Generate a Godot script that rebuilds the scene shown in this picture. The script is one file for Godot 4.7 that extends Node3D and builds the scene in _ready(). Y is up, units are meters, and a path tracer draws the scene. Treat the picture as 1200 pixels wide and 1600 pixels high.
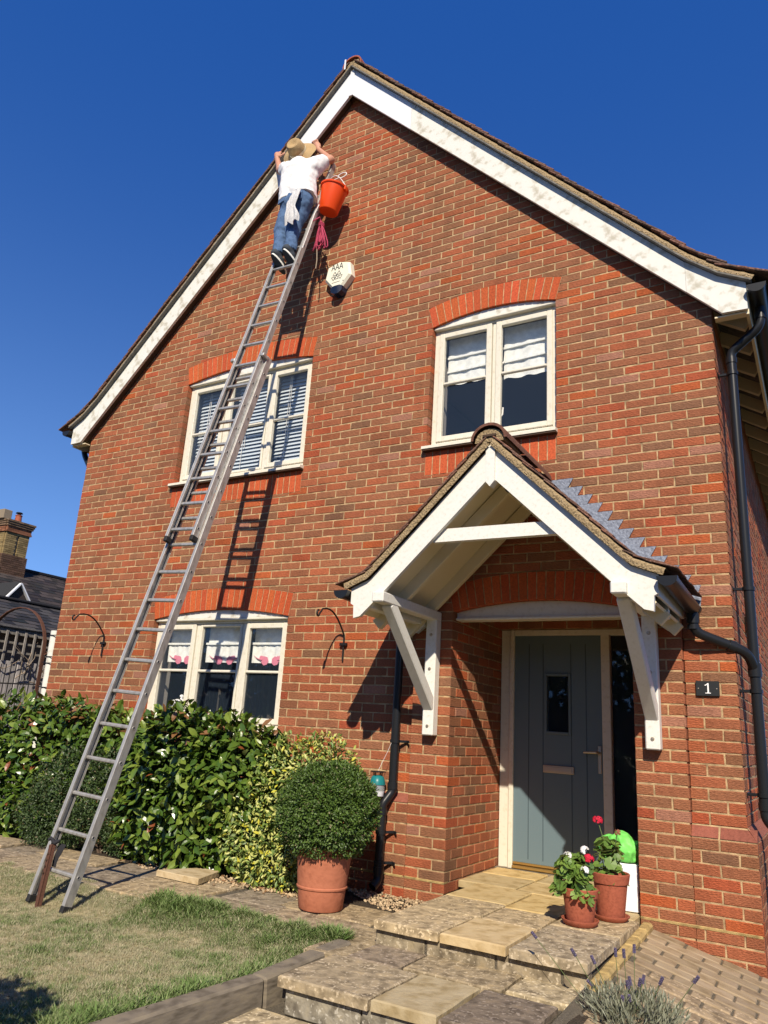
extends Node3D

# ---------------------------------------------------------------- mesh collector
class MB:
	var v := PackedVector3Array()
	var n := PackedVector3Array()
	var c := PackedColorArray()

	func tri(a: Vector3, b: Vector3, d: Vector3, out: Vector3, col := Color.WHITE) -> void:
		var nn := (d - a).cross(b - a)
		if nn.length_squared() < 1e-16:
			return
		nn = nn.normalized()
		if nn.dot(out) < 0.0:
			v.append(a); v.append(d); v.append(b)
			nn = -nn
		else:
			v.append(a); v.append(b); v.append(d)
		for i in 3:
			n.append(nn); c.append(col)

	func quad(a: Vector3, b: Vector3, d: Vector3, e: Vector3, out: Vector3, col := Color.WHITE) -> void:
		tri(a, b, d, out, col)
		tri(a, d, e, out, col)

	# a triangle with its own normals
	func stri(a: Vector3, b: Vector3, d: Vector3, na: Vector3, nb: Vector3, nd: Vector3, col := Color.WHITE) -> void:
		var nn := (d - a).cross(b - a)
		if nn.length_squared() < 1e-16:
			return
		if nn.dot(na + nb + nd) < 0.0:
			v.append(a); v.append(d); v.append(b)
			n.append(na); n.append(nd); n.append(nb)
		else:
			v.append(a); v.append(b); v.append(d)
			n.append(na); n.append(nb); n.append(nd)
		for i in 3:
			c.append(col)

	# bevelled box: centre, size, turn
	func box(o: Vector3, s: Vector3, bas := Basis.IDENTITY, col := Color.WHITE, bev := 0.0) -> void:
		var h := s * 0.5
		var b := minf(bev, minf(h.x, minf(h.y, h.z)) * 0.6)
		if b <= 0.0:
			for ax in 3:
				for sg: float in [-1.0, 1.0]:
					var u := (ax + 1) % 3
					var w := (ax + 2) % 3
					var p := []
					for k in [[-1, -1], [1, -1], [1, 1], [-1, 1]]:
						var q := Vector3.ZERO
						q[ax] = sg * h[ax]; q[u] = k[0] * h[u]; q[w] = k[1] * h[w]
						p.append(o + bas * q)
					var out := Vector3.ZERO
					out[ax] = sg
					quad(p[0], p[1], p[2], p[3], bas * out, col)
			return
		for ax in 3:
			var u := (ax + 1) % 3
			var w := (ax + 2) % 3
			for sg: float in [-1.0, 1.0]:
				var p := []
				for k in [[-1, -1], [1, -1], [1, 1], [-1, 1]]:
					var q := Vector3.ZERO
					q[ax] = sg * h[ax]; q[u] = k[0] * (h[u] - b); q[w] = k[1] * (h[w] - b)
					p.append(o + bas * q)
				var out := Vector3.ZERO
				out[ax] = sg
				quad(p[0], p[1], p[2], p[3], bas * out, col)
			# edges along ax
			for su: float in [-1.0, 1.0]:
				for sw: float in [-1.0, 1.0]:
					var e := []
					for k: float in [-1.0, 1.0]:
						var q := Vector3.ZERO
						q[ax] = k * (h[ax] - b); q[u] = su * h[u]; q[w] = sw * (h[w] - b)
						e.append(o + bas * q)
						q[u] = su * (h[u] - b); q[w] = sw * h[w]
						e.append(o + bas * q)
					var out := Vector3.ZERO
					out[u] = su; out[w] = sw
					quad(e[0], e[1], e[3], e[2], bas * out, col)
		for sx: float in [-1.0, 1.0]:
			for sy: float in [-1.0, 1.0]:
				for sz: float in [-1.0, 1.0]:
					var a := Vector3(sx * h.x, sy * (h.y - b), sz * (h.z - b))
					var d := Vector3(sx * (h.x - b), sy * h.y, sz * (h.z - b))
					var e := Vector3(sx * (h.x - b), sy * (h.y - b), sz * h.z)
					tri(o + bas * a, o + bas * d, o + bas * e, bas * Vector3(sx, sy, sz), col)

	# a bar of rectangular section from a to b; up says which way its height points
	func bar(a: Vector3, b: Vector3, wide: float, high: float, up := Vector3.UP, bev := 0.0, col := Color.WHITE) -> void:
		var z := (b - a).normalized()
		var x := up.cross(z)
		if x.length() < 1e-4:
			x = Vector3.RIGHT.cross(z)
		x = x.normalized()
		var y := z.cross(x)
		box((a + b) * 0.5, Vector3(wide, high, a.distance_to(b)), Basis(x, y, z), col, bev)

	# extrude a flat outline (x, y of frame xf) from zb to zf
	func prism(poly: PackedVector2Array, zf: float, zb: float, xf := Transform3D.IDENTITY, col := Color.WHITE, back := false) -> void:
		var idx := Geometry2D.triangulate_polygon(poly)
		if idx.is_empty():
			return
		for i in range(0, idx.size(), 3):
			var a := poly[idx[i]]
			var b := poly[idx[i + 1]]
			var d := poly[idx[i + 2]]
			tri(xf * Vector3(a.x, a.y, zf), xf * Vector3(b.x, b.y, zf), xf * Vector3(d.x, d.y, zf), xf.basis.z, col)
			if back:
				tri(xf * Vector3(a.x, a.y, zb), xf * Vector3(b.x, b.y, zb), xf * Vector3(d.x, d.y, zb), -xf.basis.z, col)
		var area := 0.0
		for i in poly.size():
			area += poly[i].cross(poly[(i + 1) % poly.size()])
		var sg := 1.0 if area > 0.0 else -1.0
		for i in poly.size():
			var a := poly[i]
			var b := poly[(i + 1) % poly.size()]
			var e := (b - a) * sg
			quad(xf * Vector3(a.x, a.y, zf), xf * Vector3(b.x, b.y, zf), xf * Vector3(b.x, b.y, zb), xf * Vector3(a.x, a.y, zb), xf.basis * Vector3(e.y, -e.x, 0), col)

	# rows of points joined as a smooth sheet
	func grid(rows: Array, closed: bool, outward: Callable, col := Color.WHITE) -> void:
		var nr := rows.size()
		var nc: int = rows[0].size()
		var nm := []
		for i in nr:
			var line := PackedVector3Array()
			for j in nc:
				var j0 := (j - 1 + nc) % nc if closed else maxi(j - 1, 0)
				var j1 := (j + 1) % nc if closed else mini(j + 1, nc - 1)
				var du: Vector3 = rows[i][j1] - rows[i][j0]
				var dv: Vector3 = rows[mini(i + 1, nr - 1)][j] - rows[maxi(i - 1, 0)][j]
				var q := du.cross(dv)
				var o: Vector3 = outward.call(rows[i][j])
				if q.length() < 1e-9:
					q = o
				q = q.normalized()
				line.append(q if q.dot(o) >= 0.0 else -q)
			nm.append(line)
		for i in nr - 1:
			for j in (nc if closed else nc - 1):
				var k := (j + 1) % nc
				stri(rows[i][j], rows[i][k], rows[i + 1][k], nm[i][j], nm[i][k], nm[i + 1][k], col)
				stri(rows[i][j], rows[i + 1][k], rows[i + 1][j], nm[i][j], nm[i + 1][k], nm[i + 1][j], col)

	# a round tube along points; r is a number or one number per point
	func tube(p: Array, r, sides := 10, caps := true, col := Color.WHITE) -> void:
		var rows := []
		var nrm := []
		var t0: Vector3 = (p[1] - p[0]).normalized()
		var x := t0.cross(Vector3.UP if absf(t0.y) < 0.9 else Vector3.RIGHT).normalized()
		for i in p.size():
			var t: Vector3 = (p[mini(i + 1, p.size() - 1)] - p[maxi(i - 1, 0)]).normalized()
			x = (x - t * x.dot(t)).normalized()
			var y := t.cross(x)
			var line := PackedVector3Array()
			var nl := PackedVector3Array()
			var rad: float = r[i] if r is Array else r
			for k in sides:
				var a := TAU * k / sides
				var d := x * cos(a) + y * sin(a)
				line.append(p[i] + d * rad)
				nl.append(d)
			rows.append(line); nrm.append(nl)
		for i in p.size() - 1:
			for k in sides:
				var m := (k + 1) % sides
				stri(rows[i][k], rows[i][m], rows[i + 1][m], nrm[i][k], nrm[i][m], nrm[i + 1][m], col)
				stri(rows[i][k], rows[i + 1][m], rows[i + 1][k], nrm[i][k], nrm[i + 1][m], nrm[i + 1][k], col)
		if caps:
			for e in [0, p.size() - 1]:
				var o: Vector3 = (p[0] - p[1]) if e == 0 else (p[e] - p[e - 1])
				for k in sides:
					tri(p[e], rows[e][k], rows[e][(k + 1) % sides], o, col)

	# turn a profile of (radius, height) round the frame's y axis; hard corners where hard is true
	func lathe(prof: Array, seg := 32, xf := Transform3D.IDENTITY, col := Color.WHITE) -> void:
		for i in prof.size() - 1:
			var a: Vector2 = prof[i]
			var b: Vector2 = prof[i + 1]
			if a.distance_to(b) < 1e-6:
				continue
			var d := (b - a).normalized()
			var ns := Vector2(d.y, -d.x)
			var na := ns
			var nb := ns
			if i > 0:
				var q := (a - (prof[i - 1] as Vector2)).normalized()
				var m := Vector2(q.y, -q.x)
				if m.dot(ns) > 0.75:
					na = (m + ns).normalized()
			if i < prof.size() - 2:
				var q := ((prof[i + 2] as Vector2) - b).normalized()
				var m := Vector2(q.y, -q.x)
				if m.dot(ns) > 0.75:
					nb = (m + ns).normalized()
			for k in seg:
				var c0 := Vector2(cos(TAU * k / seg), sin(TAU * k / seg))
				var c1 := Vector2(cos(TAU * (k + 1) / seg), sin(TAU * (k + 1) / seg))
				var p := [Vector3(a.x * c0.x, a.y, a.x * c0.y), Vector3(a.x * c1.x, a.y, a.x * c1.y), Vector3(b.x * c1.x, b.y, b.x * c1.y), Vector3(b.x * c0.x, b.y, b.x * c0.y)]
				var m := [Vector3(na.x * c0.x, na.y, na.x * c0.y), Vector3(na.x * c1.x, na.y, na.x * c1.y), Vector3(nb.x * c1.x, nb.y, nb.x * c1.y), Vector3(nb.x * c0.x, nb.y, nb.x * c0.y)]
				for q in 4:
					p[q] = xf * p[q]
					m[q] = xf.basis * m[q]
				stri(p[0], p[1], p[2], m[0], m[1], m[2], col)
				stri(p[0], p[2], p[3], m[0], m[2], m[3], col)

	func mesh() -> ArrayMesh:
		var a := []
		a.resize(Mesh.ARRAY_MAX)
		a[Mesh.ARRAY_VERTEX] = v
		a[Mesh.ARRAY_NORMAL] = n
		a[Mesh.ARRAY_COLOR] = c
		var m := ArrayMesh.new()
		m.add_surface_from_arrays(Mesh.PRIMITIVE_TRIANGLES, a)
		return m

var rng := RandomNumberGenerator.new()
var M := {}
var taken := {}
const CAM := Vector3(0.518, 1.0564, 5.6088)
var SUN := Vector3(-0.455, -0.88, -1.0).normalized()

# ---------------------------------------------------------------- naming helpers
func numbered(called: String) -> String:
	taken[called] = taken.get(called, 0) + 1
	return called if taken[called] == 1 else "%s_%03d" % [called, taken[called] - 1]

func thing(called: String, label: String, category: String, at := Vector3.ZERO, group := "") -> Node3D:
	var o := Node3D.new()
	o.name = numbered(called)
	add_child(o)
	o.position = at
	tag(o, label, category, group)
	return o

func tag(o: Node, label: String, category: String, group := "") -> void:
	o.set_meta("label", label)
	o.set_meta("category", category)
	if group:
		o.set_meta("group", group)

# one named mesh under parent, given in world coordinates and moved to the parent's own
func put(called: String, mb: MB, m: Material, parent: Node = self, stuff := false) -> MeshInstance3D:
	var o := MeshInstance3D.new()
	o.mesh = mb.mesh()
	o.material_override = m
	return set_in(o, called, parent, stuff)

func set_in(o: Node3D, called: String, parent: Node, stuff := false) -> Node3D:
	if parent == self:
		o.name = numbered(called)
	else:
		var base := called
		var k := 0
		var key := str(parent.get_instance_id()) + "/" + called
		k = taken.get(key, 0)
		taken[key] = k + 1
		o.name = base if k == 0 else "%s_%03d" % [base, k]
	parent.add_child(o)
	if parent != self:
		var w := Transform3D.IDENTITY
		var q := parent
		while q is Node3D and q != self:
			w = (q as Node3D).transform * w
			q = q.get_parent()
		o.transform = w.affine_inverse() * o.transform
	if stuff:
		o.set_meta("kind", "stuff")
	return o

func struct(called: String, mb: MB, m: Material) -> MeshInstance3D:
	var o := put(called, mb, m)
	o.set_meta("kind", "structure")
	return o

func many(called: String, mesh: Mesh, xfs: Array, cols: Array, m: Material, parent: Node = self, stuff := true) -> MultiMeshInstance3D:
	var mm := MultiMesh.new()
	mm.transform_format = MultiMesh.TRANSFORM_3D
	mm.use_colors = true
	mm.mesh = mesh
	mm.instance_count = xfs.size()
	for i in xfs.size():
		mm.set_instance_transform(i, xfs[i])
		mm.set_instance_color(i, cols[i])
	var o := MultiMeshInstance3D.new()
	o.multimesh = mm
	o.material_override = m
	return set_in(o, called, parent, stuff)

# ---------------------------------------------------------------- materials
func lin(r: float, g: float, b: float) -> Color:
	return Color(r, g, b).linear_to_srgb()

func noise_image(size: int, freq: float, oct: int, sd: int, kind := FastNoiseLite.TYPE_SIMPLEX_SMOOTH) -> Image:
	var f := FastNoiseLite.new()
	f.seed = sd
	f.noise_type = kind
	f.frequency = freq
	f.fractal_octaves = oct
	f.fractal_type = FastNoiseLite.FRACTAL_FBM if oct > 1 else FastNoiseLite.FRACTAL_NONE
	return f.get_seamless_image(size, size, false, false, 0.15, true)

# grey picture from lo to hi; squeeze narrows it in x so that grain runs along x
func ntex(size: int, freq: float, oct: int, sd: int, lo: float, hi: float, squeeze := 1, kind := FastNoiseLite.TYPE_SIMPLEX_SMOOTH, power := 1.0) -> ImageTexture:
	var im := noise_image(size, freq, oct, sd, kind)
	im.convert(Image.FORMAT_L8)
	var d := im.get_data()
	for i in d.size():
		d[i] = int(clampf(lo + (hi - lo) * pow(d[i] / 255.0, power), 0.0, 1.0) * 255.0)
	im = Image.create_from_data(size, size, false, Image.FORMAT_L8, d)
	if squeeze > 1:
		im.resize(size, size / squeeze)
	im.convert(Image.FORMAT_RGB8)
	return ImageTexture.create_from_image(im)

# colours picked along a ramp by noise: stops is [[t, Color(linear)], ...]
func rtex(size: int, freq: float, oct: int, sd: int, stops: Array, speck := 0.0, speck_col := Color.WHITE, sfreq := 0.06) -> ImageTexture:
	var im := noise_image(size, freq, oct, sd)
	im.convert(Image.FORMAT_L8)
	var d := im.get_data()
	var s: PackedByteArray
	var s2: PackedByteArray
	if speck > 0.0:
		var i2 := noise_image(size, sfreq, 2, sd + 7)
		i2.convert(Image.FORMAT_L8)
		s = i2.get_data()
		var i3 := noise_image(size, 0.012, 2, sd + 11)
		i3.convert(Image.FORMAT_L8)
		s2 = i3.get_data()
	var g := Gradient.new()
	g.offsets = PackedFloat32Array(stops.map(func(q): return q[0]))
	g.colors = PackedColorArray(stops.map(func(q): return (q[1] as Color).linear_to_srgb()))
	var lut := []
	for i in 256:
		lut.append(g.sample(i / 255.0))
	var o := PackedByteArray()
	o.resize(size * size * 3)
	var sc := speck_col.linear_to_srgb()
	for i in size * size:
		var q: Color = lut[d[i]]
		if speck > 0.0:
			var t := clampf((s[i] / 255.0 + 0.35 * (s2[i] / 255.0 - 0.5) - (1.0 - speck)) * 9.0, 0.0, 0.8)
			q = q.lerp(sc, t)
		o[i * 3] = int(clampf(q.r, 0, 1) * 255); o[i * 3 + 1] = int(clampf(q.g, 0, 1) * 255); o[i * 3 + 2] = int(clampf(q.b, 0, 1) * 255)
	return ImageTexture.create_from_image(Image.create_from_data(size, size, false, Image.FORMAT_RGB8, o))

func mat(col: Color, rough := 0.8, tex: Texture2D = null, scale := Vector3.ONE, bump: Texture2D = null, bcm := 0.0, metal := 0.0, world := true) -> StandardMaterial3D:
	var m := StandardMaterial3D.new()
	m.albedo_color = col.linear_to_srgb()
	m.roughness = rough
	m.metallic = metal
	m.metallic_specular = 0.4
	if tex or bump:
		m.uv1_triplanar = true
		m.uv1_world_triplanar = world
		m.uv1_scale = scale
	if tex:
		m.albedo_texture = tex
	if bump:
		m.heightmap_enabled = true
		m.heightmap_texture = bump
		m.heightmap_scale = bcm
	return m

func vcol(m: StandardMaterial3D) -> StandardMaterial3D:
	m.vertex_color_use_as_albedo = true
	return m

func leafmat(rough: float, back: float) -> StandardMaterial3D:
	var m := StandardMaterial3D.new()
	m.vertex_color_use_as_albedo = true
	m.roughness = rough
	m.metallic_specular = 0.5
	m.backlight_enabled = true
	m.backlight = Color(back, back, back * 0.6)
	m.cull_mode = BaseMaterial3D.CULL_DISABLED
	return m

func make_materials() -> void:
	var fine := ntex(512, 0.03, 4, 3, 0.78, 1.06)
	var blot := ntex(512, 0.008, 4, 5, 0.7, 1.08)
	var hb := ntex(512, 0.025, 5, 9, 0.0, 1.0)
	var grit := ntex(512, 0.09, 3, 14, 0.0, 1.0)
	var grain := ntex(512, 0.02, 4, 21, 0.72, 1.08, 8)
	var grainv := grain
	var crease := ntex(512, 0.018, 5, 33, 0.0, 1.0, 1, FastNoiseLite.TYPE_SIMPLEX_SMOOTH, 1.3)
	M.brick = vcol(mat(Color.WHITE, 0.9, ntex(512, 0.022, 5, 71, 0.8, 1.12), Vector3(3, 13, 3), crease, 0.6))
	M.brick.detail_enabled = true
	M.brick.detail_albedo = ntex(512, 0.012, 5, 81, 0.9, 1.08)
	M.brick.detail_blend_mode = BaseMaterial3D.BLEND_MODE_MUL
	M.brick.detail_uv_layer = BaseMaterial3D.DETAIL_UV_2
	M.brick.uv2_triplanar = true
	M.brick.uv2_world_triplanar = true
	M.brick.uv2_scale = Vector3(0.45, 0.25, 0.45)
	M.mortar = mat(Color(0.53, 0.37, 0.2), 0.95, blot, Vector3(3, 3, 3), grit, 0.25)
	M.arch = vcol(mat(Color.WHITE, 0.85, ntex(512, 0.02, 4, 72, 0.82, 1.06), Vector3(4, 4, 4), grit, 0.15))
	M.dpc = mat(Color(0.5, 0.36, 0.15), 0.95, blot, Vector3(3, 3, 3), grit, 0.3)
	M.fresh = mat(Color(0.72, 0.74, 0.77), 0.35)
	M.old_white = mat(Color(0.7, 0.695, 0.645), 0.6, rtex(512, 0.009, 5, 41, [[0.0, Color(0.62, 0.58, 0.5)], [0.28, Color(0.84, 0.82, 0.77)], [0.42, Color(0.97, 0.97, 0.96)], [1.0, Color(1, 1, 1)]]), Vector3(1.6, 1.6, 1.6), hb, 0.05)
	M.paint = mat(Color(0.74, 0.73, 0.69), 0.45, rtex(512, 0.02, 4, 42, [[0.0, Color(0.8, 0.78, 0.72)], [0.35, Color(0.97, 0.96, 0.93)], [1.0, Color(1, 1, 1)]]), Vector3(3, 3, 3))
	M.cream = mat(Color(0.68, 0.64, 0.53), 0.4, rtex(512, 0.015, 4, 43, [[0.0, Color(0.86, 0.84, 0.78)], [0.4, Color(1, 1, 1)], [1.0, Color(1, 1, 1)]]), Vector3(2, 2, 2))
	M.lining = mat(Color(0.72, 0.63, 0.42), 0.6)
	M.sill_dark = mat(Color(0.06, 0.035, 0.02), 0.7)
	M.tile = vcol(mat(Color.WHITE, 0.85, ntex(512, 0.02, 5, 51, 0.5, 1.1), Vector3(4, 4, 4), hb, 0.3))
	M.tile_red = mat(Color(0.17, 0.075, 0.05), 0.85, blot, Vector3(5, 5, 5), hb, 0.2)
	M.verge = mat(Color(0.4, 0.31, 0.19), 0.95, rtex(512, 0.02, 5, 52, [[0.0, Color(0.35, 0.33, 0.28)], [0.5, Color(0.85, 0.8, 0.72)], [1.0, Color(1, 1, 1)]]), Vector3(4, 4, 4), hb, 1.2)
	M.undercloak = mat(Color(0.2, 0.19, 0.17), 0.9, blot, Vector3(4, 4, 4))
	M.lead = mat(Color(0.24, 0.27, 0.33), 0.5, rtex(512, 0.02, 4, 53, [[0.0, Color(0.6, 0.6, 0.62)], [0.6, Color(1, 1, 1)], [1.0, Color(1.2, 1.2, 1.2)]]), Vector3(3, 3, 3), hb, 0.2, 0.3)
	M.black = mat(Color(0.014, 0.015, 0.017), 0.32)
	M.iron = mat(Color(0.012, 0.011, 0.011), 0.5)
	M.rust = mat(Color(0.125, 0.055, 0.035), 0.85, fine, Vector3(6, 6, 6), hb, 0.2)
	M.alu = mat(Color(0.5, 0.49, 0.47), 0.45, rtex(512, 0.01, 5, 54, [[0.0, Color(0.6, 0.58, 0.55)], [0.5, Color(0.9, 0.9, 0.9)], [1.0, Color(1, 1, 1)]]), Vector3(4, 1.5, 4), null, 0.0, 0.5)
	M.rubber = mat(Color(0.02, 0.02, 0.022), 0.7)
	M.door = mat(Color(0.125, 0.18, 0.205), 0.45)
	M.door_groove_shade = mat(Color(0.06, 0.09, 0.105), 0.5)
	M.brass = mat(Color(0.6, 0.42, 0.16), 0.35, null, Vector3.ONE, null, 0.0, 0.9)
	M.nickel = mat(Color(0.55, 0.47, 0.36), 0.4, null, Vector3.ONE, null, 0.0, 0.85)
	var g := StandardMaterial3D.new()
	g.transparency = BaseMaterial3D.TRANSPARENCY_ALPHA
	g.albedo_color = Color(0.55, 0.66, 0.78, 0.045)  # pale blue veil: sky reflection put into the glass colour
	g.roughness = 0.02
	g.metallic_specular = 0.5
	M.glass = g
	M.room = mat(Color(0.32, 0.3, 0.27), 0.9)
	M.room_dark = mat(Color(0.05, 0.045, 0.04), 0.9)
	M.cloth_white = mat(Color(0.78, 0.8, 0.76), 0.9, ntex(512, 0.01, 3, 55, 0.9, 1.02), Vector3(3, 3, 3))
	M.blind = mat(Color(0.5, 0.56, 0.6), 0.6)
	M.pink = mat(Color(0.62, 0.2, 0.28), 0.9)
	M.stone = vcol(mat(Color.WHITE, 0.92, rtex(1024, 0.012, 6, 61, [[0.0, Color(0.22, 0.2, 0.18)], [0.35, Color(0.4, 0.38, 0.34)], [0.55, Color(0.55, 0.53, 0.49)], [1.0, Color(0.66, 0.61, 0.5)]], 0.3, Color(0.95, 0.95, 0.95), 0.04), Vector3(0.8, 0.8, 0.8), hb, 0.9))
	M.stone_clean = vcol(mat(Color.WHITE, 0.85, rtex(512, 0.01, 5, 62, [[0.0, Color(0.62, 0.55, 0.42)], [0.5, Color(0.95, 0.92, 0.86)], [1.0, Color(1, 1, 1)]]), Vector3(1.2, 1.2, 1.2), hb, 0.35))
	M.soil = mat(Color(0.1, 0.075, 0.05), 1.0, fine, Vector3(2, 2, 2), grit, 3.0)
	M.joint = mat(Color(0.2, 0.17, 0.125), 1.0, fine, Vector3(4, 4, 4), grit, 1.0)
	M.land = mat(Color(0.11, 0.1, 0.05), 1.0, blot, Vector3(0.3, 0.3, 0.3))
	M.turf = mat(Color(0.38, 0.32, 0.2), 1.0, rtex(1024, 0.01, 6, 63, [[0.0, Color(0.24, 0.3, 0.16)], [0.4, Color(0.6, 0.6, 0.45)], [0.55, Color(0.95, 0.93, 0.85)], [1.0, Color(1, 1, 1)]]), Vector3(0.9, 0.9, 0.9), grit, 1.5)
	M.sleeper = mat(Color(0.22, 0.19, 0.15), 0.95, rtex(512, 0.014, 5, 64, [[0.0, Color(0.4, 0.38, 0.34)], [0.5, Color(0.85, 0.83, 0.8)], [1.0, Color(1.1, 1.05, 0.9)]]), Vector3(1, 4, 1), grain, 0.5)
	M.terra = mat(Color(0.44, 0.155, 0.085), 0.8, rtex(512, 0.012, 4, 65, [[0.0, Color(0.68, 0.62, 0.6)], [0.5, Color(0.95, 0.95, 0.95)], [1.0, Color(1.05, 1.05, 1.05)]]), Vector3(2.5, 2.5, 2.5), hb, 0.15)
	M.terra_red = mat(Color(0.36, 0.1, 0.055), 0.75, rtex(512, 0.02, 4, 66, [[0.0, Color(0.6, 0.55, 0.52)], [0.5, Color(0.95, 0.95, 0.95)], [1.0, Color(1.1, 1.1, 1.1)]]), Vector3(4, 4, 4), hb, 0.12)
	M.fence = vcol(mat(Color.WHITE, 0.95, grain, Vector3(4, 0.8, 4), grain, 0.3))
	M.slate = vcol(mat(Color.WHITE, 0.8, fine, Vector3(2, 2, 2)))
	M.slate.metallic_specular = 0.3
	M.cotton = mat(Color(0.8, 0.8, 0.8), 0.95, ntex(256, 0.02, 3, 67, 0.93, 1.0), Vector3(4, 4, 4))
	M.denim = mat(Color(0.085, 0.15, 0.28), 0.95, ntex(512, 0.02, 4, 68, 0.75, 1.2), Vector3(3, 3, 3), grit, 0.05)
	M.skin = mat(Color(0.5, 0.25, 0.165), 0.55)
	M.skin.subsurf_scatter_enabled = true
	M.skin.subsurf_scatter_strength = 0.08
	M.shoe = mat(Color(0.045, 0.055, 0.07), 0.85)
	M.shoe_white = mat(Color(0.72, 0.72, 0.68), 0.7)
	M.straw = mat(Color(0.58, 0.4, 0.2), 0.9, ntex(256, 0.05, 2, 69, 0.72, 1.06, 4), Vector3(14, 40, 14), grit, 0.2)
	M.orange = mat(Color(0.8, 0.075, 0.008), 0.4)
	M.orange.subsurf_scatter_enabled = true
	M.orange.subsurf_scatter_strength = 0.1
	M.rope_pink = mat(Color(0.6, 0.08, 0.16), 0.9, ntex(256, 0.06, 1, 70, 0.5, 1.2), Vector3(20, 20, 20))
	M.rope_white = mat(Color(0.75, 0.73, 0.7), 0.9)
	M.alarm = mat(Color(0.78, 0.76, 0.62), 0.4)
	M.ink = mat(Color(0.03, 0.035, 0.05), 0.6)
	M.lens = mat(Color(0.01, 0.02, 0.05), 0.15)
	M.chalk = mat(Color(0.85, 0.85, 0.85), 0.6)
	M.plate = mat(Color(0.018, 0.02, 0.022), 0.5, null)
	M.teal = mat(Color(0.012, 0.17, 0.18), 0.35)
	M.clear = g.duplicate()
	M.clear.albedo_color = Color(0.85, 0.87, 0.88, 0.35)
	M.green_bag = mat(Color(0.2, 0.72, 0.14), 0.5)
	M.green_bag.backlight_enabled = true
	M.green_bag.backlight = Color(0.5, 0.5, 0.4)
	M.paper = mat(Color(0.8, 0.8, 0.84), 0.8)
	M.bark = mat(Color(0.11, 0.075, 0.05), 0.95, fine, Vector3(6, 6, 6))
	M.twig = mat(Color(0.34, 0.27, 0.2), 0.95)
	M.twig_green = mat(Color(0.12, 0.16, 0.06), 0.8)
	M.gloss_leaf = leafmat(0.27, 0.45)
	M.leaf = leafmat(0.5, 0.5)
	M.blade = leafmat(0.7, 0.6)
	M.gravel = vcol(mat(Color.WHITE, 0.9))
	M.stock = vcol(mat(Color.WHITE, 0.95, fine, Vector3(3, 3, 3)))
	M.petal = vcol(mat(Color.WHITE, 0.7))
	M.rag = mat(Color(0.72, 0.72, 0.74), 0.95, ntex(256, 0.03, 3, 77, 0.75, 1.02), Vector3(8, 8, 8))
	M.strap = mat(Color(0.02, 0.02, 0.025), 0.8)

# ---------------------------------------------------------------- brickwork
const C := 0.075
var tones := [Color(0.41, 0.118, 0.052), Color(0.39, 0.122, 0.056), Color(0.37, 0.126, 0.06), Color(0.35, 0.128, 0.062), Color(0.325, 0.13, 0.064), Color(0.3, 0.13, 0.066), Color(0.43, 0.1, 0.042), Color(0.47, 0.112, 0.036), Color(0.4, 0.18, 0.115), Color(0.265, 0.126, 0.068)]
var tone_mats := []
var brick_cache := {}
var pending := []          # bricks that may become pieces of their own: [size seen, part, transform, w, h, d, tone]

func pick_tone() -> int:
	var r := rng.randf()
	var k := [0.13, 0.28, 0.44, 0.59, 0.73, 0.84, 0.9, 0.94, 0.962, 1.0]
	for i in 10:
		if r < k[i]:
			return i
	return 4

# the body of a brick: front face with soft uneven arrises, and its sides; local centre at the front
func brick_shape(mb: MB, xf: Transform3D, w: float, h: float, d: float, col: Color, sd: int) -> void:
	var r := RandomNumberGenerator.new()
	r.seed = sd
	var hw := w * 0.5
	var hh := h * 0.5
	var e := 0.004
	var fr := []
	var ou := []
	for k in [[-1, -1], [1, -1], [1, 1], [-1, 1]]:
		var jx := r.randf_range(-0.0015, 0.0015)
		var jy := r.randf_range(-0.0022, 0.0022)
		var jz := r.randf_range(-0.0006, 0.001)
		fr.append(Vector3(k[0] * (hw - e) + jx, k[1] * (hh - e) + jy, jz))
		ou.append(Vector3(k[0] * hw + jx, k[1] * hh + jy, jz - e))
	mb.quad(xf * fr[0], xf * fr[1], xf * fr[2], xf * fr[3], xf.basis.z, col)
	for i in 4:
		var j := (i + 1) % 4
		var o: Vector3 = (ou[i] + ou[j]) * 0.5
		o.z = 0.0
		mb.quad(xf * fr[i], xf * fr[j], xf * ou[j], xf * ou[i], xf.basis * (o.normalized() + Vector3(0, 0, 1)), col)
		var bi := Vector3(ou[i].x, ou[i].y, -d)
		var bj := Vector3(ou[j].x, ou[j].y, -d)
		mb.quad(xf * ou[i], xf * ou[j], xf * bj, xf * bi, xf.basis * o, col)

func clip_all(poly: PackedVector2Array, keep: PackedVector2Array, cuts: Array) -> Array:
	var res := [poly]
	if keep.size():
		res = Geometry2D.intersect_polygons(poly, keep)
	for c in cuts:
		var nx := []
		for p in res:
			nx.append_array(Geometry2D.clip_polygons(p, c))
		res = nx
	return res

func grown(poly: PackedVector2Array, by: float) -> PackedVector2Array:
	var r := Geometry2D.offset_polygon(poly, by)
	return r[0] if r.size() else poly

func rect(x0: float, y0: float, x1: float, y1: float) -> PackedVector2Array:
	return PackedVector2Array([Vector2(x0, y0), Vector2(x1, y0), Vector2(x1, y1), Vector2(x0, y1)])

func area_of(p: PackedVector2Array) -> float:
	var a := 0.0
	for i in p.size():
		a += p[i].cross(p[(i + 1) % p.size()])
	return absf(a) * 0.5

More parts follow.
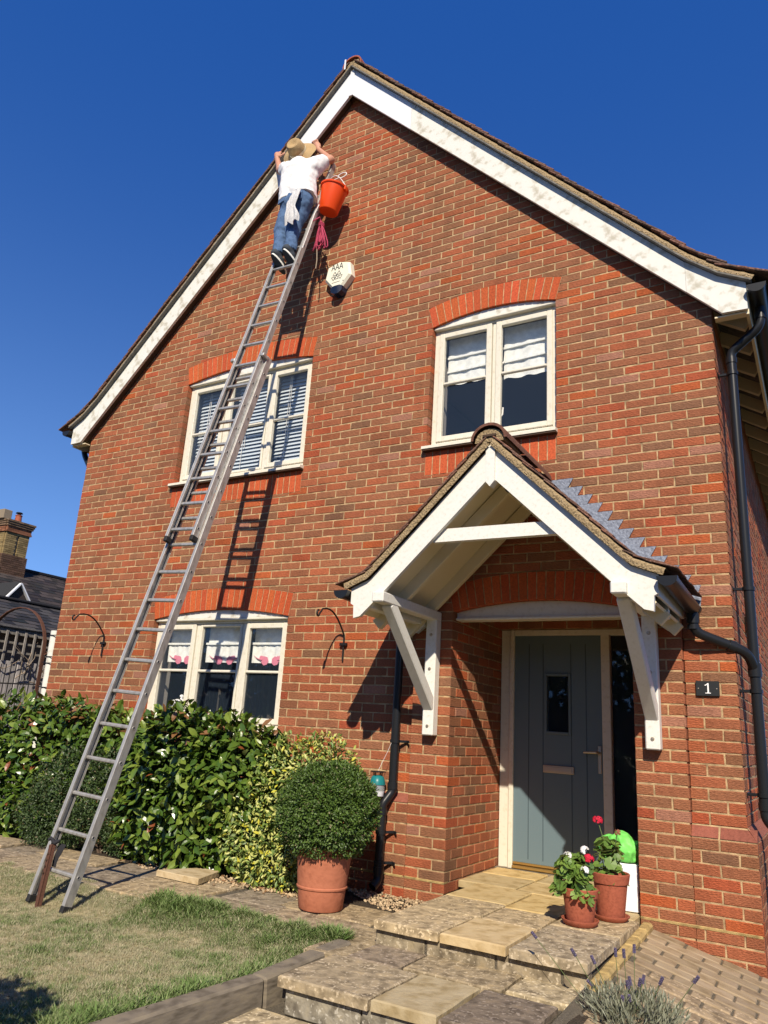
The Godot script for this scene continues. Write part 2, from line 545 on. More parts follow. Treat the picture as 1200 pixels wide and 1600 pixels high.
# a face of running bond. xf: frame (x along, y up, z out). u from 0 at the starting corner towards -x.
# odd courses start with a header. keep / cuts are outlines in the frame's x, y.
func brick_face(part: String, house: Node3D, xf: Transform3D, u0: float, u1: float, k0: int, k1: int, keep: PackedVector2Array, cuts: Array, corner_deep := false, flip := 0, starts := [0.0, 0.0]) -> MeshInstance3D:
	var mort := MB.new()
	var field := MB.new()
	var grown_cuts := []
	var cut_boxes := []
	for c in cuts:
		grown_cuts.append(grown(c, 0.004))
		var bb := Rect2(c[0], Vector2.ZERO)
		for q in c:
			bb = bb.expand(q)
		cut_boxes.append(bb.grow(0.01))
	var node_pending := []
	for k in range(k0, k1):
		var y0 := k * C
		for p in clip_all(rect(u0 + 0.002, y0 - 0.0052, u1 - 0.006, y0 + C - 0.0048), keep, grown_cuts):
			mort.prism(p, -0.003, -0.1, xf)
		var odd := (k + flip) % 2 != 0
		var x: float = u1 - starts[1 if odd else 0]
		var first := true
		var run := 0
		while x > u0 + 0.02:
			var w := 0.215
			if first and odd and starts[1] == 0.0:
				w = 0.1025
			var w1 := minf(w, x - u0)
			var left := x - w1
			if left - u0 < 0.045 and left > u0:
				w1 = x - u0
				left = u0
			var d := 0.1025
			if corner_deep and first and odd:
				d = 0.215
			var r := rect(left, y0 + 0.0, x, y0 + C - 0.01)
			var touch := keep.size() > 0
			var bb := Rect2(left, y0, w1, C - 0.01)
			var cutters := []
			for i in cuts.size():
				if cut_boxes[i].intersects(bb):
					cutters.append(cuts[i])
			var polys := [r]
			var whole := true
			if keep.size() or cutters.size():
				polys = clip_all(r, keep, cutters)
				whole = polys.size() == 1 and absf(area_of(polys[0]) - area_of(r)) < 1e-5
			var tone := pick_tone()
			var jit := rng.randf_range(0.86, 1.14)
			if whole:
				var at := xf * Transform3D(Basis(Vector3(0, 0, 1), rng.randf_range(-0.004, 0.004)), Vector3((left + x) * 0.5, y0 + (C - 0.01) * 0.5, rng.randf_range(-0.0004, 0.002)))
				if at.basis.determinant() < 0.0:
					at.basis.x = -at.basis.x
				var dist := CAM - at.origin
				var seen := w1 * maxf(0.0, dist.normalized().dot(xf.basis.z)) / dist.length_squared()
				node_pending.append([seen, at, w1, C - 0.01, d, tone, jit])
			else:
				for p in polys:
					if area_of(p) > 0.0006:
						field.prism(p, rng.randf_range(-0.0005, 0.002), -d, xf, tones[tone] * jit)
			x = left - 0.01
			first = false
			run += 1
	var m := put(part, mort, M.mortar, house)
	for q in node_pending:
		pending.append([q[0], m, field, q[1], q[2], q[3], q[4], q[5], q[6]])
	fields.append([m, field])
	return m

var fields := []

func finish_bricks() -> void:
	for t in tones:
		var q: StandardMaterial3D = M.brick.duplicate()
		q.vertex_color_use_as_albedo = false
		q.albedo_color = (t as Color).linear_to_srgb()
		tone_mats.append(q)
	pending.sort_custom(func(a, b): return a[0] > b[0])
	for i in pending.size():
		var q: Array = pending[i]
		if i < 300:
			var key := "%d_%d_%d" % [int(q[4] * 1000), int(q[6] * 1000), i % 4]
			if not brick_cache.has(key):
				var mb := MB.new()
				brick_shape(mb, Transform3D.IDENTITY, q[4], q[5], q[6], Color.WHITE, i % 4 + 1)
				brick_cache[key] = mb.mesh()
			var o := MeshInstance3D.new()
			o.mesh = brick_cache[key]
			o.material_override = tone_mats[q[7]]
			o.transform = q[3]
			set_in(o, "brick", q[1])
		else:
			brick_shape(q[2], q[3], q[4], q[5], q[6], tones[q[7]] * q[8], i)
	for f in fields:
		if f[1].v.size():
			put("brick_field", f[1], M.brick, f[0], true)

# a bed of mortar along a verge, one uneven strip; line(d) gives its foot at distance d from the ridge
func verge_strip(cx: float, s: float, to: float, line: Callable, zf: float, zb: float, lift: float, high: float) -> MB:
	var mb := MB.new()
	var rows := []
	var n := int(to / 0.035)
	for i in n + 1:
		var d := to * i / n
		var a := Vector2(cx + s * d, line.call(d))
		var b := Vector2(cx + s * (d + 0.02), line.call(d + 0.02))
		var t := (b - a).normalized()
		var up := Vector2(-t.y, t.x) if s > 0 else Vector2(t.y, -t.x)
		var row := PackedVector3Array()
		for q in [[lift, zf - 0.004], [lift + high * 0.3, zf + rng.randf_range(-0.003, 0.004)], [lift + high * 0.7, zf + rng.randf_range(-0.004, 0.004)], [lift + high + rng.randf_range(-0.004, 0.003), zf - 0.01], [lift + high, zb]]:
			var p: Vector2 = a + up * q[0]
			row.append(Vector3(p.x, p.y, q[1]))
		rows.append(row)
	mb.grid(rows, false, func(_p): return Vector3(0, 0.3, 1))
	return mb

# segmental arch: outline of its ring and of the opening beneath
func arc(xl: float, xr: float, ys: float, rise: float, off: float, t: float) -> Vector2:
	var c := (xl + xr) * 0.5
	var hw := (xr - xl) * 0.5
	var R := (hw * hw + rise * rise) / (2.0 * rise)
	var half := asin(hw / R)
	var a := lerpf(-half, half, t)
	return Vector2(c + (R + off) * sin(a), ys + rise - R + (R + off) * cos(a))

func arch_outline(xl: float, xr: float, ys: float, rise: float, th: float, lo: float) -> PackedVector2Array:
	var p := PackedVector2Array()
	p.append(Vector2(xl, lo))
	p.append(Vector2(xr, lo))
	p.append(arc(xl, xr, ys, rise, 0, 1))
	for i in 17:
		p.append(arc(xl, xr, ys, rise, th, 1.0 - i / 16.0))
	p.append(arc(xl, xr, ys, rise, 0, 0))
	return p

func arch_bricks(house: Node3D, xl: float, xr: float, ys: float, rise: float, n: int, zf: float, called: String) -> void:
	var mort := MB.new()
	var ring := PackedVector2Array()
	for i in 17:
		ring.append(arc(xl, xr, ys, rise, 0.004, i / 16.0))
	for i in 17:
		ring.append(arc(xl, xr, ys, rise, 0.219, 1.0 - i / 16.0))
	mort.prism(ring, zf - 0.0015, zf - 0.1, Transform3D.IDENTITY)
	var part := put(called, mort, M.mortar, house)
	for i in n:
		var g := 0.0045 / (xr - xl)
		var a := float(i) / n + g
		var b := float(i + 1) / n - g
		var mb := MB.new()
		var p := PackedVector2Array([arc(xl, xr, ys, rise, 0, a), arc(xl, xr, ys, rise, 0, b), arc(xl, xr, ys, rise, 0.215, b), arc(xl, xr, ys, rise, 0.215, a)])
		var j := rng.randf_range(0.85, 1.12)
		mb.prism(p, zf + 0.002 + rng.randf_range(-0.001, 0.0015), zf - 0.1, Transform3D.IDENTITY, Color(0.53 * j, 0.1 * j * rng.randf_range(0.9, 1.15), 0.032 * j))
		put("arch_brick", mb, M.arch, part)

func soldier_course(house: Node3D, xl: float, xr: float, y0: float, y1: float, n: int) -> void:
	var mort := MB.new()
	mort.prism(rect(xl, y0 + 0.001, xr, y1), -0.002, -0.1)
	var part := put("sill_course", mort, M.mortar, house)
	for i in n:
		var w := (xr - xl) / n
		var mb := MB.new()
		var j := rng.randf_range(0.85, 1.12)
		mb.prism(rect(xl + i * w + 0.005, y0 + 0.005, xl + (i + 1) * w - 0.005, y1 - 0.003), rng.randf_range(0.0, 0.002), -0.1, Transform3D.IDENTITY, Color(0.52 * j, 0.1 * j, 0.034 * j))
		put("soldier_brick", mb, M.arch, part)

# a slab from z0 to z1 with rectangular holes (cells of a grid, none of which overlap)
func holed(mb: MB, x0: float, x1: float, y0: float, y1: float, z0: float, z1: float, holes: Array) -> void:
	var xs := [x0, x1]
	var ys := [y0, y1]
	for h in holes:
		xs.append_array([h[0], h[2]]); ys.append_array([h[1], h[3]])
	xs.sort(); ys.sort()
	for i in xs.size() - 1:
		for j in ys.size() - 1:
			if xs[i + 1] - xs[i] < 1e-5 or ys[j + 1] - ys[j] < 1e-5:
				continue
			var c := Vector2((xs[i] + xs[i + 1]) * 0.5, (ys[j] + ys[j + 1]) * 0.5)
			var free := true
			for h in holes:
				if c.x > h[0] and c.x < h[2] and c.y > h[1] and c.y < h[3]:
					free = false
			if free:
				mb.box(Vector3(c.x, c.y, (z0 + z1) * 0.5), Vector3(xs[i + 1] - xs[i], ys[j + 1] - ys[j], z1 - z0))

# ---------------------------------------------------------------- bodies: smooth union of tapered capsules, meshed as surface nets
func capsule_d(p: Vector3, a: Vector3, b: Vector3, ra: float, rb: float) -> float:
	var ab := b - a
	var t := clampf((p - a).dot(ab) / maxf(ab.length_squared(), 1e-9), 0.0, 1.0)
	return p.distance_to(a + ab * t) - lerpf(ra, rb, t)

func nets(mb: MB, bones: Array, cell: float, k: float, cut = null, ripple := 0.0, rfreq := 20.0, col := Color.WHITE) -> void:
	var lo := Vector3(1e9, 1e9, 1e9)
	var hi := -lo
	for b in bones:
		var r := maxf(b[2], b[3]) + k + cell * 3.0 + ripple
		lo = lo.min(b[0] - Vector3.ONE * r).min(b[1] - Vector3.ONE * r)
		hi = hi.max(b[0] + Vector3.ONE * r).max(b[1] + Vector3.ONE * r)
	var nx := int((hi.x - lo.x) / cell) + 2
	var ny := int((hi.y - lo.y) / cell) + 2
	var nz := int((hi.z - lo.z) / cell) + 2
	var f := PackedFloat32Array()
	f.resize(nx * ny * nz)
	f.fill(1.0)
	for b in bones:
		var r := maxf(b[2], b[3]) + k + cell * 2.0 + ripple
		var l: Vector3 = (b[0] as Vector3).min(b[1]) - Vector3.ONE * r - lo
		var h: Vector3 = (b[0] as Vector3).max(b[1]) + Vector3.ONE * r - lo
		for z in range(maxi(0, int(l.z / cell)), mini(nz, int(h.z / cell) + 2)):
			for y in range(maxi(0, int(l.y / cell)), mini(ny, int(h.y / cell) + 2)):
				var row := (z * ny + y) * nx
				for x in range(maxi(0, int(l.x / cell)), mini(nx, int(h.x / cell) + 2)):
					var d := capsule_d(lo + Vector3(x, y, z) * cell, b[0], b[1], b[2], b[3])
					var o := f[row + x]
					var q := maxf(k - absf(d - o), 0.0) / k
					f[row + x] = minf(d, o) - q * q * k * 0.25
	var fn := FastNoiseLite.new()
	fn.seed = 4
	fn.frequency = rfreq
	fn.fractal_octaves = 2
	if ripple > 0.0 or cut != null:
		for z in nz:
			for y in ny:
				for x in nx:
					var i := (z * ny + y) * nx + x
					if f[i] < cell * 3.0:
						var p := lo + Vector3(x, y, z) * cell
						if ripple > 0.0:
							f[i] += ripple * fn.get_noise_3d(p.x, p.y, p.z)
						if cut != null:
							f[i] = maxf(f[i], cut.call(p))
	var ids := PackedInt32Array()
	ids.resize(nx * ny * nz)
	ids.fill(-1)
	var pts := PackedVector3Array()
	var nrm := PackedVector3Array()
	var step := [1, nx, nx * ny]
	for z in nz - 1:
		for y in ny - 1:
			for x in nx - 1:
				var i := (z * ny + y) * nx + x
				var s := 0
				var c := []
				for q in 8:
					var g := f[i + (q & 1) + ((q >> 1) & 1) * nx + (q >> 2) * nx * ny]
					c.append(g)
					if g < 0.0:
						s += 1
				if s == 0 or s == 8:
					continue
				var sum := Vector3.ZERO
				var m := 0
				for e in [[0, 1], [2, 3], [4, 5], [6, 7], [0, 2], [1, 3], [4, 6], [5, 7], [0, 4], [1, 5], [2, 6], [3, 7]]:
					var a: float = c[e[0]]
					var b: float = c[e[1]]
					if (a < 0.0) != (b < 0.0):
						var t := a / (a - b)
						var pa := Vector3(e[0] & 1, (e[0] >> 1) & 1, e[0] >> 2)
						var pb := Vector3(e[1] & 1, (e[1] >> 1) & 1, e[1] >> 2)
						sum += pa.lerp(pb, t)
						m += 1
				ids[i] = pts.size()
				pts.append(lo + (Vector3(x, y, z) + sum / m) * cell)
				nrm.append(Vector3(c[1] + c[3] + c[5] + c[7] - c[0] - c[2] - c[4] - c[6], c[2] + c[3] + c[6] + c[7] - c[0] - c[1] - c[4] - c[5], c[4] + c[5] + c[6] + c[7] - c[0] - c[1] - c[2] - c[3]).normalized())
	for z in range(1, nz - 1):
		for y in range(1, ny - 1):
			for x in range(1, nx - 1):
				var i := (z * ny + y) * nx + x
				var a := f[i]
				for ax in 3:
					var b := f[i + step[ax]]
					if (a < 0.0) == (b < 0.0):
						continue
					var su: int = step[(ax + 1) % 3]
					var sw: int = step[(ax + 2) % 3]
					var q := [ids[i], ids[i - su], ids[i - su - sw], ids[i - sw]]
					if q.min() < 0:
						continue
					mb.stri(pts[q[0]], pts[q[1]], pts[q[2]], nrm[q[0]], nrm[q[1]], nrm[q[2]], col)
					mb.stri(pts[q[0]], pts[q[2]], pts[q[3]], nrm[q[0]], nrm[q[2]], nrm[q[3]], col)

# ---------------------------------------------------------------- leaves
func leaf_mesh(l: float, w: float, fold := 0.25, bend := 0.2) -> ArrayMesh:
	var mb := MB.new()
	var t := [0.0, 0.3, 0.6, 0.85, 1.0]
	var ww := [0.12, 0.85, 1.0, 0.55, 0.0]
	for i in 4:
		var a := Vector3(0, -bend * l * t[i] * t[i], l * t[i])
		var b := Vector3(0, -bend * l * t[i + 1] * t[i + 1], l * t[i + 1])
		for s: float in [-1.0, 1.0]:
			var ao := a + Vector3(s * w * 0.5 * ww[i], w * 0.5 * ww[i] * fold, 0)
			var bo := b + Vector3(s * w * 0.5 * ww[i + 1], w * 0.5 * ww[i + 1] * fold, 0)
			mb.tri(a, b, bo, Vector3.UP)
			mb.tri(a, bo, ao, Vector3.UP)
	return mb.mesh()

func leaf_small(l: float, w: float) -> ArrayMesh:
	var mb := MB.new()
	mb.tri(Vector3(0, 0, 0), Vector3(w * 0.5, w * 0.12, l * 0.5), Vector3(0, 0, l), Vector3.UP)
	mb.tri(Vector3(0, 0, 0), Vector3(-w * 0.5, w * 0.12, l * 0.5), Vector3(0, 0, l), Vector3.UP)
	return mb.mesh()

func aim(dir: Vector3, up: Vector3) -> Basis:
	var z := dir.normalized()
	var x := up.cross(z)
	if x.length() < 0.01:
		x = Vector3.RIGHT.cross(z)
	x = x.normalized()
	return Basis(x, z.cross(x), z)

func rdir() -> Vector3:
	return Vector3(rng.randfn(), rng.randfn(), rng.randfn()).normalized()

# leaves through the outer part of lumpy ellipsoids
func crown(blobs: Array, n: int, colfn: Callable, lump: float, depth: float, floor_y: float, smin: float, smax: float, hang := 0.3, lfreq := 3.0) -> Array:
	var fn := FastNoiseLite.new()
	fn.seed = 12
	fn.frequency = lfreq
	var xfs := []
	var cols := []
	var wsum := 0.0
	for b in blobs:
		wsum += b[1].x * b[1].y + b[1].y * b[1].z + b[1].x * b[1].z
	var guard := 0
	while xfs.size() < n and guard < n * 6:
		guard += 1
		var r := rng.randf() * wsum
		var bl: Array = blobs[0]
		for b in blobs:
			r -= b[1].x * b[1].y + b[1].y * b[1].z + b[1].x * b[1].z
			bl = b
			if r <= 0.0:
				break
		var d := rdir()
		var q := 1.0 - depth * pow(rng.randf(), 1.6)
		var base: Vector3 = bl[0] + d * (bl[1] as Vector3)
		q += lump * fn.get_noise_3d(base.x, base.y, base.z)
		var p: Vector3 = bl[0] + d * (bl[1] as Vector3) * q
		if p.y < floor_y:
			continue
		var inside := false
		for b in blobs:
			if b != bl:
				var e: Vector3 = (p - b[0]) / b[1]
				if e.length() < 0.72:
					inside = true
		if inside:
			continue
		var nrm: Vector3 = (d / (bl[1] as Vector3)).normalized()
		var tip := (nrm * 0.9 + rdir() * 1.0 + Vector3(0, -hang, 0)).normalized()
		var up := (nrm + Vector3.UP * 0.8 + rdir() * 0.6).normalized()
		var s := rng.randf_range(smin, smax)
		xfs.append(Transform3D(aim(tip, up).scaled(Vector3(s, s, s)), p))
		cols.append(colfn.call(p, nrm, q))
	return [xfs, cols]

func plant(o: Node3D, mesh: Mesh, cr: Array, m: Material, singles: int, called := "leaf") -> void:
	var order := range(cr[0].size())
	if singles > 0:
		var key := func(i): return (cr[0][i] as Transform3D).origin.distance_to(CAM) - 0.25 * (cr[0][i] as Transform3D).basis.get_scale().x
		order = Array(order)
		order.sort_custom(func(a, b): return key.call(a) < key.call(b))
	var xs := []
	var cs := []
	var tint := {}
	for k in order.size():
		var i: int = order[k]
		if k < singles:
			var col: Color = cr[1][i]
			var q := Vector3i(int(col.r * 50), int(col.g * 25), int(col.b * 25))
			if not tint.has(q):
				var tm: StandardMaterial3D = m.duplicate()
				tm.vertex_color_use_as_albedo = false
				tm.albedo_color = col.linear_to_srgb()
				tint[q] = tm
			var mi := MeshInstance3D.new()
			mi.mesh = mesh
			mi.material_override = tint[q]
			mi.transform = cr[0][i]
			set_in(mi, called, o)
		else:
			xs.append(cr[0][i]); cs.append(cr[1][i])
	many("foliage", mesh, xs, cs, m, o, true)

func stems(o: Node3D, base: Vector3, tops: Array, r: float) -> void:
	for t in tops:
		var mb := MB.new()
		var mid: Vector3 = base.lerp(t, 0.5) + Vector3(rng.randf_range(-0.05, 0.05), 0.0, rng.randf_range(-0.05, 0.05))
		mb.tube([base + Vector3(rng.randf_range(-0.05, 0.05), 0, rng.randf_range(-0.05, 0.05)), mid, t], [r, r * 0.75, r * 0.3], 6)
		put("stem", mb, M.bark, o)

# ---------------------------------------------------------------- the place
func _ready() -> void:
	rng.seed = 20
	var cam := Camera3D.new()
	cam.name = "camera"
	cam.transform = Transform3D(Basis(Vector3.UP, 0.5371) * Basis(Vector3.RIGHT, 0.2827) * Basis(Vector3.BACK, 0.0627), CAM)
	cam.fov = rad_to_deg(2.0 * atan(800.0 / 1172.87))
	cam.near = 0.05
	cam.far = 2000.0
	add_child(cam)
	cam.current = true
	var env := Environment.new()
	env.background_mode = Environment.BG_SKY
	var sm := ProceduralSkyMaterial.new()
	sm.sky_top_color = lin(0.012, 0.072, 0.3)
	sm.sky_horizon_color = lin(0.27, 0.55, 1.1)
	sm.sky_curve = 0.175
	sm.ground_horizon_color = lin(0.2, 0.24, 0.24)
	sm.ground_bottom_color = lin(0.1, 0.09, 0.06)
	sm.sun_angle_max = 12.0
	env.sky = Sky.new()
	env.sky.sky_material = sm
	env.tonemap_mode = Environment.TONE_MAPPER_LINEAR
	env.tonemap_exposure = 1.25
	env.sdfgi_enabled = true
	env.ssao_enabled = true
	env.ssil_enabled = true
	var we := WorldEnvironment.new()
	we.name = "world"
	we.environment = env
	add_child(we)
	var sun := DirectionalLight3D.new()
	sun.name = "sun"
	sun.light_energy = 1.6
	sun.light_color = Color(1.0, 0.95, 0.87)
	sun.light_angular_distance = 0.5
	sun.shadow_enabled = true
	sun.look_at_from_position(Vector3.ZERO, SUN)
	add_child(sun)

	make_materials()
	build_ground()
	build_house()
	build_porch()
	build_pipes()
	build_small_fixtures()
	build_ladder()
	build_person()
	build_bucket()
	build_plants()
	build_pots()
	build_left_side()
	build_opposite()

# ---------------------------------------------------------------- ground
func slab(poly: PackedVector2Array, y: float, th: float, m: Material, col: Color, parent: Node, called := "paving_slab", edge := 0.008) -> void:
	# poly in (x, z); a slab with a worn top edge
	if m == M.stone:
		col *= 1.75
	var mb := MB.new()
	var inner := Geometry2D.offset_polygon(poly, -edge)
	if inner.is_empty():
		return
	var ip: PackedVector2Array = inner[0]
	var idx := Geometry2D.triangulate_polygon(ip)
	for i in range(0, idx.size(), 3):
		mb.tri(Vector3(ip[idx[i]].x, y, ip[idx[i]].y), Vector3(ip[idx[i + 1]].x, y, ip[idx[i + 1]].y), Vector3(ip[idx[i + 2]].x, y, ip[idx[i + 2]].y), Vector3.UP, col)
	var cen := Vector2.ZERO
	for p in poly:
		cen += p / poly.size()
	for i in poly.size():
		var a := poly[i]
		var b := poly[(i + 1) % poly.size()]
		var ai := a
		var bi := b
		var da := 1e9
		var db := 1e9
		for q in ip:
			if q.distance_to(a) < da:
				da = q.distance_to(a); ai = q
			if q.distance_to(b) < db:
				db = q.distance_to(b); bi = q
		var o2 := ((a + b) * 0.5 - cen)
		var o := Vector3(o2.x, 0, o2.y)
		mb.quad(Vector3(ai.x, y, ai.y), Vector3(bi.x, y, bi.y), Vector3(b.x, y - edge * 0.8, b.y), Vector3(a.x, y - edge * 0.8, a.y), o.normalized() + Vector3.UP, col)
		mb.quad(Vector3(a.x, y - edge * 0.8, a.y), Vector3(b.x, y - edge * 0.8, b.y), Vector3(b.x, y - th, b.y), Vector3(a.x, y - th, a.y), o, col)
	put(called, mb, m, parent)

func rough_rect(x0: float, z0: float, x1: float, z1: float, j := 0.01) -> PackedVector2Array:
	var p := PackedVector2Array()
	var cs := [Vector2(x0, z0), Vector2(x1, z0), Vector2(x1, z1), Vector2(x0, z1)]
	for i in 4:
		var a: Vector2 = cs[i]
		var b: Vector2 = cs[(i + 1) % 4]
		for t in [0.0, 0.33, 0.67]:
			var q := a.lerp(b, t)
			var ins := (Vector2((x0 + x1) * 0.5, (z0 + z1) * 0.5) - q).normalized()
			p.append(q + ins * rng.randf_range(0.0, j))
	return p

func ramp_y(x: float, z: float) -> float:
	return -0.045 - 0.245 * (x + 0.62) - 0.045 * z

func lawn_y(x: float, z: float) -> float:
	return -0.162 - 0.075 * smoothstep(1.3, 1.9, z) - 0.03 * smoothstep(1.8, 4.5, z)

func lawn_far(z: float) -> float:      # right-hand edge of the lawn, along the sleeper
	return -2.1 - (z - 1.3) * 0.15

func build_ground() -> void:
	var mb := MB.new()
	mb.quad(Vector3(-600, -0.46, -600), Vector3(600, -0.46, -600), Vector3(600, -0.46, 600), Vector3(-600, -0.46, 600), Vector3.UP)
	struct("ground", mb, M.land)
	# bedding under the path and steps
	mb = MB.new()
	mb.box(Vector3(-5.6, -0.33, 0.7), Vector3(7.4, 0.27, 1.38))
	mb.box(Vector3(-1.27, -0.095, 0.02), Vector3(1.22, 0.09, 2.66), Basis.IDENTITY)
	mb.box(Vector3(-1.33, -0.31, 1.56), Vector3(1.3, 0.26, 1.1))
	mb.box(Vector3(-0.9, -0.42, 3.2), Vector3(2.9, 0.2, 2.4))
	struct("path_bed", mb, M.joint)
	# garden path along the house
	mb = MB.new()
	mb.box(Vector3(-5.6, -0.21, 0.97), Vector3(7.36, 0.08, 0.82))
	var path := struct("garden_path", mb, M.joint)
	var greys := [Color(0.33, 0.27, 0.19), Color(0.29, 0.24, 0.18), Color(0.36, 0.29, 0.19), Color(0.26, 0.22, 0.17)]
	var x := -2.18
	var zsplit := [0.92, 1.0, 0.8, 0.95, 0.88, 1.02]
	var i := 0
	while x > -9.0:
		var w := rng.randf_range(0.48, 0.72)
		var zs: float = zsplit[i % 6]
		var zb := 0.56 if x < -2.9 else 0.5
		var y := -0.15 + rng.randf_range(-0.006, 0.005)
		slab(rough_rect(x - w + 0.012, zs + 0.008, x, 1.43 + rng.randf_range(-0.04, 0.03)), y, 0.045, M.stone, greys[i % 4] * rng.randf_range(0.9, 1.12), path)
		var w2 := w + (0.1 if i % 2 == 0 else -0.08)
		slab(rough_rect(x - w2 + 0.012, zb, x, zs - 0.008), y + rng.randf_range(-0.004, 0.004), 0.045, M.stone, greys[(i + 2) % 4] * rng.randf_range(0.9, 1.12), path)
		x -= w
		i += 1
	# upper step: the platform before the door
	mb = MB.new()
	mb.box(Vector3(-1.262, -0.1, 0.0), Vector3(1.18, 0.1, 2.68))
	var plat := struct("door_step", mb, M.joint)
	var sand := [Color(0.52, 0.4, 0.21), Color(0.46, 0.37, 0.21), Color(0.56, 0.42, 0.2)]
	var old := [Color(0.42, 0.34, 0.22), Color(0.46, 0.37, 0.24), Color(0.37, 0.31, 0.22)]
	slab(rough_rect(-1.895, 0.88, -1.475, 1.39), 0.0, 0.05, M.stone, old[1], plat)
	slab(rough_rect(-1.465, 0.9, -1.075, 1.4), 0.002, 0.05, M.stone_clean, Color(0.55, 0.43, 0.25), plat)
	slab(rough_rect(-1.065, 0.72, -0.64, 1.4), -0.001, 0.05, M.stone, old[2], plat)
	slab(rough_rect(-1.895, 0.42, -1.45, 0.87), 0.001, 0.05, M.stone, old[0], plat)
	slab(rough_rect(-1.44, 0.48, -1.075, 0.89), -0.001, 0.05, M.stone, old[1] * 0.95, plat)
	slab(rough_rect(-1.065, 0.22, -0.64, 0.71), 0.0, 0.05, M.stone, old[0], plat)
	slab(rough_rect(-1.895, -0.15, -1.45, 0.41), 0.001, 0.05, M.stone_clean, sand[0], plat)
	slab(rough_rect(-1.44, -0.1, -1.075, 0.47), 0.0, 0.05, M.stone_clean, sand[2], plat)
	slab(rough_rect(-1.065, -0.3, -0.67, 0.21), 0.0, 0.05, M.stone_clean, sand[1], plat)
	slab(rough_rect(-2.06, -0.62, -1.6, -0.16), 0.0, 0.05, M.stone_clean, sand[1], plat)
	slab(rough_rect(-1.59, -0.55, -1.075, -0.11), 0.001, 0.05, M.stone_clean, sand[0], plat)
	slab(rough_rect(-1.065, -0.99, -0.67, -0.31), 0.0, 0.05, M.stone_clean, sand[2], plat)
	slab(rough_rect(-2.06, -0.99, -1.6, -0.63), 0.001, 0.05, M.stone_clean, sand[2], plat)
	slab(rough_rect(-1.59, -0.99, -1.075, -0.56), 0.0, 0.05, M.stone_clean, sand[1], plat)
	# riser stones below its edge
	var rx := -1.898
	for w in [0.33, 0.42, 0.36, 0.14]:
		var rb := MB.new()
		rb.box(Vector3(rx + w * 0.5, -0.1, 1.32), Vector3(w - 0.008, 0.096, 0.07), Basis.IDENTITY, Color(0.55, 0.47, 0.34) * rng.randf_range(0.85, 1.1), 0.008)
		put("riser_stone", rb, M.stone, plat)
		rx += w
	for zz in [0.58, 0.88, 1.18]:
		var rb := MB.new()
		rb.box(Vector3(-1.872, -0.1, zz), Vector3(0.06, 0.096, 0.29), Basis.IDENTITY, Color(0.55, 0.47, 0.34), 0.008)
		put("riser_stone", rb, M.stone, plat)
	# lower tread
	mb = MB.new()
	mb.box(Vector3(-1.33, -0.21, 1.72), Vector3(1.26, 0.1, 0.8))
	var tread := struct("lower_step", mb, M.joint)
	var dk := [Color(0.36, 0.3, 0.21), Color(0.33, 0.27, 0.18), Color(0.27, 0.22, 0.17)]
	slab(rough_rect(-2.17, 1.02, -1.9, 1.68), -0.142, 0.045, M.stone, dk[1], tread)
	slab(rough_rect(-1.96, 1.69, -1.435, 2.2), -0.13, 0.05, M.stone, dk[0], tread)
	slab(rough_rect(-1.89, 1.3, -1.56, 1.68), -0.131, 0.05, M.stone, dk[2], tread)
	slab(rough_rect(-1.55, 1.3, -1.0, 1.66), -0.129, 0.05, M.stone, dk[1], tread)
	slab(rough_rect(-0.99, 1.3, -0.66, 1.64), -0.13, 0.05, M.stone, Color(0.43, 0.36, 0.24), tread)
	slab(rough_rect(-1.425, 1.69, -1.09, 2.19), -0.128, 0.05, M.stone_clean, Color(0.43, 0.36, 0.23), tread)
	slab(rough_rect(-1.08, 1.68, -0.7, 2.2), -0.131, 0.05, M.stone, Color(0.2, 0.165, 0.13), tread)
	rx = -1.93
	for w in [0.44, 0.38, 0.42]:
		var rb := MB.new()
		rb.box(Vector3(rx + w * 0.5, -0.24, 2.13), Vector3(w - 0.008, 0.13, 0.07), Basis.IDENTITY, Color(0.5, 0.47, 0.4) * rng.randf_range(0.85, 1.1), 0.008)
		put("riser_stone", rb, M.stone, tread)
		rx += w
	# paving at the foot of the steps
	mb = MB.new()
	mb.box(Vector3(-0.9, -0.36, 3.2), Vector3(2.7, 0.1, 2.1))
	var low := struct("lower_paving", mb, M.joint)
	slab(rough_rect(-2.06, 2.2, -1.7, 2.85), -0.287, 0.045, M.stone, Color(0.44, 0.37, 0.25), low)
	slab(rough_rect(-1.69, 2.2, -1.2, 2.75), -0.285, 0.045, M.stone, Color(0.26, 0.22, 0.17), low)
	slab(rough_rect(-1.19, 2.2, -0.55, 2.8), -0.286, 0.045, M.stone, Color(0.3, 0.25, 0.18), low)
	slab(rough_rect(-2.2, 2.86, -1.6, 3.5), -0.285, 0.045, M.stone, dk[0], low)
	slab(rough_rect(-1.59, 2.81, -0.9, 3.5), -0.286, 0.045, M.stone, dk[1], low)
	slab(rough_rect(-0.89, 2.81, -0.2, 3.5), -0.285, 0.045, M.stone, dk[0], low)
	# ramp of block paving on the right
	mb = MB.new()
	mb.quad(Vector3(-0.66, ramp_y(-0.66, 0.0) - 0.009, 0.0), Vector3(0.95, ramp_y(0.95, 0.0) - 0.009, 0.0), Vector3(0.95, ramp_y(0.95, 2.6) - 0.009, 2.6), Vector3(-0.66, ramp_y(-0.66, 2.6) - 0.009, 2.6), Vector3.UP)
	mb.quad(Vector3(0.95, ramp_y(0.95, 0.0) - 0.012, 0.0), Vector3(3.0, -0.455, 0.0), Vector3(3.0, -0.458, 2.6), Vector3(0.95, ramp_y(0.95, 2.6) - 0.012, 2.6), Vector3.UP)
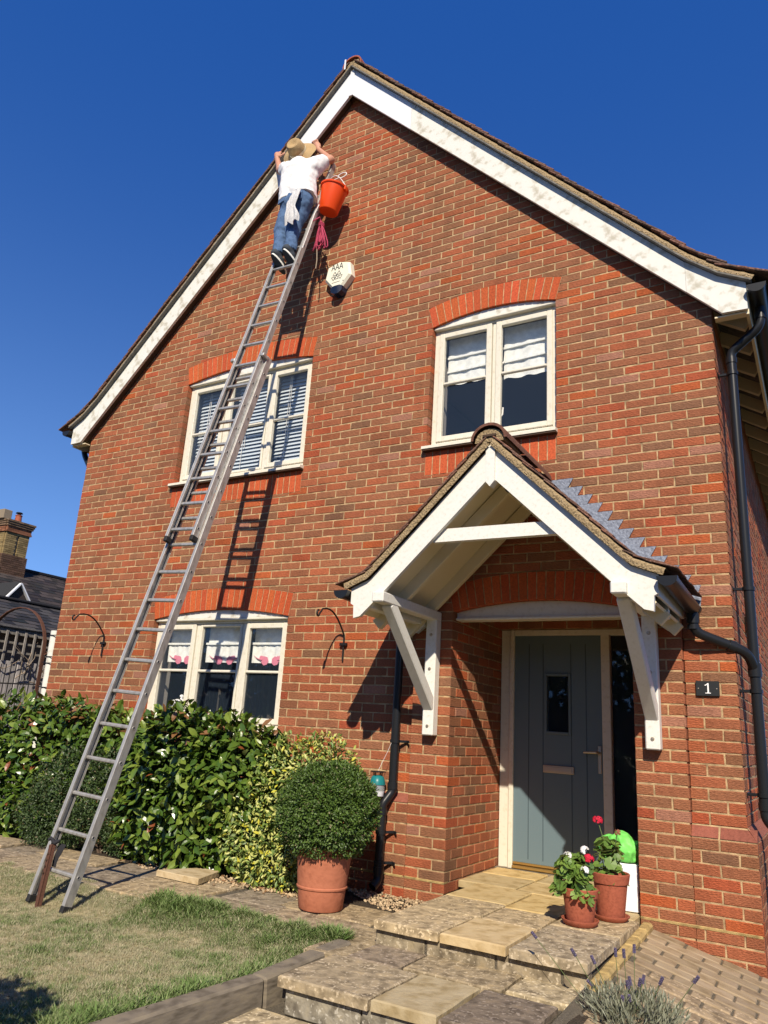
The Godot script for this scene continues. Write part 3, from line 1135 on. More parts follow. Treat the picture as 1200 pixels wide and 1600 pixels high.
	mb.quad(Vector3(0.0, -0.212, -0.002), Vector3(0.95, ramp_y(0.95, 0.0) - 0.012, -0.002), Vector3(0.95, -0.44, -8.0), Vector3(0.0, -0.27, -8.0), Vector3.UP)
	var ramp := struct("block_ramp", mb, M.joint)
	var row := 0
	var z := 0.075
	while z < 1.75:
		var px := -0.585 - (0.1 if row % 2 else 0.0) + rng.randf_range(-0.02, 0.02)
		while px < 0.95:
			var x0 := maxf(px, -0.6)
			var x1 := px + 0.2
			if x1 - x0 > 0.05:
				var cx := (x0 + x1) * 0.5
				var cz := z + 0.05
				var bb := MB.new()
				var tilt := Basis(Vector3(0, 0, 1), -0.24 + rng.randf_range(-0.012, 0.012)) * Basis(Vector3(1, 0, 0), 0.045 + rng.randf_range(-0.02, 0.02)) * Basis(Vector3.UP, rng.randf_range(-0.03, 0.03))
				bb.box(Vector3(cx, ramp_y(cx, cz) - 0.03 + rng.randf_range(-0.003, 0.003), cz), Vector3((x1 - x0) * 1.03 - 0.007, 0.06, 0.091), tilt, Color(0.34, 0.265, 0.18) * rng.randf_range(0.82, 1.12) * (1.7 if z > 0.75 else 1.0), 0.006)
				put("block_paver", bb, M.stone if z > 0.75 else M.stone_clean, ramp)
			px += 0.204
		z += 0.101
		row += 1
	# mortar haunch between platform and ramp
	mb = MB.new()
	for q in 7:
		var z0 := 0.06 + q * 0.19
		mb.bar(Vector3(-0.62, ramp_y(-0.62, z0) + 0.0, z0), Vector3(-0.617, ramp_y(-0.62, z0 + 0.19), z0 + 0.19), 0.07, 0.05, Vector3.UP, 0.014)
	put("mortar_fillet", mb, M.dpc, ramp)
	# planting bed
	mb = MB.new()
	var rows := []
	for a in 14:
		var line := PackedVector3Array()
		for b in 60:
			var px := lerpf(-9.2, -2.0, b / 59.0)
			var pz := lerpf(0.0, 0.6, a / 13.0)
			line.append(Vector3(px, -0.165 + rng.randf_range(-0.012, 0.016) - (0.02 if a == 13 else 0.0), pz))
		rows.append(line)
	mb.grid(rows, false, func(_p): return Vector3.UP)
	struct("planting_bed", mb, M.soil)
	# gravel by the downpipe and chippings along the bed
	var gm := MB.new()
	for s in 7:
		pass
	gm.lathe([Vector2(0.0, -0.6), Vector2(0.75, -0.45), Vector2(1.0, 0.05), Vector2(0.6, 0.5), Vector2(0.0, 0.62)], 6)
	var gx := []
	var gc := []
	for q in 1500:
		var p := Vector3(rng.randf_range(-2.95, -1.93), 0, rng.randf_range(0.06, 0.52))
		if q > 900:
			p = Vector3(rng.randf_range(-4.6, -2.8), 0, 0.56 + absf(rng.randfn()) * 0.07 * (1 if rng.randf() < 0.5 else -1.4))
		elif p.z > 0.5 - 0.35 * smoothstep(-2.3, -2.95, p.x):
			continue
		var s := rng.randf_range(0.006, 0.015)
		p.y = -0.15 + s * 0.4 if p.z > 0.56 else -0.148 + rng.randf_range(-0.004, 0.008)
		gx.append(Transform3D(Basis(rdir(), rng.randf() * TAU).scaled(Vector3(s, s * rng.randf_range(0.6, 1.0), s * rng.randf_range(0.7, 1.1))), p))
		var t := rng.randf()
		gc.append(Color(0.55, 0.42, 0.26).lerp(Color(0.3, 0.2, 0.12), t * t) * rng.randf_range(0.7, 1.15))
	var gr := many("gravel", gm.mesh(), gx, gc, M.gravel)
	tag(gr, "pale buff gravel and chippings by the foot of the downpipe and along the bed", "gravel")
	# fallen leaves
	var lx := []
	var lc := []
	for q in 150:
		var p := Vector3(rng.randf_range(-4.9, -2.8), -0.142, rng.randf_range(0.35, 0.66))
		lx.append(Transform3D(aim(Vector3(rng.randfn(), 0.1, rng.randfn()), Vector3.UP + rdir() * 0.4).scaled(Vector3.ONE * rng.randf_range(0.5, 0.9)), p))
		lc.append(Color(0.25, 0.11, 0.05).lerp(Color(0.4, 0.26, 0.11), rng.randf()))
	var fl := many("fallen_leaves", leaf_mesh(0.07, 0.03), lx, lc, M.blade)
	tag(fl, "scattered dry brown leaves along the edge of the planting bed", "dead leaves")
	# loose slab lying on the path
	var ls := thing("loose_slab", "loose sandy stone slab lying on the path in front of the laurel", "stone slab", Vector3(-3.9, -0.15, 0.72))
	var lp := PackedVector2Array([Vector2(-4.17, 0.87), Vector2(-3.72, 0.88), Vector2(-3.83, 0.52), Vector2(-4.02, 0.55)])
	slab(lp, -0.098, 0.045, M.stone_clean, Color(0.52, 0.42, 0.27), ls, "slab_top", 0.006)
	# lawn: a sheet that follows its edges, and the grass on it
	mb = MB.new()
	rows = []
	for a in 26:
		var line := PackedVector3Array()
		var zz := 1.36 + (7.5 - 1.36) * pow(a / 25.0, 1.5)
		for b in 50:
			var xe := lawn_far(zz) - 0.04
			var xx := xe - 9.0 * pow(b / 49.0, 1.5)
			line.append(Vector3(xx, lawn_y(xx, zz) + rng.randf_range(-0.006, 0.006), zz))
		rows.append(line)
	mb.grid(rows, false, func(_p): return Vector3.UP)
	struct("lawn", mb, M.turf)
	var tuft := MB.new()
	for q in 6:
		var d := Vector3(rng.randf_range(-1, 1), 0, rng.randf_range(-1, 1))
		var o := Vector3(rng.randf_range(-0.012, 0.012), 0, rng.randf_range(-0.012, 0.012))
		var h := rng.randf_range(0.55, 1.0)
		var sx := Vector3(d.z, 0, -d.x).normalized() * 0.0016
		var m1 := o + Vector3(d.x * 0.008, h * 0.022, d.z * 0.008)
		var t1 := o + Vector3(d.x * 0.026, h * 0.036, d.z * 0.026)
		tuft.quad(o - sx, o + sx, m1 + sx * 0.8, m1 - sx * 0.8, Vector3(0, 0.4, 1))
		tuft.tri(m1 - sx * 0.8, m1 + sx * 0.8, t1, Vector3(0, 0.6, 1))
	var fn := FastNoiseLite.new()
	fn.seed = 8
	fn.frequency = 1.1
	var fn2 := FastNoiseLite.new()
	fn2.seed = 18
	fn2.frequency = 5.0
	var xs := []
	var cs := []
	for q in 170000:
		var pz := 1.33 + (6.5 - 1.33) * pow(rng.randf(), 1.9)
		var edge := lawn_far(pz)
		var px := edge + 0.01 - 6.5 * pow(rng.randf(), 1.4)
		if pz < 1.43 and fn2.get_noise_2d(px * 1.3, 0.0) > (pz - 1.36) * 5.0 + (0.1 if px > -3.7 else -0.15):
			continue
		var near_edge := maxf(1.0 - (edge - px) / 0.5, (1.0 - (pz - 1.4) / 0.4) * (1.2 if px > -3.8 else 0.5))
		var green := clampf(0.33 + 0.45 * fn.get_noise_2d(px, pz) + 0.4 * fn2.get_noise_2d(px, pz) + 0.5 * clampf(near_edge, 0.0, 1.0), 0.0, 1.0)
		if px < -3.6 and pz < 1.9:
			green *= 0.5
		if green < 0.22 and rng.randf() < 0.15:
			continue
		var s := rng.randf_range(0.55, 1.15) * (0.6 + 0.85 * green * green) * (1.0 + 0.9 * clampf(near_edge, 0.0, 1.0) * rng.randf() * rng.randf())
		xs.append(Transform3D(Basis(Vector3.UP, rng.randf() * TAU) * Basis(Vector3.RIGHT, rng.randf_range(-0.4, 0.4) + (0.5 if green < 0.3 else 0.0)).scaled(Vector3(s * 1.2, s, s * 1.2)), Vector3(px, lawn_y(px, pz) - 0.004, pz)))
		var dry := Color(0.56, 0.49, 0.34).lerp(Color(0.33, 0.31, 0.18), rng.randf())
		var grn := Color(0.1, 0.19, 0.035).lerp(Color(0.2, 0.26, 0.09), rng.randf())
		cs.append(dry.lerp(grn, smoothstep(0.15, 0.85, green + rng.randf_range(-0.42, 0.42))) * rng.randf_range(0.85, 1.1))
	var g := many("grass", tuft.mesh(), xs, cs, M.blade)
	tag(g, "short patchy lawn grass, straw coloured in the middle and green along its edges", "grass")
	# timber sleeper that holds the lawn
	var sl := thing("timber_sleeper", "weathered grey timber sleeper edging the lawn beside the steps", "sleeper", Vector3(-2.2, -0.3, 2.0))
	mb = MB.new()
	var pts := [Vector3(-2.05, -0.225, 1.42), Vector3(-2.13, -0.28, 2.12), Vector3(-2.3, -0.31, 3.2), Vector3(-2.62, -0.32, 5.2)]
	for q in 3:
		var sb := MB.new()
		sb.bar(pts[q] + Vector3(0, 0, 0.003), pts[q + 1] - Vector3(0, 0, 0.003), 0.11, 0.2, Vector3.UP, 0.012)
		put("timber", sb, M.sleeper, sl)
	tag_piece_soil()

func tag_piece_soil() -> void:
	# earth between the sleeper and the paving at the foot of the steps, and the bed of the lavender
	var mb := MB.new()
	var rows := []
	for a in 12:
		var line := PackedVector3Array()
		for b in 30:
			var x := lerpf(-0.6, 2.4, b / 29.0)
			var z := lerpf(1.5, 3.6, a / 11.0)
			line.append(Vector3(x, ramp_y(minf(x, 0.95), 1.5) + 0.004 - 0.045 * (z - 1.5) + rng.randf_range(-0.02, 0.015), z))
		rows.append(line)
	mb.grid(rows, false, func(_p): return Vector3.UP)
	struct("flower_bed", mb, M.soil)

# ---------------------------------------------------------------- the house
const LX := -7.08
const AX := -3.53            # line of the ridge
func top_line(dx: float) -> float:      # upper edge of the bargeboard
	if dx < 3.36:
		return 8.24 - 1.043 * dx
	if dx < 3.6:
		return 4.7324 - (dx - 3.36) * 0.83
	return 4.5332 - (dx - 3.6) * 0.55

func window(house: Node3D, called: String, label: String, xl: float, xr: float, yb: float, ys: float, rise: float, lights: Array, ytr: float) -> Node3D:
	# frame boards, arched head, sill; lights: [x0, x1, casement]
	var w := Node3D.new()
	set_in(w, called, house)
	w.set_meta("label", label)
	var f := MB.new()
	var z := -0.1
	var fr := 0.05
	# outer frame
	f.box(Vector3(xl + fr * 0.5, (yb + ys) * 0.5, z), Vector3(fr, ys - yb, 0.07), Basis.IDENTITY, Color.WHITE, 0.005)
	f.box(Vector3(xr - fr * 0.5, (yb + ys) * 0.5, z), Vector3(fr, ys - yb, 0.07), Basis.IDENTITY, Color.WHITE, 0.005)
	f.box(Vector3((xl + xr) * 0.5, ys - fr * 0.5, z), Vector3(xr - xl - 2 * fr - 0.002, fr, 0.068), Basis.IDENTITY, Color.WHITE, 0.005)
	f.box(Vector3((xl + xr) * 0.5, yb + 0.02, z), Vector3(xr - xl - 2 * fr - 0.002, 0.04, 0.068), Basis.IDENTITY, Color.WHITE, 0.005)
	for i in lights.size() - 1:
		f.box(Vector3((lights[i][1] + lights[i + 1][0]) * 0.5, (yb + ys) * 0.5 - 0.005, z - 0.003), Vector3(lights[i + 1][0] - lights[i][1] - 0.002, ys - yb - 0.092, 0.06), Basis.IDENTITY, Color.WHITE, 0.005)
	put("frame", f, M.cream, w)
	# arched head board and drip moulding
	var h := MB.new()
	var p := PackedVector2Array([Vector2(xl + 0.002, ys + 0.002), Vector2(xr - 0.002, ys + 0.002)])
	for i in 17:
		var q := arc(xl + 0.002, xr - 0.002, ys + 0.002, rise - 0.004, 0, 1.0 - i / 16.0)
		if i > 0 and i < 16:
			p.append(q)
	h.prism(p, -0.028, -0.13)
	put("arched_head", h, M.old_white, w)
	var d := MB.new()
	d.box(Vector3((xl + xr) * 0.5, ys - 0.012, -0.045), Vector3(xr - xl - 0.006, 0.024, 0.05), Basis.IDENTITY, Color.WHITE, 0.006)
	put("drip_moulding", d, M.cream, w)
	# sill
	var s := MB.new()
	s.prism(PackedVector2Array([Vector2(-0.13, yb - 0.002), Vector2(0.058, yb - 0.026), Vector2(0.06, yb - 0.052), Vector2(-0.13, yb - 0.052)]), xr + 0.012, xl - 0.035, Transform3D(Basis(Vector3(0, 0, 1), Vector3(0, 1, 0), Vector3(1, 0, 0)), Vector3.ZERO), Color.WHITE, true)
	put("sill", s, M.cream, w)
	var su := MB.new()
	su.box(Vector3((xl + xr) * 0.5 - 0.01, yb - 0.06, -0.022), Vector3(xr - xl + 0.044, 0.013, 0.15))  # dark stained strip; shade under the projecting sill put into its colour
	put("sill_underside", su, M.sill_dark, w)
	for L in lights:
		var x0: float = L[0] + 0.003
		var x1: float = L[1] - 0.003
		var y0 := yb + 0.043
		var y1 := ys - fr - 0.003
		var cs := MB.new()
		var st := 0.052 if L[2] else 0.028
		var zc := -0.078 if L[2] else -0.09
		for s2 in [x0 + st * 0.5, x1 - st * 0.5]:
			cs.box(Vector3(s2, (y0 + y1) * 0.5, zc), Vector3(st, y1 - y0, 0.046), Basis.IDENTITY, Color.WHITE, 0.006)
		for s2 in [y0 + st * 0.5, y1 - st * 0.5]:
			cs.box(Vector3((x0 + x1) * 0.5, s2, zc), Vector3(x1 - x0 - 2 * st + 0.002, st, 0.044), Basis.IDENTITY, Color.WHITE, 0.006)
		put("casement", cs, M.cream, w)
		var gb := MB.new()
		gb.box(Vector3((x0 + x1) * 0.5, ytr, zc + 0.002), Vector3(x1 - x0 - 2 * st, 0.026, 0.034), Basis.IDENTITY, Color.WHITE, 0.007)
		put("glazing_bar", gb, M.cream, w)
		for yy in [[y0 + st, ytr - 0.013], [ytr + 0.013, y1 - st]]:
			var g := MB.new()
			var gx := rng.randf_range(-0.004, 0.004)
			g.quad(Vector3(x0 + st, yy[0], zc - 0.008), Vector3(x1 - st, yy[0], zc - 0.008 + gx), Vector3(x1 - st, yy[1], zc - 0.008 + gx), Vector3(x0 + st, yy[1], zc - 0.008), Vector3(0, 0, 1))
			put("pane", g, M.glass, w)
	return w

func cloth_sheet(x0: float, x1: float, y0: float, y1: float, z: float, amp: float, nx: int, waves: float, ragged := 0.0) -> MB:
	var mb := MB.new()
	var rows := []
	for j in 9:
		var line := PackedVector3Array()
		for i in nx + 1:
			var t := float(i) / nx
			var s := j / 8.0
			var y := lerpf(y0, y1, s)
			if ragged > 0.0:
				y += (1.0 - s) * ragged * sin(t * 17.0)
			line.append(Vector3(lerpf(x0, x1, t), y, z + amp * sin(t * waves * TAU + s * 1.7) * (0.4 + 0.6 * (1.0 - s)) + amp * 0.5 * sin(t * waves * 2.3 * TAU)))
		rows.append(line)
	mb.grid(rows, false, func(_p): return Vector3(0, 0, 1))
	return mb

func build_house() -> void:
	var house := thing("brick_house", "red brick gabled house with white bargeboards and a dark blue front door", "house")
	# openings
	var ur := [-2.41, -1.2275, 3.54, 4.73, 0.08]
	var ul := [-5.535, -3.79, 3.54, 4.73, 0.08]
	var gw := [-5.535, -3.79, 1.0, 2.03, 0.08]
	var cuts := []
	for o in [ur, ul]:
		var p := arch_outline(o[0], o[1], o[3], o[4], 0.219, 3.25)
		p[0].x -= 0.02
		cuts.append(p)
	cuts.append(arch_outline(gw[0], gw[1], gw[3], gw[4], 0.219, gw[2] - 0.07))
	var sur := PackedVector2Array([Vector2(-2.41, -0.6), Vector2(-0.328, -0.6), Vector2(-0.328, 2.15), Vector2(-1.385, 3.02), Vector2(-2.41, 2.15)])
	var gable := PackedVector2Array([Vector2(LX, 0.6), Vector2(0, 0.6), Vector2(0, 4.42), Vector2(AX, 8.02), Vector2(LX, 4.42)])
	var all := cuts.duplicate()
	all.append(sur)
	brick_face("front_wall", house, Transform3D.IDENTITY, LX, 0.0, 8, 107, gable, all, true)
	# plinth, its sloping top course, and the piers round the porch, one half brick proud
	var fwd := Transform3D(Basis.IDENTITY, Vector3(0, 0, 0.056))
	var door_cut := PackedVector2Array([Vector2(-2.074, -0.6), Vector2(-0.665, -0.6), Vector2(-0.665, 2.02)])
	for i in 17:
		door_cut.append(arc(-2.074, -0.665, 2.02, 0.08, 0.219, 1.0 - i / 16.0))
	door_cut.append(Vector2(-2.074, 2.02))
	brick_face("door_surround", house, Transform3D(Basis.IDENTITY, Vector3(-2.074, 0, 0.056)), -0.335, 0.0, -3, 27, PackedVector2Array(), [], true)
	brick_face("door_surround", house, Transform3D(Basis.IDENTITY, Vector3(-0.33, 0, 0.056)), -0.335, 0.0, -4, 27, PackedVector2Array(), [])
	brick_face("door_surround", house, Transform3D(Basis.IDENTITY, Vector3(-0.33, 0, 0.056)), -2.079, 0.0, 27, 39, PackedVector2Array([Vector2(-2.079, 1.0), Vector2(0, 1.0), Vector2(0, 2.13), Vector2(-1.055, 3.0), Vector2(-2.079, 2.13)]), [shifted(door_cut, Vector2(0.33, 0))])
	brick_face("plinth", house, Transform3D(Basis.IDENTITY, Vector3(0.056, 0, 0.056)), -0.386, 0.0, -7, 7, PackedVector2Array(), [])
	brick_face("plinth", house, Transform3D(Basis.IDENTITY, Vector3(-2.409, 0, 0.056)), LX - 0.056 + 2.409, 0.0, -7, 7, PackedVector2Array(), [], false, 1)
	for seg in [[-0.33, 0.056], [LX - 0.056, -2.409]]:
		var cm := MB.new()
		cm.quad(Vector3(seg[0], 0.519, 0.05), Vector3(seg[1], 0.519, 0.05), Vector3(seg[1] - (0.05 if seg[1] > 0 else 0.0), 0.6, -0.007), Vector3(seg[0], 0.6, -0.007), Vector3(0, 1, 1))
		var cp := put("plinth_slope", cm, M.mortar, house)
		var x: float = seg[1]
		while x > seg[0] + 0.05:
			var w := minf(0.215, x - seg[0])
			var pb := MB.new()
			pb.prism(PackedVector2Array([Vector2(0.056, 0.525), Vector2(-0.002, 0.592), Vector2(-0.04, 0.592), Vector2(-0.04, 0.525)]), x - 0.001, x - w + 0.001, Transform3D(Basis(Vector3(0, 0, 1), Vector3(0, 1, 0), Vector3(1, 0, 0)), Vector3.ZERO), Color(0.33, 0.11, 0.07) * rng.randf_range(0.8, 1.1), true)
			put("cant_brick", pb, M.brick, cp)
			x -= 0.225
	# damp course: a thick weathered band
	for seg in [[-2.409, -2.074], [-0.665, 0.05], [LX, -2.42]]:
		var db := MB.new()
		db.box(Vector3((seg[0] + seg[1]) * 0.5, -0.004, 0.02), Vector3(seg[1] - seg[0], 0.02, 0.08), Basis.IDENTITY, Color.WHITE, 0.004)
		put("damp_course", db, M.dpc, house)
	# sides of the recess
	var left_x := Transform3D(Basis(Vector3(0, 0, 1), Vector3(0, 1, 0), Vector3(1, 0, 0)), Vector3(-2.074, 0, 0.056))
	brick_face("recess_wall", house, left_x, -1.1, 0.0, -1, 30, PackedVector2Array(), [], false, 0, [0.1125, 0.225])
	var right_x := Transform3D(Basis(Vector3(0, 0, 1), Vector3(0, 1, 0), Vector3(-1, 0, 0)), Vector3(-0.665, 0, 0.056))
	brick_face("recess_wall", house, right_x, -1.1, 0.0, -1, 30, PackedVector2Array(), [], false, 0, [0.1125, 0.1125])
	var back := Transform3D(Basis.IDENTITY, Vector3(-0.665, 0, -0.99))
	brick_face("recess_wall", house, back, -1.409, 0.0, 27, 30, PackedVector2Array(), [])
	var ceil := MB.new()
	ceil.box(Vector3(-1.37, 2.23, -0.52), Vector3(1.46, 0.05, 0.98))
	put("recess_ceiling", ceil, M.lining, house)
	# corner side wall and the far left wall
	brick_face_side(house)
	# arches and soldier courses
	arch_bricks(house, ur[0], ur[1], ur[3], ur[4], 17, 0.0, "window_arch")
	arch_bricks(house, ul[0], ul[1], ul[3], ul[4], 25, 0.0, "window_arch")
	arch_bricks(house, gw[0], gw[1], gw[3], gw[4], 25, 0.0, "window_arch")
	arch_bricks(house, -2.074, -0.665, 2.02, 0.08, 20, 0.058, "door_arch")
	soldier_course(house, ur[0] - 0.02, ur[1], 3.25, 3.475, 16)
	soldier_course(house, ul[0] - 0.02, ul[1], 3.25, 3.475, 24)
	# curved panel under the door arch
	var tp := MB.new()
	var poly := PackedVector2Array([Vector2(-2.07, 1.975), Vector2(-0.668, 1.975)])
	for i in 17:
		poly.append(arc(-2.07, -0.668, 2.02, 0.078, 0, 1.0 - i / 16.0))
	tp.prism(poly, -0.02, -0.09, Transform3D.IDENTITY, Color.WHITE, true)
	put("arched_panel", tp, M.cream, house)
	var tb := MB.new()
	tb.box(Vector3(-1.37, 1.965, -0.05), Vector3(1.4, 0.02, 0.12), Basis.IDENTITY, Color.WHITE, 0.005)
	put("arched_panel_edge", tb, M.cream, house)
	# inner leaf, floors and rooms
	var inner := MB.new()
	var holes := []
	for o in [ur, ul, gw]:
		holes.append([o[0] + 0.03, o[2], o[1] - 0.03, o[3]])
	holes.append([-2.3, -1.0, -0.45, 2.4])
	holed(inner, LX + 0.2, -0.2, -0.4, 4.6, -0.3, -0.135, holes)
	put("inner_leaf", inner, M.room, house)
	var rooms := MB.new()
	rooms.box(Vector3(-3.54, 2.62, -2.3), Vector3(6.6, 0.2, 3.9))
	rooms.box(Vector3(-3.54, 4.75, -2.3), Vector3(6.6, 0.1, 3.9))
	rooms.box(Vector3(-3.54, -0.1, -2.35), Vector3(6.6, 0.2, 2.6))
	rooms.box(Vector3(-3.54, 2.2, -4.2), Vector3(6.8, 5.2, 0.12))
	rooms.box(Vector3(-2.95, 3.7, -2.2), Vector3(0.1, 1.9, 3.7))
	rooms.box(Vector3(-2.95, 1.2, -2.2), Vector3(0.1, 2.5, 3.7))
	put("room_wall", rooms, M.room, house)
	# windows
	var w1 := window(house, "window", "upper right window of two lights above the porch", ur[0], ur[1], ur[2], ur[3], ur[4], [[-2.365, -1.835, true], [-1.8, -1.272, true]], 4.155)
	var w2 := window(house, "window", "upper left window of three lights with venetian blinds", ul[0], ul[1], ul[2], ul[3], ul[4], [[-5.49, -4.985, true], [-4.94, -4.385, false], [-4.34, -3.835, true]], 4.115)
	var w3 := window(house, "window", "ground floor window of three lights behind the laurel", gw[0], gw[1], gw[2], gw[3], gw[4], [[-5.49, -4.985, true], [-4.94, -4.385, false], [-4.34, -3.835, true]], 1.515)
	# roman blinds upstairs on the right
	for L in [[-2.33, -1.87], [-1.77, -1.3]]:
		var bl := cloth_sheet(L[0], L[1], 4.2 if L[0] < -2 else 4.16, 4.68, -0.2, 0.006, 20, 2.0, 0.008)
		put("fabric_blind", bl, M.cloth_white, w1)
		for yy in [4.33, 4.47]:
			var fold := MB.new()
			fold.bar(Vector3(L[0], yy + rng.randf_range(-0.01, 0.01), -0.19), Vector3(L[1], yy + 0.015, -0.19), 0.02, 0.02)
			put("blind_fold", fold, M.cloth_white, w1)
	for hx in [-1.78, -1.79]:
		var hm := MB.new()
		var hy := 4.3 if hx > -1.785 else 3.78
		hm.tube([Vector3(hx + 0.01, hy, -0.16), Vector3(hx + 0.02, hy + 0.03, -0.18), Vector3(hx + 0.02, hy + 0.1, -0.19)], 0.008, 6)
		put("window_handle", hm, M.paint, w1)
	# venetian blinds upstairs on the left
	for L in [[-5.46, -5.02], [-4.9, -4.42], [-4.32, -3.87]]:
		var yy := 3.62
		while yy < 4.66:
			var sm := MB.new()
			sm.box(Vector3((L[0] + L[1]) * 0.5, yy, -0.19), Vector3(L[1] - L[0], 0.0025, 0.046), Basis(Vector3.RIGHT, 1.0 + rng.randf_range(-0.04, 0.04)) * Basis(Vector3(0, 0, 1), rng.randf_range(-0.006, 0.006)))
			put("blind_slat", sm, M.blind, w2)
			yy += 0.042
		var cord := MB.new()
		cord.tube([Vector3(L[0] + 0.14, 4.64, -0.16), Vector3(L[0] + 0.14, 3.66, -0.16)], 0.003, 5)
		cord.tube([Vector3(L[0] + 0.16, 4.64, -0.16), Vector3(L[0] + 0.17, 3.9, -0.16)], 0.003, 5)
		put("blind_cord", cord, M.paint, w2)
	# blinds with pink motifs downstairs
	for L in [[-5.46, -5.0], [-4.93, -4.4], [-4.33, -3.85]]:
		put("fabric_blind", cloth_sheet(L[0], L[1], 1.61, 1.8, -0.19, 0.006, 24, 3.0), M.cloth_white, w3)
		var up := cloth_sheet(L[0], L[1], 1.79, 1.98, -0.21, 0.002, 12, 1.0)
		put("fabric_blind", up, M.cloth_white, w3)
		var rail := MB.new()
		rail.bar(Vector3(L[0], 1.795, -0.18), Vector3(L[1], 1.795, -0.18), 0.02, 0.02)
		put("blind_rail", rail, M.cloth_white, w3)
		for t in [0.36, 0.62]:
			var mx := lerpf(L[0], L[1], t)
			var s := -1.0 if t < 0.5 else 1.0
			var fm := MB.new()
			for q in [[0.0, 0.0, 0.045], [0.03, 0.018, 0.03], [0.05, 0.03, 0.02]]:
				fm.lathe([Vector2(0, 0.002), Vector2(q[2], 0.0), Vector2(0, -0.002)], 7, Transform3D(Basis(Vector3.RIGHT, PI / 2), Vector3(mx + s * q[0], 1.63 + q[1], -0.178)))
			fm.tube([Vector3(mx + s * 0.03, 1.64, -0.177), Vector3(mx + s * 0.09, 1.65, -0.177), Vector3(mx + s * 0.14, 1.68, -0.177)], [0.008, 0.005, 0.001], 5)
			put("pink_motif", fm, M.pink, w3)
	# front door
	var door := Node3D.new()
	set_in(door, "front_door", house)
	door.set_meta("label", "dark blue-grey front door with small pane, letter plate and side light")
	var zf := -0.99
	var df := MB.new()
	df.box(Vector3(-1.956, 1.0, zf - 0.035), Vector3(0.042, 2.03, 0.07), Basis.IDENTITY, Color.WHITE, 0.005)
	df.box(Vector3(-1.115, 1.0, zf - 0.037), Vector3(0.075, 1.95, 0.07), Basis.IDENTITY, Color.WHITE, 0.005)
	df.box(Vector3(-1.32, 1.99, zf - 0.036), Vector3(1.228, 0.05, 0.07), Basis.IDENTITY, Color.WHITE, 0.005)
	df.box(Vector3(-2.02, 1.0, zf - 0.05), Vector3(0.09, 2.03, 0.05))
	df.box(Vector3(-0.69, 1.0, zf - 0.035), Vector3(0.04, 2.03, 0.07), Basis.IDENTITY, Color.WHITE, 0.005)
	put("door_frame", df, M.cream, door)
	var leaf := MB.new()
	holed(leaf, -1.934, -1.154, 0.035, 1.962, zf - 0.07, zf - 0.022, [[-1.635, 1.135, -1.44, 1.61]])
	var lf := put("door_leaf", leaf, M.door, door)
	# groove shade put into darker upright strips, and a moulding round the pane
	var gm := MB.new()
	for gx in [-1.80, -1.67, -1.42, -1.29]:
		if gx < -1.64 or gx > -1.44:
			gm.box(Vector3(gx, 0.99, zf - 0.0205), Vector3(0.006, 1.8, 0.003))
	put("groove_shade_strip", gm, M.door_groove_shade, door)
	var mo := MB.new()
	for s in [[-1.645, 1.372, 0.024, 0.52], [-1.43, 1.372, 0.024, 0.52]]:
		mo.box(Vector3(s[0], s[1], zf - 0.016), Vector3(s[2], s[3], 0.018), Basis.IDENTITY, Color.WHITE, 0.004)
	for s in [[-1.5375, 1.62, 0.191, 0.024], [-1.5375, 1.124, 0.191, 0.024]]:
		mo.box(Vector3(s[0], s[1], zf - 0.016), Vector3(s[2], s[3], 0.018), Basis.IDENTITY, Color.WHITE, 0.004)
	put("pane_moulding", mo, M.door, door)
	var gl := MB.new()
	gl.quad(Vector3(-1.635, 1.135, zf - 0.045), Vector3(-1.44, 1.135, zf - 0.045), Vector3(-1.44, 1.61, zf - 0.045), Vector3(-1.635, 1.61, zf - 0.045), Vector3(0, 0, 1))
	put("pane", gl, M.glass, door)
	gl = MB.new()
	gl.quad(Vector3(-1.077, 0.06, zf - 0.05), Vector3(-0.71, 0.06, zf - 0.05), Vector3(-0.71, 1.965, zf - 0.05), Vector3(-1.077, 1.965, zf - 0.05), Vector3(0, 0, 1))
	put("side_light", gl, M.glass, door)
	var lp := MB.new()
	lp.box(Vector3(-1.532, 0.826, zf - 0.015), Vector3(0.27, 0.062, 0.014), Basis.IDENTITY, Color.WHITE, 0.004)
	lp.box(Vector3(-1.532, 0.826, zf - 0.006), Vector3(0.235, 0.036, 0.006), Basis.IDENTITY, Color.WHITE, 0.002)
	put("letter_plate", lp, M.nickel, door)
	var hd := MB.new()
	hd.box(Vector3(-1.18, 0.93, zf - 0.016), Vector3(0.03, 0.22, 0.012), Basis.IDENTITY, Color.WHITE, 0.004)
	hd.tube([Vector3(-1.18, 0.985, zf - 0.01), Vector3(-1.18, 0.985, zf + 0.04), Vector3(-1.2, 0.986, zf + 0.05), Vector3(-1.3, 0.982, zf + 0.045)], [0.011, 0.011, 0.011, 0.008], 8)
	put("door_handle", hd, M.nickel, door)
	var th := MB.new()
	th.box(Vector3(-1.53, 0.022, zf - 0.02), Vector3(0.8, 0.026, 0.09), Basis.IDENTITY, Color.WHITE, 0.006)
	th.box(Vector3(-1.545, 0.05, zf - 0.01), Vector3(0.77, 0.02, 0.02), Basis.IDENTITY, Color.WHITE, 0.004)
	put("threshold", th, M.brass, door)
	var tk := MB.new()
	tk.box(Vector3(-1.37, -0.03, zf - 0.02), Vector3(1.4, 0.07, 0.12))
	put("threshold_brick", tk, M.sleeper, door)
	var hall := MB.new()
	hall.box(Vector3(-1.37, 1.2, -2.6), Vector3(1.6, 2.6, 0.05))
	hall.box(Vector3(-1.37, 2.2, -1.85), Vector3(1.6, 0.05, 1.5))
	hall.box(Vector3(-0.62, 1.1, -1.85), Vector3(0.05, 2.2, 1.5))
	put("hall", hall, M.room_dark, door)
	build_roof(house)
	finish_bricks()

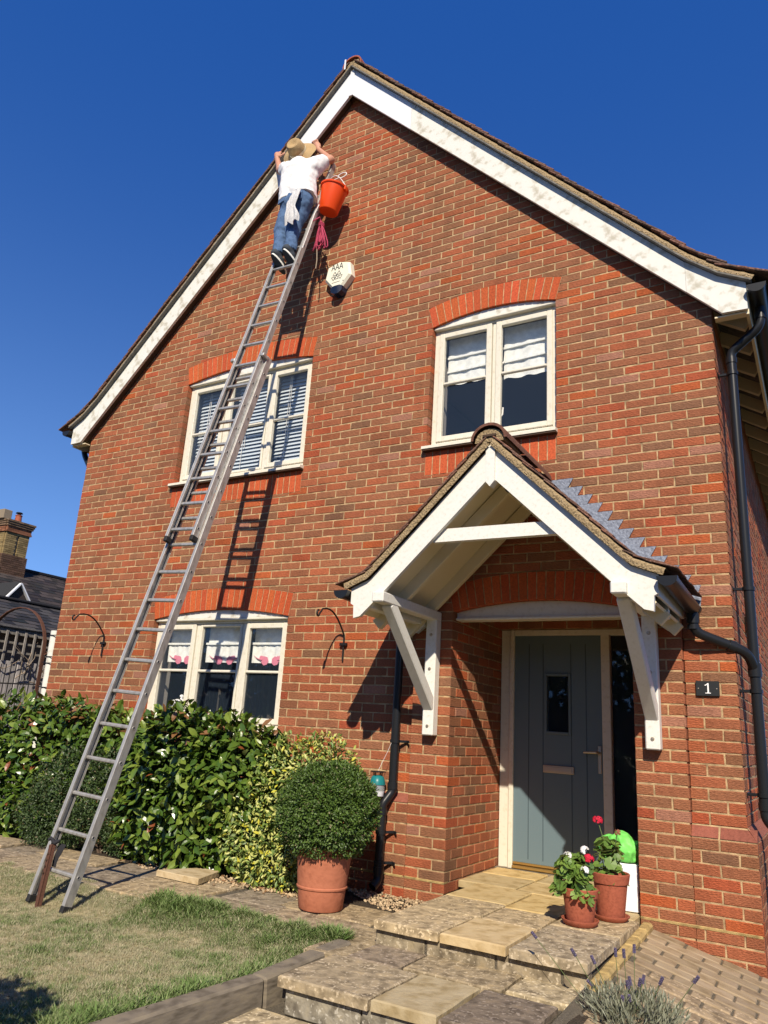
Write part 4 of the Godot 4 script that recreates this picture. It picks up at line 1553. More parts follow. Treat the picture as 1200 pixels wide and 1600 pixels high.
func shifted(p: PackedVector2Array, by: Vector2) -> PackedVector2Array:
	var r := PackedVector2Array()
	for q in p:
		r.append(q + by)
	return r

func brick_face_side(house: Node3D) -> void:
	# right-hand wall, seen very obliquely: courses laid from the corner backwards
	var mort := MB.new()
	var field := MB.new()
	mort.box(Vector3(-0.053, 2.0, -4.06), Vector3(0.1, 4.9, 7.9))
	var m := put("side_wall", mort, M.mortar, house)
	var xf := Transform3D(Basis(Vector3(0, 0, 1), Vector3(0, 1, 0), Vector3(-1, 0, 0)), Vector3.ZERO)
	xf.basis = Basis(Vector3(0, 0, -1), Vector3(0, 1, 0), Vector3(1, 0, 0))
	for k in range(8, 58):
		var odd := k % 2 != 0
		var u := 0.1025 + 0.01
		if odd:
			u = 0.215 + 0.01
		while u < 7.9:
			var w := 0.215 if not (u < 0.2 and not odd) else 0.215
			brick_shape(field, xf * Transform3D(Basis.IDENTITY, Vector3(u + w * 0.5, k * C + 0.0325, rng.randf_range(-0.002, 0.002))), w, 0.065, 0.05, tones[pick_tone()] * rng.randf_range(0.86, 1.14), k * 60 + int(u * 4))
			u += 0.225
	fields.append([m, field])
	brick_face("plinth", house, Transform3D(Basis(Vector3(0, 0, -1), Vector3(0, 1, 0), Vector3(1, 0, 0)), Vector3(0.056, 0, -7.95)), -7.89, 0.0, -7, 7, PackedVector2Array(), [])
	var sl := MB.new()
	sl.quad(Vector3(0.056, 0.525, 0.056), Vector3(0.0, 0.6, 0.0), Vector3(0.0, 0.6, -8), Vector3(0.056, 0.525, -8), Vector3(1, 1, 0), Color(0.33, 0.11, 0.07))
	put("plinth_slope", sl, M.brick, house)
	var lw := MB.new()
	lw.box(Vector3(LX + 0.06, 2.0, -4.05), Vector3(0.11, 4.9, 7.8), Basis.IDENTITY, Color(0.28, 0.09, 0.05))
	lw.box(Vector3(-3.54, 2.0, -8.0), Vector3(7.0, 4.9, 0.1), Basis.IDENTITY, Color(0.28, 0.09, 0.05))
	put("rear_wall", lw, M.brick, house)

func build_roof(house: Node3D) -> void:
	var roof := MB.new()
	# boarding under the tiles
	for s: float in [-1.0, 1.0]:
		for q in [[0.0, 3.36], [3.36, 3.6], [3.6, 3.8]]:
			var a := Vector3(AX + s * q[0], top_line(q[0]) - 0.015, 0)
			var b := Vector3(AX + s * q[1], top_line(q[1]) - 0.015, 0)
			for z in [[0.07, -8.2]]:
				var t := (b - a).normalized()
				var up := Vector3(-t.y * s, t.x * s, 0)
				if up.y < 0:
					up = -up
				var c := (a + b) * 0.5 + Vector3(0, 0, (z[0] + z[1]) * 0.5)
				roof.box(c - up * 0.02, Vector3(a.distance_to(b), 0.03, z[0] - z[1]), Basis(t, up, t.cross(up)))
	var rf := put("roof", roof, M.undercloak, house)
	# bargeboards: fresh paint near the top, weathered paint below
	for s: float in [-1.0, 1.0]:
		var fresh_to := 0.92 if s < 0 else 0.8
		for part in [[0.0, fresh_to], [fresh_to, 3.37], [3.37, 3.785]]:
			var p := PackedVector2Array()
			var a: float = part[0]
			var b: float = part[1]
			var low := func(dx: float) -> float: return 7.89 - 1.018 * dx
			p.append(Vector2(AX + s * (a + 0.0008), low.call(a)))
			if b > 3.7:
				p.append(Vector2(AX + s * 3.61, low.call(3.61)))
				p.append(Vector2(AX + s * 3.785, 4.21))
				p.append(Vector2(AX + s * 3.785, top_line(3.785)))
				p.append(Vector2(AX + s * 3.6, top_line(3.6)))
			else:
				p.append(Vector2(AX + s * (b - 0.0008), low.call(b)))
				p.append(Vector2(AX + s * (b - 0.0008), top_line(b)))
			p.append(Vector2(AX + s * (a + 0.0008), top_line(a)))
			var bm := MB.new()
			bm.prism(p, 0.105, 0.075, Transform3D.IDENTITY, Color.WHITE, true)
			var o := put("bargeboard", bm, M.fresh if a < 0.1 else M.old_white, house)
			if a < 0.1:
				o.set_meta("label", "freshly painted upper part of the %s bargeboard" % ("left" if s < 0 else "right"))
		# cover fillet down the middle joint is on the left board; soffit behind the board
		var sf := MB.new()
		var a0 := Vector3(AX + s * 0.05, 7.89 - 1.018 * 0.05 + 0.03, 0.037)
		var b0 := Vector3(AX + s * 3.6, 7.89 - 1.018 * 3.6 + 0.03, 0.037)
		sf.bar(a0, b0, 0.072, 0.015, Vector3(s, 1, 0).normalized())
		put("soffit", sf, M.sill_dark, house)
		# mortar bed and undercloak along the verge
		var um := MB.new()
		var dx := 0.0
		while dx < 3.82:
			var e := minf(dx + 0.1, 3.82)
			var a := Vector3(AX + s * dx, top_line(dx), 0.055)
			var b := Vector3(AX + s * e, top_line(e), 0.055)
			var t := (b - a).normalized()
			var up := Vector3(-t.y, t.x, 0) if s > 0 else Vector3(t.y, -t.x, 0)
			um.bar(a + up * 0.008, b + up * 0.008, 0.2, 0.012, up)
			dx = e
		put("undercloak", um, M.undercloak, house)
		put("verge_mortar", verge_strip(AX, s, 3.82, top_line, 0.14, 0.02, 0.014, 0.046), M.verge, house)
		# tiles: the verge column piece by piece, the rest as one
		var tile := MB.new()
		tile.box(Vector3(0, 0.0, 0), Vector3(0.24, 0.015, 0.163), Basis.IDENTITY, Color.WHITE, 0.003)
		var tm := tile.mesh()
		var xs := []
		var cs := []
		var d := 0.06
		while d < 3.9:
			var dd := minf(d, 3.78)
			var a := Vector3(AX + s * (dd - 0.05), top_line(dd - 0.05), 0)
			var b := Vector3(AX + s * (dd + 0.05), top_line(dd + 0.05), 0)
			var t := (b - a).normalized()
			var up := Vector3(-t.y, t.x, 0) if s > 0 else Vector3(t.y, -t.x, 0)
			var at := Vector3(AX + s * d, top_line(dd) - (d - dd) * 0.5, 0) + up * 0.088
			var tilt := Basis(t, up, t.cross(up)) * Basis(Vector3(0, 0, 1), (0.085 if t.cross(up).z > 0 else 0.085))
			for col in 50:
				var z := 0.07 - col * 0.165
				var col3 := Color(0.17, 0.085, 0.06).lerp(Color(0.1, 0.07, 0.06), rng.randf()) * rng.randf_range(0.75, 1.2)
				var xf := Transform3D(tilt * Basis(Vector3.UP, rng.randf_range(-0.03, 0.03)) * Basis(Vector3.RIGHT, rng.randf_range(-0.02, 0.02)), at + Vector3(0, 0, z + (0.08 if int(d * 10) % 2 else 0.0) * (0.0 if col == 0 else 1.0)) + up * rng.randf_range(-0.006, 0.008))
				if col == 0:
					var ti := MeshInstance3D.new()
					ti.mesh = tm
					var key := "tile%d" % (int(rng.randf() * 5))
					if not M.has(key):
						M[key] = M.tile.duplicate()
						M[key].vertex_color_use_as_albedo = false
						M[key].albedo_color = (Color(0.27, 0.125, 0.085).lerp(Color(0.16, 0.1, 0.075), rng.randf()) * rng.randf_range(0.8, 1.2)).linear_to_srgb()
					ti.material_override = M[key]
					ti.transform = xf
					set_in(ti, "roof_tile", rf)
				else:
					xs.append(xf); cs.append(col3)
			d += 0.0705
		many("roof_tiles", tm, xs, cs, M.tile, rf, true)
	# ridge tiles
	for i in 19:
		var rm := MB.new()
		var z0 := 0.145 - i * 0.45
		var prof_o := PackedVector3Array()
		var prof_i := PackedVector3Array()
		for k in 13:
			var an := lerpf(-0.2, PI + 0.2, k / 12.0)
			prof_o.append(Vector3(cos(an) * 0.125, sin(an) * 0.115, 0))
			prof_i.append(Vector3(cos(an) * 0.108, sin(an) * 0.098, 0))
		var o0 := Vector3(AX, 8.275, z0)
		var o1 := Vector3(AX, 8.275, z0 - 0.44)
		var ra := PackedVector3Array()
		var rb := PackedVector3Array()
		for k in 13:
			ra.append(o0 + prof_o[k]); rb.append(o1 + prof_o[k])
		rm.grid([ra, rb], false, func(p): return p - Vector3(AX, 8.275, p.z))
		for k in 12:
			rm.quad(o0 + prof_o[k], o0 + prof_o[k + 1], o0 + prof_i[k + 1], o0 + prof_i[k], Vector3(0, 0, 1))
		put("ridge_tile", rm, M.terra_red if i == 0 else M.tile, rf)
	var rb2 := MB.new()
	rb2.box(Vector3(AX, 8.3, 0.04), Vector3(0.2, 0.09, 0.19), Basis.IDENTITY, Color.WHITE, 0.02)
	put("ridge_mortar", rb2, M.verge, rf)
	var clip := MB.new()
	clip.bar(Vector3(AX - 0.085, 8.23, 0.155), Vector3(AX - 0.085, 8.37, 0.155), 0.018, 0.006, Vector3(0, 0, 1))
	put("ridge_clip", clip, M.fresh, rf)
	var cf := MB.new()
	cf.bar(Vector3(AX, 7.86, 0.11), Vector3(AX, 8.22, 0.11), 0.055, 0.012, Vector3(0, 0, 1), 0.004)
	put("joint_cover", cf, M.fresh, house)
	# eaves on both sides: sloping soffit, rafter feet, fascia
	for s: float in [-1.0, 1.0]:
		var wallx := 0.0 if s > 0 else LX
		var em := MB.new()
		em.bar(Vector3(AX + s * 3.78, 4.28, 0.07), Vector3(AX + s * 3.78, 4.28, -8.1), 0.022, 0.19, Vector3.UP)
		put("fascia", em, M.lining, house)
		var i := 0
		var z := -0.2
		while z > -8.0:
			var fm := MB.new()
			fm.bar(Vector3(wallx - s * 0.02, 4.4, z), Vector3(AX + s * 3.765, 4.24, z), 0.05, 0.1, Vector3.UP)
			put("rafter_foot", fm, M.lining, house)
			z -= 0.42
		var bm := MB.new()
		bm.box(Vector3(AX + s * 3.67, 4.205, 0.035), Vector3(0.23, 0.012, 0.07))
		put("eaves_return", bm, M.lining, house)

# ---------------------------------------------------------------- porch
const PX := -1.39
func build_porch() -> void:
	var p := thing("porch_canopy", "white timber gabled porch canopy with clay tiles over the front door", "porch", Vector3(PX, 1.0, 0.5))
	var top := func(dx: float) -> float: return 3.03 - 0.985 * dx if dx < 0.93 else 2.114 - (dx - 0.93) * 0.4
	for s: float in [-1.0, 1.0]:
		var bp := PackedVector2Array()
		for q in [[0.03, top.call(0.03)], [0.93, top.call(0.93)], [1.085, top.call(1.085)], [1.085, 1.94], [1.06, 1.925], [1.055, 1.832], [1.0, 1.845], [0.8, 2.03], [0.03, 2.778]]:
			bp.append(Vector2(PX + s * q[0], q[1]))
		var bm := MB.new()
		bm.prism(bp, 0.98, 0.945, Transform3D.IDENTITY, Color.WHITE, true)
		put("bargeboard", bm, M.paint, p)
		# boarded underside and rafters
		var so := MB.new()
		var a := Vector3(PX, 2.93, 0.5)
		var b := Vector3(PX + s * 1.06, 2.93 - 0.985 * 1.06, 0.5)
		var t := (b - a).normalized()
		var up := Vector3(-t.y, t.x, 0) if s > 0 else Vector3(t.y, -t.x, 0)
		so.bar(a - up * 0.012 * 0.0, b, 0.885, 0.018, up)
		put("soffit_board", so, M.lining, p)
		for z in [0.14, 0.62]:
			var ra := MB.new()
			ra.bar(a + Vector3(0, -0.09, z - 0.5), b + Vector3(0, -0.055, z - 0.5), 0.05, 0.09, up, 0.004)
			put("rafter", ra, M.lining, p)
		# wall plate along the eaves, with its shaped end
		var wp := MB.new()
		wp.bar(Vector3(PX + s * 0.95, 1.955, 0.06), Vector3(PX + s * 0.95, 1.955, 0.944), 0.07, 0.1, Vector3.UP, 0.004)
		put("wall_plate", wp, M.paint, p)
		var fa := MB.new()
		fa.bar(Vector3(PX + s * 1.075, 1.99, 0.06), Vector3(PX + s * 1.075, 1.99, 0.943), 0.02, 0.13, Vector3.UP, 0.003)
		put("fascia", fa, M.paint, p)
		for z in [0.1, 0.5]:
			var rt := MB.new()
			rt.prism(PackedVector2Array([Vector2(PX + s * 0.9, 1.99), Vector2(PX + s * 1.06, 1.99), Vector2(PX + s * 1.06, 1.86), Vector2(PX + s * 0.98, 1.84), Vector2(PX + s * 0.9, 1.9)]), z + 0.025, z - 0.025, Transform3D.IDENTITY, Color.WHITE, true)
			put("rafter_end", rt, M.paint, p)
		# bracket: post on the wall, arm, raking strut
		var bx := PX + 0.015 + s * 0.845
		var po := MB.new()
		po.bar(Vector3(bx, 1.04, 0.105), Vector3(bx, 1.945, 0.105), 0.095, 0.09, Vector3(0, 0, 1), 0.008)
		put("bracket_post", po, M.paint, p)
		var ar := MB.new()
		ar.bar(Vector3(bx, 1.975, 0.06), Vector3(bx, 1.975, 1.03), 0.095, 0.075, Vector3.UP, 0.008)
		put("bracket_arm", ar, M.paint, p)
		var st := MB.new()
		st.bar(Vector3(bx, 1.255, 0.115), Vector3(bx, 1.955, 0.865), 0.088, 0.085, Vector3(0, 0.7, 0.7), 0.008)
		put("bracket_strut", st, M.paint, p)
		var bo := MB.new()
		for y in [1.11, 1.55, 1.82]:
			bo.lathe([Vector2(0, 0.006), Vector2(0.011, 0.005), Vector2(0.014, 0.0), Vector2(0.014, -0.004)], 10, Transform3D(Basis(Vector3.RIGHT, PI / 2), Vector3(bx, y, 0.151)))
		put("bolt", bo, M.nickel, p)
		# verge mortar, tiles
		var d := 0.0
		put("verge_mortar", verge_strip(PX, s, 1.12, top, 1.019, 0.86, 0.0, 0.052), M.verge, p)
		d = 0.05
		var row := 0
		while d < 1.16:
			var dd := minf(d, 1.08)
			var ta := Vector3(PX + s * (dd - 0.04), top.call(dd - 0.04), 0)
			var tb := Vector3(PX + s * (dd + 0.04), top.call(dd + 0.04), 0)
			var tt := (tb - ta).normalized()
			var tu := Vector3(-tt.y, tt.x, 0) if s > 0 else Vector3(tt.y, -tt.x, 0)
			var bas := Basis(tt, tu, tt.cross(tu))
			bas = bas * Basis(Vector3(0, 0, 1), 0.07)
			if s < 0:
				bas = Basis(tt, tu, tt.cross(tu)) * Basis(Vector3(0, 0, 1), 0.07)
			var at := Vector3(PX + s * d, top.call(dd) - (d - dd) * 0.4, 0) + tu * 0.062
			for c in 7:
				var z0 := 1.026 - c * 0.165 - (0.0825 if row % 2 and c > 0 else 0.0)
				var z1 := z0 - 0.161
				if row % 2 and c == 0:
					z1 = z0 - 0.08 - 0.161 + 0.161
				z1 = maxf(z1, 0.03)
				if z0 - z1 < 0.03:
					continue
				var tm := MB.new()
				var colr := Color(0.3, 0.14, 0.095).lerp(Color(0.2, 0.12, 0.085), rng.randf()) * rng.randf_range(0.75, 1.25)
				tm.box(at + tu * rng.randf_range(-0.003, 0.004) + Vector3(0, 0, (z0 + z1) * 0.5), Vector3(0.19, 0.011, z0 - z1), bas * Basis(Vector3.UP, rng.randf_range(-0.02, 0.02)) * Basis(Vector3.RIGHT, rng.randf_range(-0.02, 0.02)), colr, 0.003)
				put("roof_tile", tm, M.tile, p)
			d += 0.0745
			row += 1
		# lead flashing stepped into the courses
		var sl := -0.985
		var k0 := 28
		for k in range(k0, 42):
			var y := k * C - 0.006
			var xo := (3.10 + 0.07 - y) / 0.985      # where the tiles meet the wall at this height
			if xo < 0.1 or xo > 1.12:
				continue
			var fl := MB.new()
			var q := PackedVector2Array([Vector2(PX + s * (xo - 0.02), y), Vector2(PX + s * minf(xo + 0.2, 1.2), y + 0.002), Vector2(PX + s * minf(xo + 0.155, 1.19), y - 0.074), Vector2(PX + s * minf(xo + 0.04, 1.1), y - 0.075)])
			fl.prism(q, 0.0125 + 0.0012 * (k % 2), 0.003, Transform3D.IDENTITY, Color.WHITE, true)
			put("lead_step", fl, M.lead, p)
	var fl2 := MB.new()
	for s: float in [-1.0, 1.0]:
		fl2.bar(Vector3(PX + s * 0.02, 3.12, 0.055), Vector3(PX + s * 1.13, 2.06, 0.055), 0.1, 0.006, Vector3(s, 1, 0).normalized())
	put("lead_apron", fl2, M.lead, p)
	# tie beam and the pointed block at the apex
	var tie := MB.new()
	tie.prism(PackedVector2Array([Vector2(PX - 0.452, 2.368), Vector2(PX + 0.452, 2.364), Vector2(PX + 0.37, 2.455), Vector2(PX - 0.375, 2.462)]), 0.94, 0.89, Transform3D.IDENTITY, Color.WHITE, true)
	put("tie_beam", tie, M.paint, p)
	var bk := MB.new()
	bk.prism(PackedVector2Array([Vector2(PX - 0.034, 3.01), Vector2(PX - 0.034, 2.765), Vector2(PX, 2.725), Vector2(PX + 0.034, 2.765), Vector2(PX + 0.034, 3.01), Vector2(PX, 3.035)]), 0.998, 0.93, Transform3D.IDENTITY, Color.WHITE, true)
	put("apex_block", bk, M.paint, p)
	# ridge: half round tiles bedded in mortar
	for i in 3:
		var rm := MB.new()
		var z0 := 1.04 - i * 0.34
		var z1 := maxf(z0 - 0.335, 0.02)
		var rows := []
		var o0 := Vector3(PX, 3.06, z0)
		for zz in [z0, z1]:
			var line := PackedVector3Array()
			for k in 13:
				var an := lerpf(0.0, PI, k / 12.0)
				line.append(Vector3(PX + cos(an) * 0.135, 3.06 + sin(an) * 0.125, zz))
			rows.append(line)
		rm.grid(rows, false, func(q): return q - Vector3(PX, 3.06, q.z))
		for k in 12:
			var a0 := lerpf(0.0, PI, k / 12.0)
			var a1 := lerpf(0.0, PI, (k + 1) / 12.0)
			rm.quad(o0 + Vector3(cos(a0) * 0.135, sin(a0) * 0.125, 0), o0 + Vector3(cos(a1) * 0.135, sin(a1) * 0.125, 0), o0 + Vector3(cos(a1) * 0.115, sin(a1) * 0.105, 0), o0 + Vector3(cos(a0) * 0.115, sin(a0) * 0.105, 0), Vector3(0, 0, 1), Color.WHITE)
		put("ridge_tile", rm, M.tile_red, p)
	var rmm := MB.new()
	var half := PackedVector2Array()
	for k in 11:
		var an := lerpf(0.0, PI, k / 10.0)
		half.append(Vector2(PX + cos(an) * 0.112, 3.05 + sin(an) * 0.1))
	rmm.prism(half, 1.015, 0.7, Transform3D.IDENTITY, Color.WHITE)
	put("ridge_mortar", rmm, M.verge, p)
	var slip := MB.new()
	slip.box(Vector3(PX, 3.095, 1.018), Vector3(0.1, 0.016, 0.02))
	put("tile_slip", slip, M.sill_dark, p)

# ---------------------------------------------------------------- rainwater goods
func gutter(o: Node3D, a: Vector3, b: Vector3, r: float) -> void:
	var g := MB.new()
	var t := (b - a).normalized()
	var x := t.cross(Vector3.UP).normalized()
	for rr in [[r, 1.0], [r - 0.004, -1.0]]:
		var rows := []
		for e in [a, b]:
			var line := PackedVector3Array()
			for k in 11:
				var an := lerpf(PI, TAU, k / 10.0)
				line.append(e + x * cos(an) * rr[0] + Vector3.UP * sin(an) * rr[0])
			rows.append(line)
		var sg: float = rr[1]
		g.grid(rows, false, func(p): return (p - a - t * (p - a).dot(t)) * sg)
	put("gutter", g, M.black, o)
	for e in [[a, -1.0], [b, 1.0]]:
		var cp := MB.new()
		var poly := PackedVector2Array()
		for k in 13:
			var an := lerpf(PI, TAU, k / 12.0)
			poly.append(Vector2(cos(an) * (r + 0.004), sin(an) * (r + 0.004)))
		cp.prism(poly, 0.006, -0.03, Transform3D(Basis(x * -e[1] if false else Vector3.UP.cross(t * e[1]).normalized(), Vector3.UP, t * e[1]), e[0]), Color.WHITE, true)
		put("stop_end", cp, M.black, o)

func clip(o: Node3D, at: Vector3, toward: Vector3, r := 0.036) -> void:
	var c := MB.new()
	c.lathe([Vector2(r - 0.002, -0.013), Vector2(r + 0.005, -0.013), Vector2(r + 0.005, 0.013), Vector2(r - 0.002, 0.013)], 18, Transform3D(Basis.IDENTITY, at))
	c.bar(at + toward.normalized() * r, at + toward, 0.02, 0.02, Vector3.UP, 0.003)
	var sd := toward.cross(Vector3.UP).normalized()
	c.bar(at + toward - sd * 0.05, at + toward + sd * 0.05, 0.022, 0.008, toward, 0.002)
	put("pipe_clip", c, M.black, o)

func collar(o: Node3D, at: Vector3, dir: Vector3, r := 0.039, h := 0.05) -> void:
	var c := MB.new()
	c.tube([at - dir.normalized() * h * 0.5, at - dir.normalized() * h * 0.3, at + dir.normalized() * h * 0.3, at + dir.normalized() * h * 0.5], [r, r + 0.002, r + 0.002, r], 18)
	put("collar", c, M.black, o)

func bend(p: Array, n := 5) -> Array:
	# rounds the corners of a path
	var r := [p[0]]
	for i in range(1, p.size() - 1):
		var a: Vector3 = p[i - 1]
		var b: Vector3 = p[i]
		var c: Vector3 = p[i + 1]
		var q := minf(0.07, minf(a.distance_to(b), b.distance_to(c)) * 0.45)
		var s := b + (a - b).normalized() * q
		var e := b + (c - b).normalized() * q
		for k in n + 1:
			var t := float(k) / n
			r.append(s.lerp(b, t).lerp(b.lerp(e, t), t))
	r.append(p[p.size() - 1])
	return r

func build_pipes() -> void:
	var R := 0.034
	# right-hand downpipe with the eaves gutter
	var o := thing("downpipe", "tall black drainpipe down the right corner of the house from the eaves gutter", "drainpipe", Vector3(0.1, -0.2, -0.14))
	gutter(o, Vector3(0.325, 4.37, 0.16), Vector3(0.325, 4.37, -8.1), 0.062)
	var m := MB.new()
	m.tube(bend([Vector3(0.325, 4.34, -0.1), Vector3(0.325, 4.16, -0.1), Vector3(0.1, 4.0, -0.14), Vector3(0.1, 3.9, -0.14)]), R, 16)
	put("swan_neck", m, M.black, o)
	m = MB.new()
	m.tube([Vector3(0.1, 3.92, -0.14), Vector3(0.1, 0.72, -0.14)], R, 18)
	put("pipe", m, M.black, o)
	m = MB.new()
	m.tube(bend([Vector3(0.1, 0.74, -0.14), Vector3(0.1, 0.66, -0.14), Vector3(0.165, 0.58, -0.14), Vector3(0.165, -0.3, -0.14)]), R, 16)
	put("offset_bend", m, M.black, o)
	collar(o, Vector3(0.325, 4.24, -0.1), Vector3.UP)
	collar(o, Vector3(0.1, 3.93, -0.14), Vector3.UP)
	collar(o, Vector3(0.1, 0.73, -0.14), Vector3.UP)
	for y in [3.82, 2.16, 1.46, 0.8]:
		clip(o, Vector3(0.1, y, -0.14), Vector3(-0.095, 0, 0))
	# branch from the porch gutter
	o = thing("porch_gutter", "black gutter of the right side of the porch with its bent outlet pipe", "gutter", Vector3(-0.23, 1.9, 0.5))
	gutter(o, Vector3(-0.245, 2.03, 1.03), Vector3(-0.245, 2.0, 0.07), 0.056)
	m = MB.new()
	m.tube(bend([Vector3(-0.24, 2.0, 0.12), Vector3(-0.24, 1.83, 0.12), Vector3(0.07, 1.71, -0.05), Vector3(0.1, 1.6, -0.14)]), R, 16)
	put("outlet_pipe", m, M.black, o)
	collar(o, Vector3(-0.24, 1.92, 0.12), Vector3.UP, 0.041, 0.07)
	collar(o, Vector3(-0.24, 1.86, 0.12), Vector3.UP, 0.039, 0.03)
	collar(o, Vector3(-0.02, 1.745, 0.0), Vector3(0.31, -0.12, -0.17))
	collar(o, Vector3(0.1, 1.6, -0.14), Vector3.UP, 0.042, 0.09)
	# left-hand downpipe of the porch
	o = thing("downpipe", "black drainpipe left of the porch, ending in an open shoe above the gravel", "drainpipe", Vector3(-2.54, -0.15, 0.08))
	gutter(o, Vector3(-2.535, 2.03, 1.03), Vector3(-2.535, 2.0, 0.05), 0.056)
	m = MB.new()
	m.tube([Vector3(-2.535, 1.98, 0.085), Vector3(-2.535, 0.62, 0.085)], R, 18)
	put("pipe", m, M.black, o)
	m = MB.new()
	m.tube(bend([Vector3(-2.535, 0.66, 0.085), Vector3(-2.535, 0.6, 0.085), Vector3(-2.585, 0.5, 0.145), Vector3(-2.585, 0.43, 0.145)]), R, 16)
	put("offset_bend", m, M.black, o)
	m = MB.new()
	m.tube([Vector3(-2.585, 0.47, 0.145), Vector3(-2.585, 0.0, 0.145)], R, 18)
	put("pipe", m, M.black, o)
	m = MB.new()
	m.tube(bend([Vector3(-2.585, 0.04, 0.145), Vector3(-2.585, -0.04, 0.145), Vector3(-2.6, -0.085, 0.2)]), R, 16, false)
	m.tube(bend([Vector3(-2.585, 0.04, 0.145), Vector3(-2.585, -0.04, 0.145), Vector3(-2.6, -0.085, 0.2)]), R - 0.004, 16, false)
	put("shoe", m, M.black, o)
	collar(o, Vector3(-2.535, 0.64, 0.085), Vector3.UP)
	collar(o, Vector3(-2.585, 0.45, 0.145), Vector3.UP)
	collar(o, Vector3(-2.585, 0.03, 0.145), Vector3.UP)
	clip(o, Vector3(-2.535, 0.98, 0.085), Vector3(0.07, 0, -0.075))
	clip(o, Vector3(-2.585, 0.3, 0.145), Vector3(0.07, 0, -0.085))
	clip(o, Vector3(-2.585, 0.08, 0.145), Vector3(0.07, 0, -0.085))
	# gutter end at the far left eave
	o = thing("eaves_gutter", "black gutter and pipe bend at the far left end of the eaves", "gutter", Vector3(-7.35, 4.3, -1))
	gutter(o, Vector3(-7.37, 4.37, 0.16), Vector3(-7.37, 4.37, -8.1), 0.06)
	m = MB.new()
	m.tube(bend([Vector3(-7.37, 4.32, -0.12), Vector3(-7.33, 4.16, -0.12), Vector3(-7.14, 3.92, -0.12), Vector3(-7.14, 3.3, -0.12)]), R, 12)
	put("pipe_bend", m, M.black, o)

# ---------------------------------------------------------------- lettering
func lettering(called: String, text: String, h: float, at: Transform3D, m: Material, parent: Node, depth := 0.002, font := "Droid Serif") -> void:
	var f := SystemFont.new()
	f.font_names = PackedStringArray([font])
	var t := TextMesh.new()
	t.text = text
	t.font = f
	t.font_size = 48
	t.pixel_size = h / 36.0
	t.depth = depth
	var o := MeshInstance3D.new()
	o.mesh = t
	o.material_override = m
	o.transform = at
	set_in(o, called, parent)

func scroll_bracket(x: float, y: float, label: String) -> void:
	var o := thing("wall_bracket", label, "hanging basket bracket", Vector3(x, y, 0.02), "scrolled iron brackets on the front wall")
	var m := MB.new()
	var p := [Vector3(x, y - 0.14, 0.018), Vector3(x, y + 0.06, 0.018)]
	for i in 9:
		var t := i / 8.0
		p.append(Vector3(x, y + 0.08 + 0.19 * sin(t * PI * 0.62), 0.02 + 0.3 * t + 0.06 * t * t))
	p.append(Vector3(x, y + 0.205, 0.425))
	for i in 8:
		var a := -PI * 0.7 + i * 0.62
		p.append(Vector3(x, y + 0.205 + 0.026 * sin(a) + 0.008, 0.44 + 0.022 * cos(a) * (1.0 - i * 0.05)))
	m.tube(p, 0.008, 8)
	put("scroll", m, M.iron, o)
	var pl := MB.new()
	pl.bar(Vector3(x - 0.035, y + 0.0, 0.02), Vector3(x + 0.035, y, 0.02), 0.025, 0.03, Vector3(0, 0, 1), 0.003)
	put("fixing", pl, M.iron, o)

